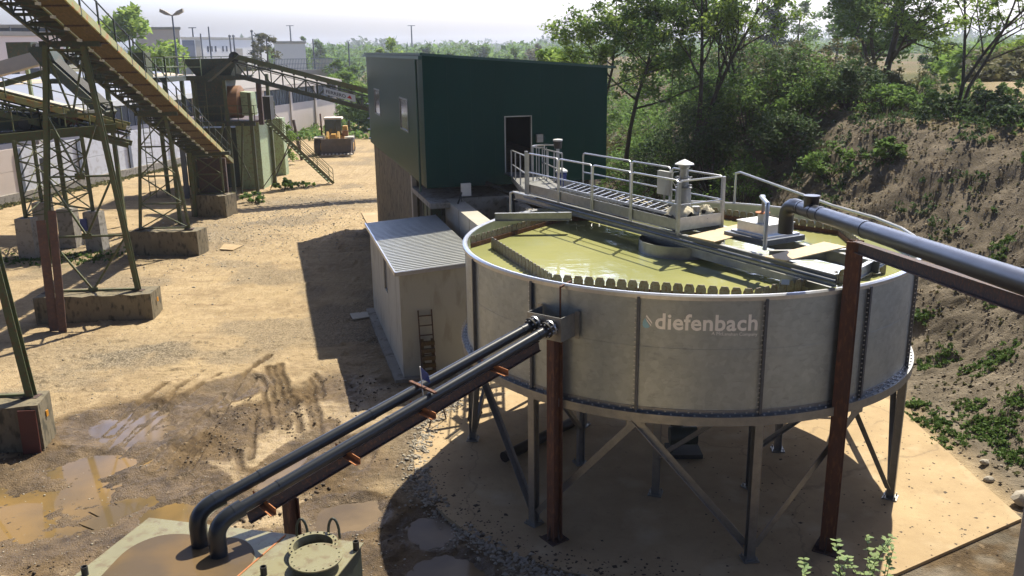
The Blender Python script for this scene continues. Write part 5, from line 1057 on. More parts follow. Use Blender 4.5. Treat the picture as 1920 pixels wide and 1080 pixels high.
mb = MB(); rail(mb, [(-24.1, 60.5), (-20.6, 60.5)], 8.0, 1.25); rail(mb, [(-24.1, 65.6), (-24.1, 60.5)], 8.0, 1.25); rail(mb, [(-24.1, 65.6), (-18.6, 65.6)], 8.0, 1.25); mb.build('upper_railing', 'oldgreen_light', tw)
mb = MB(); rail(mb, [(-24.0, 60.5), (-17.3, 60.5), (-17.3, 65.8)], 5.0); mb.build('lower_railing', 'oldgreen', tw)
MB().hexa([(-21.2, 61.2, 8.0), (-18.9, 61.2, 8.0), (-18.9, 63.6, 8.0), (-21.2, 63.6, 8.0), (-22.0, 60.9, 9.15), (-18.2, 60.9, 9.15), (-18.2, 64.0, 9.15), (-22.0, 64.0, 9.15)]).build('hopper', 'darkgreen', tw)
MB().hexa([(-21.0, 61.2, 5.0), (-19.6, 61.2, 5.0), (-19.6, 62.8, 5.0), (-21.0, 62.8, 5.0), (-21.6, 61.0, 7.75), (-19.2, 61.0, 7.75), (-19.2, 63.4, 7.75), (-21.6, 63.4, 7.75)]).build('chute', 'darkgreen', tw)
dr = MB().lathe((0, 0, 0), [(0, -.45), (.98, -.45), (1.1, -.38), (1.1, .38), (.98, .45), (0, .45)], 30); dr.v = [(v[2]-18.85, v[0]+61.7, v[1]+6.25) for v in dr.v]; dr.build('drum', 'orangerust', tw, smooth=True)
MB().hexa([(-18.25, 61.0, 5.35), (-17.55, 61.0, 5.35), (-17.55, 62.2, 5.35), (-18.25, 62.2, 5.35), (-18.3, 61.0, 6.95), (-17.6, 61.0, 6.9), (-17.6, 62.2, 6.9), (-18.3, 62.2, 6.95)]).build('guard', 'oldgreen_light', tw)
MB().box(-16.9, 61.3, 5.05, -16.4, 62.3, 6.6).build('motor_cover', 'belt', tw)
mb = MB(); 
for s_ in (-.22, .22): mb.bar((-24.5+s_, 59.8, 0), (-24.5+s_, 60.1, 8.9), .05)
for i in range(26): mb.bar((-24.7, 59.8+.3*i/26, .4+i*.33), (-24.3, 59.8+.3*i/26, .4+i*.33), .035)
for s_ in (-.3, .3): mb.bar((-20.6+s_, 60.0, 1.0), (-20.6+s_, 60.1, 7.6), .05)
for i in range(16): mb.bar((-20.9, 60.0, 1.2+i*.4), (-20.3, 60.0, 1.2+i*.4), .035)
mb.build('ladder', 'oldgreen', tw)
MB().box(-20.4, 70.0, 0, -18.7, 73, 4.3).build('side_cabin', 'darkgreen', tw); MB().box(-18.7, 70.0, 0, -17.9, 71, 4.5).build('side_cabin', 'oldgreen_light', tw)
# its stair
stt = thing('access_stair', 'long green steel stair with handrails coming down from the tower to the yard', 'stair', (-15, 64, 0))
a, b_ = Vector((-17.2, 62.6, 4.95)), Vector((-13.3, 65.0, .1)); hs = Vector((b_.x-a.x, b_.y-a.y, 0)).normalized(); sn = Vector((-hs.y, hs.x, 0))*.42
for s_ in (-1, 1): MB().bar(a+sn*s_, b_+sn*s_, .05, .20).build('stringer', 'oldgreen', stt)
mb = MB()
for i in range(24): c_ = a.lerp(b_, (i+.5)/24); mb.bar(c_-sn, c_+sn, .26, .03)
mb.build('tread', 'oldgreen_light', stt)
for s_ in (-1, 1):
    mb = MB()
    for hh in (.35, .7, 1.05): mb.bar(a+sn*s_+Vector((0, 0, hh)), b_+sn*s_+Vector((0, 0, hh)), .035)
    for t in (0, .25, .5, .75, 1): c_ = a.lerp(b_, t)+sn*s_; mb.bar(c_, c_+Vector((0, 0, 1.05)), .04)
    mb.build('handrail', 'oldgreen', stt)
mb = MB(); c_ = a.lerp(b_, .38); 
for s_ in (-1, 1): mb.bar(c_+sn*s_, Vector((-17.5+.3*s_, 62.6, .1)), .06)
mb.build('stay', 'rust_dark', stt)
# ------------------------------------------------------------------ second conveyor, to the building
def truss_conv(name, label, h0, h1, wd_, dep, mch, mtop, parent_grp=None, cover=None, n_=18, below=True):
    t = thing(name, label, 'conveyor', tuple((Vector(h0)+Vector(h1))/2)); h0, h1 = Vector(h0), Vector(h1); d = h1-h0; hz_ = Vector((d.x, d.y, 0)).normalized(); sn = Vector((-hz_.y, hz_.x, 0))*wd_/2
    U = Vector((0, 0, 1))
    for s_ in (-1, 1): MB().bar(h0+sn*s_-U*dep, h1+sn*s_-U*dep, .12, .26).build('bottom_chord', mch, t)
    for s_ in (-1, 1):
        mb = MB(); mb.bar(h0+sn*s_-U*.28, h1+sn*s_-U*.28, .07, .09)
        for i in range(n_):
            a = h0.lerp(h1, i/n_)+sn*s_; b_ = h0.lerp(h1, (i+1)/n_)+sn*s_
            mb.bar(a-U*dep, a-U*.28, .06); mb.bar((a if i % 2 else b_)-U*dep, (b_ if i % 2 else a)-U*.28, .05)
        mb.build('side_truss', mch, t)
    mb = MB(); mb.bar(h0, h1, wd_*.9, .05); mb.bar(h0-U*.4, h1-U*.4, wd_*.8, .03); mb.build('belt', 'belt', t)
    for s_ in (-1, 1): MB().bar(h0+sn*s_*.98+U*.05, h1+sn*s_*.98+U*.05, .05, .30).build('skirt', mtop, t)
    mb = MB()
    for i in range(n_+1): a = h0.lerp(h1, i/n_); mb.cyl(a-sn*.95-U*.12, a+sn*.95-U*.12, .07, 8)
    mb.build('roller', 'belt', t)
    MB().cyl(h0-sn*1.0, h0+sn*1.0, .33, 18).build('head_drum', 'belt', t, smooth=True); return t
c2 = truss_conv('feed_conveyor', 'green truss conveyor with a white banner rising from the green building to the tower', (-17.6, 58.2, 9.25), (-6.4, 61.1, 5.95), 1.0, 1.15, 'darkgreen', 'oldgreen', n_=16)
MB().hexa([(-17.8, 57.6, 9.2), (-17.2, 57.6, 9.35), (-17.2, 58.4, 9.35), (-17.8, 58.4, 9.2), (-19.8, 57.6, 7.95), (-19.3, 57.6, 7.75), (-19.3, 58.4, 7.75), (-19.8, 58.4, 7.95)]).build('drive_arm', 'darkgreen', c2)
for x, y, z in ((-16.4, 58.9, 7.6),): MB().bar((x, y, 4.9), (x, y, z), .3, .24).build('prop', 'rust_dark', c2)
# banner
hA, hB = Vector((-17.6, 58.2, 9.25)), Vector((-6.4, 61.1, 5.95)); dC = (hB-hA); snC = Vector((-dC.y, dC.x, 0)).normalized()
if snC.y > 0: snC = -snC
def conv_t(u):   # parameter where the near face meets pixel column u
    lo, hi = 0, 1
    for _ in range(40):
        m_ = (lo+hi)/2; p = hA+dC*m_; q = p-Vector((0, 0, CAM_H)); uu = 960+F_PX*rt.dot(q)/fw.dot(q)
        if uu < u: lo = m_
        else: hi = m_
    return lo
ta, tb_ = conv_t(605), conv_t(664); U = Vector((0, 0, 1)); o_ = snC*.56
bA, bB = hA+dC*ta+o_-U*.88, hA+dC*tb_+o_-U*.88; bn = thing('banner', 'white banner with dark lettering and a red mark tied to the feed conveyor', 'banner', tuple(bA))
MB().ext([bA, bB, bB+U*.46, bA+U*.46], snC*.01).build('cloth', 'bluesign', bn)
cu = bpy.data.curves.new('t', 'FONT'); cu.body = 'FERRERO'; cu.size = 1; cu.offset = .02; ob = bpy.data.objects.new('t', cu); col.objects.link(ob); bpy.context.view_layer.update()
me = bpy.data.meshes.new_from_object(ob.evaluated_get(bpy.context.evaluated_depsgraph_get())); bpy.data.objects.remove(ob); xsv = [v.co.x for v in me.vertices]; xw = max(xsv)-min(xsv); bl = (bB-bA); 
for v in me.vertices:
    t = (v.co.x-min(xsv))/xw; p = bA+bl*(.07+.62*t)+U*(.11+v.co.y*.30)+snC*.016; v.co = p-Vector(bn.location)
me.polygons.foreach_set('use_smooth', [False]*len(me.polygons)); me.materials.clear(); me.materials.append(MT['ink']); lo = bpy.data.objects.new('lettering', me); col.objects.link(lo); lo.parent = bn
c_ = bA+bl*.80+snC*.016; e_ = bl.normalized(); MB().ext([c_-e_*.16+U*.16, c_+e_*.18+U*.12, c_+e_*.12+U*.26, c_+e_*.06+U*.36, c_-e_*.02+U*.28], snC*.004).build('red_mark', 'redpaint', bn)
# ------------------------------------------------------------------ left machinery group
c3 = truss_conv('sand_conveyor', 'long low green conveyor with a cream edge running across the left machinery', (-27.5, 43.0, 8.55), (-19.3, 45.0, 5.95), 1.1, .85, 'oldgreen', 'yelgreen', n_=14)
mb = MB(); 
for i in range(6):
    a = Vector((-27.5, 42.4, 8.6)).lerp(Vector((-19.3, 44.4, 6.0)), i/5); mb.bar(a, a+Vector((0, 0, .95)), .05)
mb.bar((-27.5, 42.4, 9.55), (-19.3, 44.4, 6.95), .05); mb.build('handrail', 'oldgreen', c3)
MB().bar((-27.5, 43.6, 8.78), (-20.6, 45.3, 6.55), .9, .04).build('sheet_cover', 'white' if False else 'conc_light', c3)
c4 = thing('covered_conveyor', 'rising conveyor with a tan sheet cover at the left edge', 'conveyor', (-27.3, 50, 8.5))
a, b_ = Vector((-31.0, 49, 7.6)), Vector((-24.6, 50.3, 9.35)); dd = b_-a; hzz = Vector((dd.x, dd.y, 0)).normalized(); sn = Vector((-hzz.y, hzz.x, 0))
MB().ext([a+sn*.8, a+sn*.5+Vector((0, 0, .75)), a-sn*.5+Vector((0, 0, .75)), a-sn*.8], (b_-a)*.86).build('cover', 'cream', c4)
MB().bar(a-sn*.75-Vector((0, 0, .45)), b_-sn*.75-Vector((0, 0, .45)), .14, .22).build('bottom_chord', 'oldgreen', c4)
MB().bar(a+sn*.75-Vector((0, 0, .45)), b_+sn*.75-Vector((0, 0, .45)), .14, .22).build('bottom_chord', 'oldgreen', c4)
mb = MB(); mb.cyl(b_-sn*.7, b_+sn*.7, .36, 16); mb.build('head_drum', 'belt', c4)
mb = MB(); mb.bar((-27.9, 49.2, 7.9), (-27.4, 49.2, 6.0), .1); mb.bar((-25.6, 49.4, 8.6), (-25.1, 49.4, 6.0), .1); mb.bar((-30, 49.2, 7.2), (-24.9, 49.4, 6.2), .08); mb.build('prop', 'oldgreen', c4)
hmb = thing('hopper_motor', 'dark green motor box standing on a leg above the tan covered conveyor', 'machine', (-27.9, 52, 9.5))
MB().box(-28.4, 51.5, 9.35, -27.0, 52.3, 10.25).build('case', 'darkgreen', hmb); MB().cyl((-27.0, 51.9, 9.9), (-26.8, 51.9, 9.9), .3, 14).build('pulley', 'belt', hmb); MB().bar((-27.6, 51.9, 6.0), (-27.6, 51.9, 9.35), .18).build('leg', 'oldgreen_light', hmb)
chute = MB(); chute.hexa([(-23.9, 46.4, 8.9), (-23.1, 46.4, 8.9), (-23.1, 47.4, 8.9), (-23.9, 47.4, 8.9), (-24.6, 46.4, 9.9), (-23.5, 46.4, 10.0), (-23.5, 47.4, 10.0), (-24.6, 47.4, 9.9)])
co_ = thing('steep_chute', 'steep dark chute dropping from the covered conveyor to the lower deck', 'chute', (-23, 46.8, 7.5))
chute.build('inlet', 'darkgreen', co_); MB().bar((-24.0, 46.9, 9.5), (-20.6, 46.0, 6.5), .85, .5).build('trough', 'darkgreen', co_); MB().bar((-23.9, 46.9, 9.85), (-20.5, 46.0, 6.85), .6, .06).build('belt', 'belt', co_)
# platform on the lattice tower
lt = thing('lattice_tower', 'green lattice tower with a railed deck standing on concrete stubs', 'tower', (-22.2, 42.6, 2))
LG = [(-23.3, 41.6), (-20.8, 43.2), (-22.6, 44.2), (-24.9, 46.2)]
for x, y in LG: MB().ibeam(Vector((x, y, 2.0)), Vector((x+.15*(-22.6-x)*.2, y, 5.7)), .14, .14, .02, upv=(0, 1, 0)).build('leg', 'oldgreen', lt)
mb = MB()
for i in range(4):
    (x0, y0), (x1, y1) = LG[i], LG[(i+1) % 4]
    for j in range(4):
        z0, z1 = 2.1+j*.88, 2.1+(j+1)*.88
        mb.bar((x0, y0, z0), (x1, y1, z1), .05); 
        mb.bar((x1, y1, z0), (x0, y0, z1), .05)
    mb.bar((x0, y0, 2.1), (x1, y1, 2.1), .05)
mb.build('bracing', 'oldgreen', lt)
MB().bar((-25.8, 41.6, 5.62), (-19.6, 44.3, 5.98), .25, .42).build('deck_beam', 'oldgreen', lt); MB().bar((-27.5, 43.4, 5.5), (-20.6, 46.2, 5.9), .25, .42).build('deck_beam', 'oldgreen', lt)
MB().bar((-26.7, 42.5, 5.75), (-20.1, 45.25, 6.12), 2.0, .05).build('deck', 'rust_dark', lt)
mb = MB()
for (x0, y0, z0), (x1, y1, z1) in (((-22.6, 42.9, 6.1), (-19.6, 44.2, 6.25)), ((-19.6, 44.2, 6.25), (-20.6, 46.2, 6.25)), ((-25.8, 41.6, 5.9), (-22.6, 42.9, 6.1))):
    a, b_ = Vector((x0, y0, z0)), Vector((x1, y1, z1)); 
    for t in (0, .33, .66, 1): c_ = a.lerp(b_, t); mb.bar(c_, c_+Vector((0, 0, 1.0)), .05)
    for hh in (.5, 1): mb.bar(a+Vector((0, 0, hh)), b_+Vector((0, 0, hh)), .045)
mb.build('railing', 'oldgreen', lt)
sc_ = thing('vibrating_screen', 'dark vibrating screen with motors on the lattice tower deck', 'machine', (-23, 44, 6.3))
MB().hexa([(-25.2, 43.0, 6.0), (-21.9, 44.4, 6.0), (-22.4, 45.6, 6.0), (-25.7, 44.2, 6.0), (-25.3, 43.0, 7.0), (-22.0, 44.4, 6.6), (-22.5, 45.6, 6.6), (-25.8, 44.2, 7.0)]).build('box', 'darkgreen', sc_)
MB().cyl((-23.6, 43.3, 6.3), (-24.2, 44.9, 6.3), .3, 14).build('shaft', 'belt', sc_); MB().box(-21.9, 43.9, 6.2, -21.3, 44.5, 6.8).build('motor', 'rust', sc_)
MB().tube([(-21.1, 44.3, 6.6), (-20.6, 44.8, 6.6)], .28, 14).build('pulley', 'belt', sc_)
ud = thing('upper_platform', 'green steel platform with railings behind the left trestle', 'platform', (-22, 50, 8))
MB().box(-25.6, 49.5, 8.0, -18.8, 52.5, 8.25).build('deck', 'darkgreen', ud)
mb = MB(); rail(mb, [(-25.6, 49.5), (-18.8, 49.5), (-18.8, 52.5)], 8.25, 1.1); mb.build('railing', 'oldgreen', ud)
for x, y in ((-25.4, 49.7), (-22.2, 49.7), (-19.0, 49.7), (-19.0, 52.3)): MB().bar((x, y, 0), (x, y, 8.0), .2).build('leg', 'oldgreen', ud)
mb = MB(); mb.box(-23.6, 50.2, 8.25, -22.4, 51.5, 9.4); mb.box(-22.0, 50.3, 8.25, -21.2, 51.3, 9.1); mb.box(-20.8, 50.2, 8.25, -20.1, 51.0, 9.6); mb.build('machine_box', 'oldgreen', ud)
for i, (x, y, lab) in enumerate(((-23.3, 41.6, 'leftmost square concrete stub under the lattice tower'), (-20.8, 43.2, 'concrete stub with a blue box under the lattice tower, nearest the middle trestle'), (-22.6, 44.2, 'concrete stub behind the rusty channels'), (-24.9, 46.2, 'concrete stub at the back left of the lattice tower'))):
    mb = MB().hexa([(x-.42, y-.4, -.1), (x+.42, y-.4, -.1), (x+.42, y+.4, -.1), (x-.42, y+.4, -.1), (x-.38, y-.35, 2.0), (x+.38, y-.35, 2.02), (x+.38, y+.35, 1.98), (x-.38, y+.35, 2.0)]); tag(mb.build('concrete_stub', 'conc'), lab, 'concrete stub', 'concrete stubs under the lattice tower')
tag(MB().box(-21.3, 42.72, 1.1, -20.98, 42.8, 1.7).build('switch_box', 'blue'), 'small blue switch box on a concrete stub', 'box')
# ------------------------------------------------------------------ wheel loader
wlr = thing('wheel_loader', 'dusty yellow wheel loader with its bucket down facing the camera', 'loader', (-16.2, 83.5, 0))
LX, LY = -16.5, 82.6
def L_(x, y, z): c_, s_ = math.cos(.10), math.sin(.10); return Vector((LX+x*c_-y*s_, LY+x*s_+y*c_, z))
def lbox(x0, x1, y0, y1, z0, z1, nm, m_, par=None, k=1.0):
    cx_, cy_ = (x0+x1)/2, (y0+y1)/2; P = [(x0, y0), (x1, y0), (x1, y1), (x0, y1)]
    return MB().hexa([L_(*p, z0) for p in P]+[L_(cx_+(p[0]-cx_)*k, cy_+(p[1]-cy_)*k, z1) for p in P]).build(nm, m_, par or wlr)
P = [(-1.35, 0), (-1.35, 1.35), (0, 0)]
prof = [(-.15, .25), (-.55, .22), (-.2, .32), (.35, .4), (.5, .85), (.42, 1.35), (.15, 1.62), (.1, 1.60), (.36, 1.3), (.42, .85), (.3, .46), (-.15, .38)]
bk = MB().ext([L_(-1.15, y, z) for y, z in [(-.5, .22), (.35, .3), (.55, .8), (.5, 1.3), (.2, 1.62), (.05, 1.62), (-.0, 1.0), (-.15, .45)]], L_(1.65, 0, 0)-L_(-1.15, 0, 0)); bko = bk.build('bucket', 'bucket', wlr)
mb = MB()
for i in range(9): x = -1.1+i*.34; mb.hexa([L_(x, -.75, .2), L_(x+.14, -.75, .2), L_(x+.14, -.4, .2), L_(x, -.4, .2), L_(x, -.72, .26), L_(x+.14, -.72, .26), L_(x+.14, -.4, .32), L_(x, -.4, .32)])
mb.build('tooth', 'conc_light', bko)
for x, y in ((-1.62, 1.5), (1.45, 1.6), (-1.5, 4.4), (1.4, 4.4)):
    mb = MB().tube([L_(x-.28, y, .78), L_(x-.24, y, .78), L_(x+.24, y, .78), L_(x+.28, y, .78)], [.66, .78, .78, .66], 26); wo = mb.build('wheel', 'tyre', wlr, smooth=True); MB().cyl(L_(x-.31, y, .78), L_(x+.31, y, .78), .36, 16).build('rim', 'yellow_machine', wo)
lbox(-.85, .75, 1.2, 2.6, .8, 1.4, 'front_frame', 'yellow_machine'); lbox(-.8, .8, 2.6, 5.2, .9, 1.9, 'body', 'yellow_machine')
for x in (-.55, .45):
    MB().ext([L_(x-.09, .3, 1.35), L_(x-.09, .35, 1.75), L_(x-.09, .9, 2.25), L_(x-.09, 1.5, 2.0), L_(x-.09, 1.5, 1.6)], L_(x+.09, 0, 0)-L_(x-.09, 0, 0)).build('lift_arm', 'yellow_machine', wlr)
lbox(-.25, .2, .6, 1.4, 1.6, 2.0, 'linkage', 'yellow_machine')
for x in (-1.5, 1.4): lbox(x-.40, x+.40, .9, 2.3, 1.58, 1.68, 'fender', 'conc_light')
lbox(-.95, .62, 2.5, 4.0, 1.4, 1.75, 'cab_base', 'yellow_machine'); lbox(-.92, .58, 2.55, 3.95, 1.75, 3.25, 'cab_glass', 'cabglass', None, .97); lbox(-.5, .2, 3.0, 3.5, 1.76, 2.7, 'seat', 'belt')
mb = MB()
for x in (-.92, .58, .05): mb.bar(L_(x, 2.52, 1.75), L_(x*.97, 2.54, 3.3), .09)
mb.build('cab_pillar', 'tankside', wlr); lbox(-1.05, .72, 2.35, 4.1, 3.25, 3.4, 'cab_roof', 'cream', None, .94)
MB().tube([L_(-1.35, 3.3, 1.7), L_(-1.38, 3.3, 3.75)], .08, 8).build('exhaust', 'rust', wlr); mb = MB(); mb.bar(L_(.65, 2.6, 2.9), L_(1.35, 2.6, 2.9), .04); mb.bar(L_(1.35, 2.6, 3.1), L_(1.35, 2.6, 2.5), .22, .05); mb.build('mirror', 'tankside', wlr)
mb = MB(); mb.box(0, 0, 0, .01, .01, .01)
lbox(.68, 1.2, 2.4, 3.3, 1.7, 2.6, 'engine_cowl', 'yellow_machine', None, .8); lbox(.70, 1.25, 2.0, 2.4, 1.7, 2.2, 'light_bar', 'orangerust')
tag(MB().bar(G(566, 300), G(560, 300)+Vector((-.2, 0, 3.6)), .22).build('steel_stake', 'rust_dark'), 'dark rusty stake standing left of the wheel loader', 'stake')
# ------------------------------------------------------------------ vegetation
def leaf_mesh(name, C, Rr, n_per, size, seed, m_, flat=.6, squash=.8, droop=0):
    r = np.random.default_rng(seed); C = np.asarray(C, float); k = len(C)
    idx = np.repeat(np.arange(k), n_per); N = len(idx)
    d = r.normal(size=(N, 3)); d /= np.linalg.norm(d, axis=1)[:, None]; rad = r.random(N)**.45
    rr = (Rr if np.ndim(Rr) == 0 else np.asarray(Rr)[idx])
    P = C[idx]+d*(rad*rr)[:, None]*np.array([1, 1, squash])
    a = r.normal(size=(N, 3)); a[:, 2] *= flat; a /= np.linalg.norm(a, axis=1)[:, None]
    nrm = r.normal(size=(N, 3)); nrm[:, 2] = np.abs(nrm[:, 2])+.5; b = np.cross(a, nrm); b /= np.linalg.norm(b, axis=1)[:, None]
    s = size*(.5+1.1*r.random(N)**2)[:, None]*1.15; a *= s; b *= s*.55
    V = np.stack([P-a, P-b*.9+a*.1, P+a, P+b*.9+a*.1], 1).reshape(-1, 3); F_ = np.arange(4*N).reshape(-1, 4)
    return fast_mesh(name, V, F_, m_)
def branches(seed, base, height, lean=(0, 0), stems=1, spread=.5, levels=3, r0=.12, first=.35, nb=6, up_=.35, jitter=.12):
    r = random.Random(seed); segs = []; tips = []
    def grow(p, d, L, rad, lv):
        n_ = 5; pts = [Vector(p)]; dd = Vector(d).normalized()
        for i in range(n_):
            dd = (dd+Vector((r.gauss(0, jitter), r.gauss(0, jitter), r.gauss(0, jitter*.5)+.03))).normalized(); pts.append(pts[-1]+dd*L/n_)
        segs.append((pts, [max(.006, rad*(1-.75*i/n_)) for i in range(n_+1)]))
        if lv >= levels: tips.extend(pts[2:]); return
        if lv >= levels-1: tips.extend(pts[3:])
        k = nb if lv == 0 else max(3, nb-2*lv+1)
        for j in range(k):
            t = first+(1-first)*(j+r.random()*.7)/k if lv == 0 else .25+.7*(j+r.random())/k
            i = min(n_-1, int(t*n_)); q = pts[i].lerp(pts[i+1], t*n_-i); az = r.uniform(0, 6.283); ax = (pts[i+1]-pts[i]).normalized()
            side = Vector((math.cos(az), math.sin(az), 0)); side = (side-ax*side.dot(ax)); nd = (ax*up_+side.normalized()*spread+Vector((0, 0, .12))).normalized()
            grow(q, nd, L*(.52 if lv == 0 else .55)*r.uniform(.7, 1.1)*(1.15-.5*t), rad*(1-.7*t)*.55+.004, lv+1)
    for s in range(stems):
        a = r.uniform(0, 6.283); sp = (0 if stems == 1 else .33); d = Vector((lean[0]+sp*math.cos(a), lean[1]+sp*math.sin(a), 1)); grow(Vector(base)+Vector((.1*math.cos(a), .1*math.sin(a), 0))*(stems > 1), d, height*r.uniform(.85, 1), r0, 0)
    return segs, tips
def tree(name, x, y, h, label, seed, m_='leaf_spring', lean=(0, 0), stems=1, leaf=.09, per=22, cr=.42, r0=.13, nb=7, levels=3, spread=.7, first=.3, group=None, z=None, cat='tree', up_=.4, bark='bark', maxtips=900):
    z = gz(x, y) if z is None else z; th = thing(name, label, cat, (x, y, z-.1), group)
    segs, tips = branches(seed, (x, y, z-.1), h, lean, stems, spread, levels, r0, first, nb, up_)
    t = MB(); l_ = MB()
    for i, (pts, rs) in enumerate(segs): (t if rs[0] >= r0*.8 else l_).tube(pts, rs, 7 if rs[0] > r0*.5 else 4, caps=False)
    tk = t.build('trunk', bark, th, smooth=True)
    if l_.v: l_.build('branches', bark, tk)
    rr = random.Random(seed+5)
    if len(tips) > maxtips: tips = rr.sample(tips, maxtips)
    C = np.array([(p.x-x, p.y-y, p.z-z+.1) for p in tips]); rad = np.array([cr*rr.uniform(.5, 1.3) for _ in tips])
    me = leaf_mesh('crown', C, rad, per, leaf, seed+9, m_); o = bpy.data.objects.new('crown', me); col.objects.link(o); o.parent = th; return th
def shrub(x, y, w_, h_, label, seed, m_='leaf_mid', leaf=.07, n_=26, per=60, z=None, name='shrub', group='shrubs on the earth bank', cat='shrub', twigs=True):
    z = gz(x, y) if z is None else z; r = random.Random(seed); th = thing(name, label, cat, (x, y, z), group); C = []; rad = []; mb = MB()
    for i in range(n_):
        a = r.uniform(0, 6.283); q = r.random()**.6; e = r.random()**.7; px = math.cos(a)*q*w_*.5; py = math.sin(a)*q*w_*.5; pz = h_*(.15+.8*e)*(1-.45*q*q)
        C.append((px, py, pz)); rad.append(min(w_, h_)*r.uniform(.10, .24))
        if twigs: mb.tube([(x+px*.15, y+py*.15, z-.1), (x+px*.6, y+py*.6, z+pz*.55), (x+px*1.05, y+py*1.05, z+pz*1.08)], [.03, .018, .006], 3, caps=False)
    if twigs: mb.build('stems', 'bark', th)
    me = leaf_mesh('foliage', C, rad, per, leaf, seed+3, m_); o = bpy.data.objects.new('foliage', me); col.objects.link(o); o.parent = th; return th
# big trees on the bank
tree('bank_tree', 21.6, 51.5, 9.5, 'large spreading tree with a dark forked trunk on top of the bank', 21, 'leaf_spring', (.02, 0), 1, .10, 18, .5, .24, 9, 3, .95, .16, maxtips=620, up_=.55)
tree('bank_tree', 21.3, 42.4, 8.0, 'thin leaning multi-stemmed tree at the right edge above the sandy track', 35, 'leaf_spring', (.28, 0), 3, .085, 20, .42, .10, 6, 3, .6, .35, maxtips=560, up_=.6)
tree('bank_tree', 9.3, 45.5, 9.6, 'tall tree with fine fanned branches just right of the green building roof', 52, 'leaf_spring', (.06, 0), 2, .09, 15, .40, .15, 7, 3, .55, .38, z=4.2, maxtips=560, up_=.8)
tree('bank_tree', 6.3, 48.0, 9.8, 'tall leafy tree rising directly behind the right corner of the green building', 63, 'leaf_mid', (.0, 0), 1, .095, 20, .48, .13, 10, 3, 1.0, .28, z=3.6, maxtips=700)
tree('bank_tree', 13.3, 47.5, 8.3, 'slender tree standing in the thicket in the middle of the bank', 64, 'leaf_mid', (-.03, 0), 2, .09, 16, .42, .11, 7, 3, .6, .4, maxtips=420)
tree('bank_tree', 25.5, 62, 9.0, 'dense rounded green tree behind the forked tree on the bank', 75, 'leaf_mid', (0, 0), 2, .13, 55, .8, .16, 8, 3, .8, .15, maxtips=420)
tree('bank_tree', 29.0, 47.5, 8.5, 'leafy tree at the far right edge behind the leaning stems', 86, 'leaf_spring', (-.12, 0), 2, .10, 20, .5, .12, 7, 3, .7, .3, maxtips=420)
tree('bank_tree', 4.4, 52.0, 4.2, 'low young tree with bright leaves peeping over the right end of the green roof', 97, 'leaf_bright', (-.25, 0), 2, .10, 14, .35, .07, 6, 2, .8, .5, z=5.2)
# shrub thicket on and above the slope (x, y, width, height, material, leaf)
SH = [(6.8, 41.5, 3.0, 3.6, 'leaf_mid'), (8.2, 46.8, 4.0, 4.6, 'leaf_dark'), (7.2, 50.5, 4.2, 4.6, 'leaf_mid'), (9.9, 48.5, 4.2, 4.8, 'leaf_dark'), (8.8, 54.0, 5.0, 4.2, 'leaf_mid'), (12.4, 52.0, 4.6, 4.6, 'leaf_dark'), (6.6, 37.5, 1.9, 1.6, 'leaf_dark'), (11.2, 46.5, 4.0, 4.6, 'leaf_dark'), (14.0, 46.0, 3.8, 4.4, 'leaf_dark'),
      (7.9, 43, 3.0, 3.4, 'leaf_dark'), (8.6, 39.5, 2.6, 2.6, 'leaf_mid'), (10.0, 43.5, 3.4, 4.2, 'leaf_dark'), (10.6, 39.8, 2.8, 2.8, 'leaf_mid'), (12.2, 44.8, 3.6, 4.4, 'leaf_mid'), (12.6, 41.0, 3.2, 3.0, 'leaf_dark'), (14.4, 43.6, 3.6, 3.8, 'leaf_mid'),
      (14.9, 48.8, 4.2, 3.8, 'leaf_olive'), (17.1, 47.8, 4.2, 3.5, 'leaf_olive'), (16.4, 43.2, 3.2, 2.6, 'leaf_dark'), (18.7, 46.3, 4.0, 1.9, 'leaf_olive'), (18.7, 50.5, 3.4, 2.4, 'leaf_olive'), (17.2, 40.6, 2.6, 1.7, 'leaf_mid'), (19.3, 42.4, 2.8, 1.7, 'leaf_mid'),
      (20.2, 46.2, 2.6, 1.3, 'leaf_bright'), (22.6, 45.0, 2.8, 1.5, 'leaf_mid'), (20.8, 39.0, 2.6, 1.2, 'leaf_dark'), (22.2, 41.2, 2.6, 1.2, 'leaf_dark'), (22.3, 37.0, 3.0, 1.3, 'leaf_mid'), (24.0, 39.4, 2.6, 1.1, 'leaf_mid'), (18.4, 37.2, 2.2, 1.1, 'leaf_dark'),
      (13.6, 37.4, 2.2, 1.5, 'leaf_mid'), (11.0, 50.5, 4.0, 4.6, 'leaf_mid'), (15.3, 36.0, 1.8, 1.0, 'leaf_mid'), (23.4, 52.5, 3.0, 2.0, 'leaf_olive'), (25.6, 45.2, 2.6, 1.4, 'leaf_mid'), (16.6, 52.6, 3.6, 3.4, 'leaf_olive'), (9.3, 36.4, 1.8, 1.3, 'leaf_dark'), (19.9, 34.4, 2.4, 1.2, 'leaf_dark'), (21.3, 31.6, 2.2, 1.0, 'leaf_mid')]
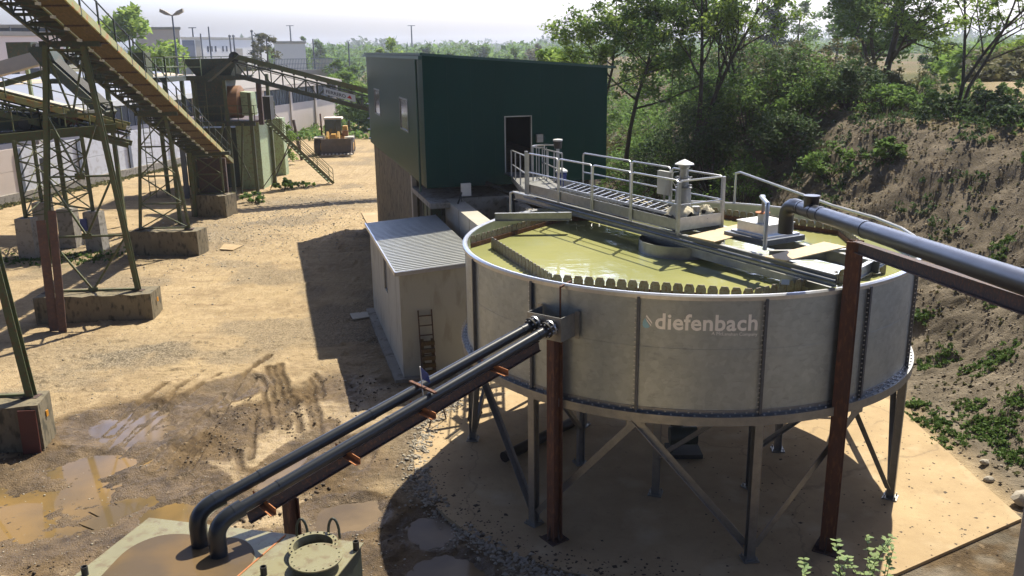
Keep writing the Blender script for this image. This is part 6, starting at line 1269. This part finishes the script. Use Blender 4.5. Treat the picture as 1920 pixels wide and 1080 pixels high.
shl = ['bush pressed against the right wall of the green building', 'large dark bush behind the corner of the green building', 'tall bush beyond the green building, half hidden by its roof corner', 'large dark bush left of the fanned tree trunk', 'wide bush farthest back beside the green building', 'dark tall bush behind the slender thicket tree', 'small dark bush at the very foot of the slope by the green wall', 'dark tall bush directly left of the slender thicket tree', 'dark bush directly right of the slender thicket tree', 'dark shrub touching the right corner of the green building', 'lower mid-green bush on the slope beside the green building', 'tall dark bush behind the beacon post', 'mid-green bush on the slope above the bridge railing', 'tallest rounded bush of the thicket', 'dark bush on the slope above the white rain cap', 'mid-green bush right of the tall thin trunk', 'broad olive brush at the top of the thicket', 'olive brown brush left of the forked tree', 'dark bush in the shade below the olive brush', 'olive brush just left of the forked trunk', 'olive brush behind the forked trunk', 'low green bush on the bare part of the slope', 'low green bush under the forked tree', 'bright green bush at the foot of the forked tree', 'green bush right of the forked trunk', 'dark low bush on the crest of the bank', 'dark low bush below the leaning tree', 'green bush on the crest near the right edge', 'green bush between the leaning tree and the right edge', 'small dark bush halfway up the slope', 'small green bush halfway up the slope above the tank', 'tall green bush behind the slender trees', 'little green bush low on the slope', 'olive bush behind the green bush right of the fork', 'green bush beside the sandy track', 'tall olive brush farthest back in the thicket', 'small dark bush at the foot of the slope by the building', 'dark bush at the right above the black pipe', 'small green bush at the right edge above the black pipe']
for i, (x, y, w_, h_, m_) in enumerate(SH):
    big = w_ > 3; shrub(x, y, w_, h_, shl[i], 300+i, m_, .08, 44 if big else 22, 95 if big else 75)
for i, (x, y, w_, h_) in enumerate([(7.4, 57, 4.5, 3.8), (9.0, 63, 5, 3.6), (11.5, 68, 5.5, 3.8), (14, 76, 6, 3.6), (8.6, 72, 5, 3.6), (12.4, 58.5, 4.6, 4.2), (16, 64, 5, 3.8), (19.4, 70, 5.5, 3.6), (9.6, 82, 6, 3.8), (15.6, 88, 6, 3.8), (22, 78, 5.5, 3.2), (18, 58, 4.6, 3.4), (6.2, 61, 4.4, 3.6), (12, 95, 7, 3.8), (20, 92, 7, 3.6)]):
    shrub(x, y, w_, h_, 'mid-green bush in the dense back row between the green building and the distant woods', 700+i, 'leaf_mid' if i % 3 else 'leaf_olive', .12, 34, 80, group='back row of bushes beyond the bank', twigs=False)
tree('bank_tree', 4.9, 49.5, 9.2, 'wide-crowned tree whose leafy branches hang over the right end of the green roof', 131, 'leaf_spring', (-.06, 0), 1, .09, 20, .5, .12, 10, 3, 1.0, .42, z=3.2, maxtips=640)
# sapling and weeds near the tower
shrub(-19.8, 77, 2.6, 3.9, 'young green tree beside the stake near the wheel loader', 401, 'leaf_bright', .13, 24, 60, name='sapling', group=None, cat='tree')
shrub(-18.5, 56.8, 1.5, .9, 'round grey-green bush at the foot of the tower', 402, 'leaf_olive', .07, 14, 70, group=None)
shrub(-16.9, 57.0, 1.6, .8, 'second low bush at the foot of the tower', 403, 'leaf_mid', .07, 14, 70, group=None)
shrub(-16.2, 62.6, 1.8, .8, 'bright green weeds between the pillar and the stair', 404, 'leaf_bright', .09, 16, 80, group=None)
shrub(-14.9, 62.9, 1.5, .5, 'low green weeds under the long stair', 405, 'leaf_bright', .08, 12, 60, group=None)
shrub(-9.2, 84, 3.2, 1.0, 'low bush beside the dirt track behind the loader', 406, 'leaf_olive', .12, 16, 70, group=None)
shrub(-13.5, 97, 4.0, 1.6, 'scrubby bush at the bend of the dirt track', 407, 'leaf_mid', .14, 18, 70, group=None)
# bramble close to the camera
bx_ = thing('bramble', 'pale-leaved bramble sprig at the bottom edge near the right rusty column', 'plant', (2.75, 6.6, 4.4)); mb = MB(); r = random.Random(5); LV = []; LF = []
for s_ in range(13):
    u0, v0 = 1500+r.random()*170, 1000+abs(r.gauss(0, 34)); tip = Dy(u0+r.uniform(-10, 20), max(1006, v0), 6.6+r.uniform(-.25, .25)); base_ = Vector((2.9+r.uniform(-.3, .3), 6.6+r.uniform(-.2, .2), 4.3)); mid = base_.lerp(tip, .6)+Vector((r.uniform(-.08, .08), 0, .06))
    pts = [base_, mid, tip]; mb.tube(pts, [.006, .004, .002], 4, caps=False)
    for t in (.45, .6, .72, .84, .94, 1.0):
        c_ = mid.lerp(tip, (t-.4)/.6) if t > .4 else base_.lerp(mid, t/.6)
        for k in range(3 if t > .6 else 2):
            an = r.uniform(0, 6.28); d = Vector((math.cos(an), math.sin(an)*.8, r.uniform(-.1, .3))).normalized(); sd_ = d.cross(Vector((r.uniform(-.3, .3), r.uniform(-.3, .3), 1))).normalized(); L = r.uniform(.035, .06)
            P = [c_, c_+d*L*.35+sd_*L*.36, c_+d*L*.75+sd_*L*.3, c_+d*L*1.15, c_+d*L*.75-sd_*L*.3, c_+d*L*.35-sd_*L*.36]; o = len(LV); LV += P; LF.append(tuple(range(o, o+6)))
mb.build('stems', 'leaf_mid', bx_); lm = MB(); lm.v = [tuple(p) for p in LV]; lm.f = LF
MT['leaf_pale'] = leafmat('pale_bramble_leaves', (.16, .24, .09), (.27, .34, .13), .3); lm.build('leaves', 'leaf_pale', bx_)
# weeds and ground cover (uncountable)
def weeds(name, fx, k, size, hh, m_, seed, label, per=14):
    r = np.random.default_rng(seed); P = fx(r, k); z = height(P[:, :1], P[:, 1:2])[:, 0]; C = np.stack([P[:, 0], P[:, 1], z+hh*.4], -1)
    me = leaf_mesh(name, C, r.uniform(.4, 1.2, len(C))*hh, per, size, seed+1, m_, 1.2, .7); o = bpy.data.objects.new(name, me); col.objects.link(o); struct(o, label, 'stuff')
def clumps(cs):
    def f(r, k):
        cs_ = np.array(cs); i = r.integers(0, len(cs_), k); return np.stack([r.normal(cs_[i, 0], cs_[i, 2]), r.normal(cs_[i, 1], cs_[i, 3])], -1)
    return f
gc_ = []
for u, v, s in [(1735, 690, .35), (1765, 680, .3), (1830, 700, .4), (1870, 680, .4), (1890, 660, .3), (1730, 790, .4), (1760, 800, .35), (1790, 820, .45), (1850, 820, .4), (1880, 830, .4), (1820, 760, .3), (1905, 760, .3), (1880, 470, .3), (1870, 487, .2), (1870, 570, .3), (1840, 800, .3), (1725, 620, .25), (1900, 870, .3), (1720, 760, .2), (1890, 800, .3)]:
    best = None
    for k in range(60):
        d_k = 14+k*.4; p = Vector((0, 0, CAM_H))+ray(u, v)*(d_k); 
        if p.z <= gz(p.x, p.y): best = p; break
    if best: gc_.append((best.x, best.y, s*.7, s*.6))
weeds('bank_weeds', clumps(gc_), 720, .042, .09, 'weed', 7, 'patches of green weeds on the lower bank', 16)
weeds('bank_dry_grass', lambda r, k: (lambda P: P[fbm(P[:, 0]*.7, P[:, 1]*.7, 78) > .52])(np.stack([r.uniform(11, 22, k), r.uniform(14, 40, k)], -1)), 1700, .05, .06, 'leaf_olive', 18, 'thin dry grass on the earth bank', 9)
weeds('bank_dry_growth', lambda r, k: np.stack([r.uniform(10.5, 22, k), r.uniform(26, 50, k)], -1), 900, .04, .16, 'leaf_dry', 8, 'dry twigs and dead leaves on the upper slope', 12)
weeds('bank_ground_cover', lambda r, k: (lambda P: P[(fbm(P[:, 0]*.5, P[:, 1]*.5, 77) > .50)])(np.stack([r.uniform(7, 26, k), r.uniform(30, 56, k)], -1)), 2600, .075, .30, 'leaf_dark', 9, 'dark ground ivy and undergrowth covering the upper slope', 14)
weeds('roadside_grass', lambda r, k: (lambda y: np.stack([W0.x+(y-W0.y)*wd.x/wd.y+r.normal(.9, .25, k), y], -1))(r.uniform(36, 92, k)), 1500, .09, .14, 'leaf_olive', 10, 'strip of rough grass along the foot of the boundary wall', 8)
weeds('stub_grass', clumps([(-22.5, 41.8, 1.2, .6), (-21.2, 40.8, .9, .5), (-20.3, 42.0, .9, .5), (-23.8, 40.9, 1.0, .4)]), 300, .06, .09, 'weed', 12, 'short grass round the concrete stubs', 8)
weeds('field_scrub', lambda r, k: np.stack([r.uniform(-30, -6, k), r.uniform(98, 150, k)], -1), 700, .25, .8, 'leaf_mid', 13, 'rough scrub beyond the hall', 16)
weeds('crest_growth', lambda r, k: (lambda y: np.stack([20.0+(y-34)*.02+r.normal(1.2, 1.2, k), y], -1))(r.uniform(27, 46, k)), 520, .09, .3, 'leaf_mid', 14, 'leafy growth along the crest of the bank', 20)

# ------------------------------------------------------------------ the distance
def at_dist(u, dist):      # ground position at a pixel column
    d = ray(u, 95); h_ = Vector((d.x, d.y, 0)).normalized(); return h_*dist
def far_tree(u, dist, h_, w_, label, seed, m_='leaf_mid', group='trees on the horizon', name='far_tree', z=0, leaf=None, kind='round', n_=26, per=50):
    p = at_dist(u, dist); zb = gz(p.x, p.y) if z is None else z; th = thing(name, label, 'tree', (p.x, p.y, zb), group); r = random.Random(seed); C = []; rad = []
    for i in range(n_):
        a = r.uniform(0, 6.283); e = r.random(); q = r.random()**.5
        if kind == 'cone': k = (1-e)*.9+.1
        elif kind == 'column': k = .9 if e < .8 else .5
        else: k = math.sin(math.pi*(.12+.85*e))
        C.append((math.cos(a)*q*w_*.5*k, math.sin(a)*q*w_*.5*k, h_*(.18+.78*e))); rad.append(w_*r.uniform(.10, .22)*(.5+.5*k))
    MB().tube([(p.x, p.y, zb-.5), (p.x, p.y, zb+h_*.5), (p.x+.2, p.y, zb+h_*.9)], [h_*.022, h_*.014, .03], 5, caps=False).build('trunk', 'bark', th)
    me = leaf_mesh('crown', C, rad, int(per*(2.4 if dist < 260 else 1.6)), leaf or w_*(.033 if dist < 260 else .042), seed, m_); o = bpy.data.objects.new('crown', me); col.objects.link(o); o.parent = th; return th
FT = [(735, 190, 12.5, 8, 'leaf_spring', 'round', 'tall airy tree standing above the left end of the green roof'), (712, 200, 10, 7, 'leaf_spring', 'round', 'airy tree left of the tallest one above the green roof'), (770, 185, 8.5, 8, 'leaf_spring', 'round', 'broad pale tree over the green roof'), (850, 240, 9.5, 9, 'leaf_mid', 'round', 'bare-topped tree above the middle of the green roof'),
      (965, 230, 10, 8, 'leaf_mid', 'round', 'tree rising above the right half of the green roof'), (900, 320, 12, 11, 'leaf_mid', 'round', 'rounded hazy tree beyond the middle of the roof'), (1010, 300, 11, 12, 'leaf_olive', 'round', 'low spreading tree beyond the right half of the roof'), (1060, 260, 9, 10, 'leaf_mid', 'round', 'tree at the right end of the roof line'),
      (800, 300, 11, 12, 'leaf_mid', 'round', 'hazy tree beyond the left half of the roof'), (500, 190, 14, 7, 'leaf_olive', 'round', 'grey bare-looking tree beside the white factory'), (488, 200, 13.5, 5, 'conifer', 'column', 'dark column-shaped conifer beside the grey tree'), (514, 215, 10.5, 4.5, 'conifer', 'cone', 'dark pointed conifer left of the low warehouse'),
      (527, 212, 8, 6, 'leaf_spring', 'round', 'yellow-green bush beside the dark conifer'), (640, 135, 6.6, 7.5, 'leaf_bright', 'round', 'bright yellow-green tree behind the tiled hall roof'), (622, 138, 5.6, 6, 'leaf_bright', 'round', 'bright green bush left of the yellow-green tree'), (664, 140, 5, 5.5, 'leaf_spring', 'round', 'pale green bush right of the bright tree'),
      (632, 175, 8, 6, 'leaf_mid', 'round', 'darker tree behind the bright yellow-green one'), (660, 165, 7, 7, 'leaf_mid', 'round', 'mid-green tree left of the building corner'), (675, 112, 4.6, 6, 'leaf_mid', 'round', 'green bush left of the green building'), (655, 125, 4.0, 5, 'leaf_olive', 'round', 'olive bush left of the green building'),
      (250, 150, 16.5, 15, 'leaf_spring', 'round', 'large yellow-green tree behind the conveyor handrail'), (300, 152, 8.5, 8, 'leaf_mid', 'round', 'lower part of the tree group left of the lamp post'), (222, 156, 9, 8, 'leaf_mid', 'round', 'green tree between the conveyor and the pink building'), (330, 150, 5, 8, 'leaf_mid', 'round', 'low hedge tree at the foot of the lamp post'), (280, 148, 6.5, 8, 'leaf_spring', 'round', 'bushy low tree beside the large yellow-green one'), (365, 150, 4.2, 7, 'leaf_dark', 'round', 'dark low tree right of the lamp post'), (430, 155, 6.5, 9, 'leaf_olive', 'round', 'brownish tree in front of the white factory'), (465, 160, 7, 8, 'leaf_olive', 'round', 'grey-brown bush right of the white factory'), (395, 150, 4, 7, 'leaf_mid', 'round', 'low green bush in front of the white factory'),
      (1450, 150, 13.0, 7, 'conifer', 'cone', 'hazy blue-green pine beyond the thicket'), (1430, 190, 12, 8, 'leaf_mid', 'round', 'hazy tree left of the distant pine'), (1495, 180, 11.5, 8, 'leaf_mid', 'round', 'hazy tree right of the distant pine'), (1570, 170, 12, 9, 'leaf_mid', 'round', 'hazy tree behind the forked tree'), (570, 330, 15, 7, 'leaf_mid', 'cone', 'distant dark pointed tree beyond the low warehouse'), (600, 340, 14, 11, 'leaf_mid', 'round', 'distant rounded tree right of the pointed one'), (30, 105, 4.4, 5, 'leaf_mid', 'round', 'bush in front of the beige hall at the left edge'),
      (1780, 86, 3.0, 4.6, 'leaf_dark', 'round', 'dark round bush beside the sandy track')]
for i, (u, dist, h_, w_, m_, kd, lab) in enumerate(FT):
    on = None if u > 1200 else 0; near = dist < 160
    far_tree(u, dist, h_, w_, lab, 500+i, m_, z=on, kind=kd, n_=34 if near else 26, per=60 if near else 44)
far_tree(1850, 78, 2.6, 8, 'yellow-green thicket beside the sandy track at the right', 560, 'leaf_bright', z=None, name='thicket', group=None); far_tree(1900, 72, 2.4, 8, 'brown thicket at the far right beyond the sandy track', 561, 'leaf_olive', z=None, name='thicket', group=None)
# horizon woods: reads as one mass
r = np.random.default_rng(3); C = []; rad = []
for k in range(900):
    u = r.uniform(300, 2150); dist = r.uniform(300, 900); p = at_dist(u, dist); hh = r.uniform(6, 13)*(.75+dist/1500); C.append((p.x, p.y, hh*.45)); rad.append(hh*.6)
me = leaf_mesh('horizon_wood', C, rad, 170, 1.0, 5, 'leaf_mid', 1, 1.0); o = bpy.data.objects.new('horizon_wood', me); col.objects.link(o); struct(o, 'belt of hazy woods along the horizon', 'stuff')
r = np.random.default_rng(4); C = []; rad = []
for k in range(700):
    u = r.uniform(-100, 2150); dist = r.uniform(900, 1700); p = at_dist(u, dist); hh = r.uniform(10, 22)*(1.15 if fbm(np.array([[u/60.]]), np.array([[0.]]), 6)[0, 0] > .55 else .8); C.append((p.x, p.y, hh*.5)); rad.append(hh*.65)
me = leaf_mesh('distant_wood', C, rad, 90, 2.6, 6, 'leaf_dark', 1, 1.0); o = bpy.data.objects.new('distant_wood', me); col.objects.link(o); struct(o, 'far blue line of woods on the horizon', 'stuff')
r = np.random.default_rng(5); C = []; rad = []
for k in range(420):
    u = r.uniform(690, 1120); dist = r.uniform(130, 290); p = at_dist(u, dist); hh = r.uniform(2.5, 5.5); C.append((p.x, p.y, hh*.45)); rad.append(hh*.6)
me = leaf_mesh('middle_wood', C, rad, 120, .3, 7, 'leaf_olive', 1, 1.0); o = bpy.data.objects.new('middle_wood', me); col.objects.link(o); struct(o, 'low scrub woods behind the green building', 'stuff')
# buildings in the distance
def fbox(name, u0, u1, dist, z1, label, m_, depth=30, z0=0, turn=0.0, par=None):
    a, b_ = at_dist(u0, dist), at_dist(u1, dist*(1+turn)); d = (b_-a).normalized(); n_ = (a+b_).normalized(); 
    th = thing(name, label, 'building', tuple((a+b_)/2)); mb = MB(); mb.hexa([a+Vector((0, 0, z0)), b_+Vector((0, 0, z0)), b_+n_*depth+Vector((0, 0, z0)), a+n_*depth+Vector((0, 0, z0)), a+Vector((0, 0, z1)), b_+Vector((0, 0, z1)), b_+n_*depth+Vector((0, 0, z1)), a+n_*depth+Vector((0, 0, z1))]); mb.build('wall', m_, th)
    mb = MB(); e = d*.3-n_*.3; f = -d*.3-n_*.3; mb.hexa([a+f+Vector((0, 0, z1+.01)), b_+e+Vector((0, 0, z1+.01)), b_+n_*depth+d*.3+Vector((0, 0, z1+.01)), a+n_*depth-d*.3+Vector((0, 0, z1+.01)), a+f+Vector((0, 0, z1+.5)), b_+e+Vector((0, 0, z1+.5)), b_+n_*depth+d*.3+Vector((0, 0, z1+.5)), a+n_*depth-d*.3+Vector((0, 0, z1+.5))]); mb.build('roof', 'conc_light', th)
    def on(s0, s1, za, zb, nm, mm, out=.06): 
        P = [a+d*s0-n_*out, a+d*s1-n_*out, a+d*s1-n_*.002, a+d*s0-n_*.002]; return MB().hexa([p+Vector((0, 0, za)) for p in P]+[p+Vector((0, 0, zb)) for p in P]).build(nm, mm, th)
    return th, on, (b_-a).length
th, on, L = fbox('white_factory', 342, 500, 210, 12.4, 'white factory with a row of small dark windows behind the tower', 'white_fac', 40, 0, .12)
on(.2, L*.0+L*.135, .5, 12.2, 'dark_wall', 'bluepost', .08); on(L*.145, L*.2, .5, 12.2, 'grey_wall', 'conc_light', .05)
for i in (0, 1, 2, 4, 5): on(L*.27+i*L*.043, L*.27+i*L*.043+L*.018, 9.75, 10.95, 'window', 'glassdark')
on(L*.60, L*.685, 8.6, 10.4, 'doorway', 'conc_light', .12)
th, on, L = fbox('pink_hall', 258, 340, 200, 14.2, 'tall pinkish hall behind the large yellow-green tree', 'pink_fac', 30)
th, on, L = fbox('beige_hall', -60, 120, 118, 11.7, 'long beige hall with dark openings at the upper left edge', 'pink_fac', 25, 0, .05)
for i in range(4): on(L*.1+i*L*.22, L*.26+i*L*.22, 4.5, 8.0, 'opening', 'glassdark')
th, on, L = fbox('glazed_hall', -120, 105, 165, 13.7, 'dark-roofed building rising behind the beige hall at the left edge', 'glassdark', 30)
th, on, L = fbox('low_warehouse', 515, 573, 200, 11.2, 'low grey warehouse with a shallow roof right of the conifers', 'white_fac', 24, 0, .02)
th, on, L = fbox('red_roof_house', 585, 622, 330, 6.5, 'low building with a reddish roof beyond the warehouse', 'plaster', 10)
vd = thing('parked_van', 'small white vehicle parked by the foot of the lamp post', 'van', tuple(at_dist(292, 175))); p = at_dist(292, 175); MB().hexa([p+Vector((x, y, z)) for z in (.5, 1.5) for x, y in ((-2.4, -1), (2.4, -1), (2.4, 1), (-2.4, 1))]+[]).build('body', 'white', vd); MB().hexa([p+Vector((x, y, 1.5)) for x, y in ((-2.0, -.95), (1.4, -.95), (1.4, .95), (-2.0, .95))]+[p+Vector((x, y, 2.3)) for x, y in ((-1.8, -.85), (.8, -.85), (.8, .85), (-1.8, .85))]).build('cabin', 'cabglass', vd)
for sx in (-1.5, 1.5): MB().cyl(p+Vector((sx, -1.05, .42)), p+Vector((sx, 1.05, .42)), .42, 14).build('wheel', 'tyre', vd)
# retaining wall and railing by the road
a, b_ = at_dist(505, 172), at_dist(634, 178); rw = thing('retaining_wall', 'long stained retaining wall with a blue-grey paling fence on top', 'wall', tuple((a+b_)/2))
MB().bar(a+Vector((0, 0, 3.1)), b_+Vector((0, 0, 3.1)), .5, 6.2).build('wall', 'plaster', rw)
mb = MB(); L = (b_-a).length
for i in range(46): c_ = a.lerp(b_, i/45); mb.bar(c_+Vector((0, 0, 6.2)), c_+Vector((0, 0, 8.2)), .09, .09)
for z in (6.5, 7.3, 8.2): mb.bar(a+Vector((0, 0, z)), b_+Vector((0, 0, z)), .05, .09)
mb.build('fence', 'palefence', rw)
a, b_ = at_dist(440, 165), at_dist(505, 171); tag(MB().bar(a+Vector((0, 0, 3.4)), b_+Vector((0, 0, 3.4)), .2, 2.0).build('grey_fence', 'bluepost'), 'grey mesh fence left of the stained retaining wall', 'fence')
# lamps and poles
def lamp(u, vt, vb, dist, label, double=True, r=.14):
    p = at_dist(u, dist); zt = Dy(u, vt, p.y).z; th = thing('street_lamp' , label, 'street lamp', (p.x, p.y, 0)); MB().tube([(p.x, p.y, 0), (p.x-.0, p.y, zt)], [r, r*.55], 10).build('pole', 'bluepost', th, smooth=True)
    return th, p, zt
th, p, zt = lamp(330, 28, 220, 100, 'double-headed street lamp in front of the white factory')
for s_ in (-1, 1):
    mb = MB(); q = Vector((p.x, p.y, zt)); mb.hexa([q+Vector((s_*x, y, z)) for x, y, z in ((.05, -.08, -.1), (.05, .08, -.1), (.6, .28, .0), (.6, -.28, .0))]+[q+Vector((s_*x, y, z)) for x, y, z in ((.05, -.08, .0), (.05, .08, .0), (.6, .25, .38), (.6, -.25, .38))]); mb.hexa([q+Vector((s_*x, y, z)) for x, y, z in ((.6, -.28, .0), (.6, .28, .0), (1.2, .2, .3), (1.2, -.2, .3))]+[q+Vector((s_*x, y, z)) for x, y, z in ((.6, -.25, .38), (.6, .25, .38), (1.15, .15, .62), (1.15, -.15, .62))]); mb.build('lamp_head', 'stone', th, smooth=False)
for u, vt, dist, lab in ((379, 63, 205, 'dark pole directly in front of the white factory windows'), (395, 50, 190, 'thin pole with a small head in front of the white factory'), (433, 69, 208, 'left one of a pair of dark posts at the white factory'), (440, 69, 208, 'right one of a pair of dark posts at the white factory'), (475, 60, 200, 'post with a round top right of the white factory'), (501, 70, 200, 'dark post left of the low warehouse'), (588, 73, 195, 'dark pole in front of the paling fence'), (654, 78, 195, 'dark pole left of the green building'), (365, 52, 300, 'faint far lamp mast above the white factory'), (547, 48, 420, 'tall thin mast on the horizon above the warehouse'), (773, 48, 400, 'tall thin mast on the horizon above the green roof'), (1600, 35, 260, 'left power pole between the trees on the bank'), (1606, 42, 260, 'right power pole between the trees on the bank'), (25, 50, 160, 'small mast on the dark-roofed building at the left edge')):
    p = at_dist(u, dist); zt = Dy(u, vt, p.y).z; th = thing('utility_pole', lab, 'pole', (p.x, p.y, 0), 'poles along the horizon'); MB().tube([(p.x, p.y, 0), (p.x, p.y, zt)], [dist*.0011, dist*.0007], 6).build('pole', 'bluepost', th)
    if dist > 250: MB().bar((p.x-dist*.004, p.y, zt), (p.x+dist*.004, p.y, zt), .25, .25).build('crossarm', 'bluepost', th)
    elif u in (433, 440, 475): MB().lathe((p.x, p.y, zt), [(0, .5), (.3, .3), (.3, 0), (0, -.1)], 8).build('cap', 'bluepost', th)
# rocks at the slab corner
for x, y, s_, lab in ((10.9, 16.9, .22, 'largest brown rock at the corner of the slab'), (11.15, 17.1, .17, 'flat-topped rock beside the largest one'), (10.75, 18.0, .10, 'small round stone at the slab edge'), (11.0, 18.7, .09, 'smallest pale stone along the slab edge')):
    bm = bmesh.new(); bmesh.ops.create_icosphere(bm, subdivisions=2, radius=1)
    for v in bm.verts: v.co = Vector((v.co.x*s_*1.2, v.co.y*s_, v.co.z*s_*.75))*rng.uniform(.88, 1.1)
    me = bpy.data.meshes.new('rock'); bm.to_mesh(me); bm.free(); me.materials.append(MT['stone']); o = bpy.data.objects.new('rock', me); o.location = (x, y, gz(x, y)+s_*.4); col.objects.link(o); tag(o, lab, 'rock', 'rocks at the slab corner')
# ------------------------------------------------------------------ haze
m = bpy.data.materials.new('haze'); m.use_nodes = True; n = m.node_tree.nodes; n.clear(); out = n.new('ShaderNodeOutputMaterial'); pv = n.new('ShaderNodeVolumePrincipled')
pv.inputs['Color'].default_value = (.96, .98, 1.0, 1); pv.inputs['Density'].default_value = .0003; pv.inputs['Anisotropy'].default_value = .55; m.node_tree.links.new(pv.outputs[0], out.inputs['Volume']); MT['haze'] = m
hz = MB().box(-2600, -60, -8, 2600, 2400, 42).build('haze', 'haze'); struct(hz, 'thin morning haze over the plain', 'stuff')
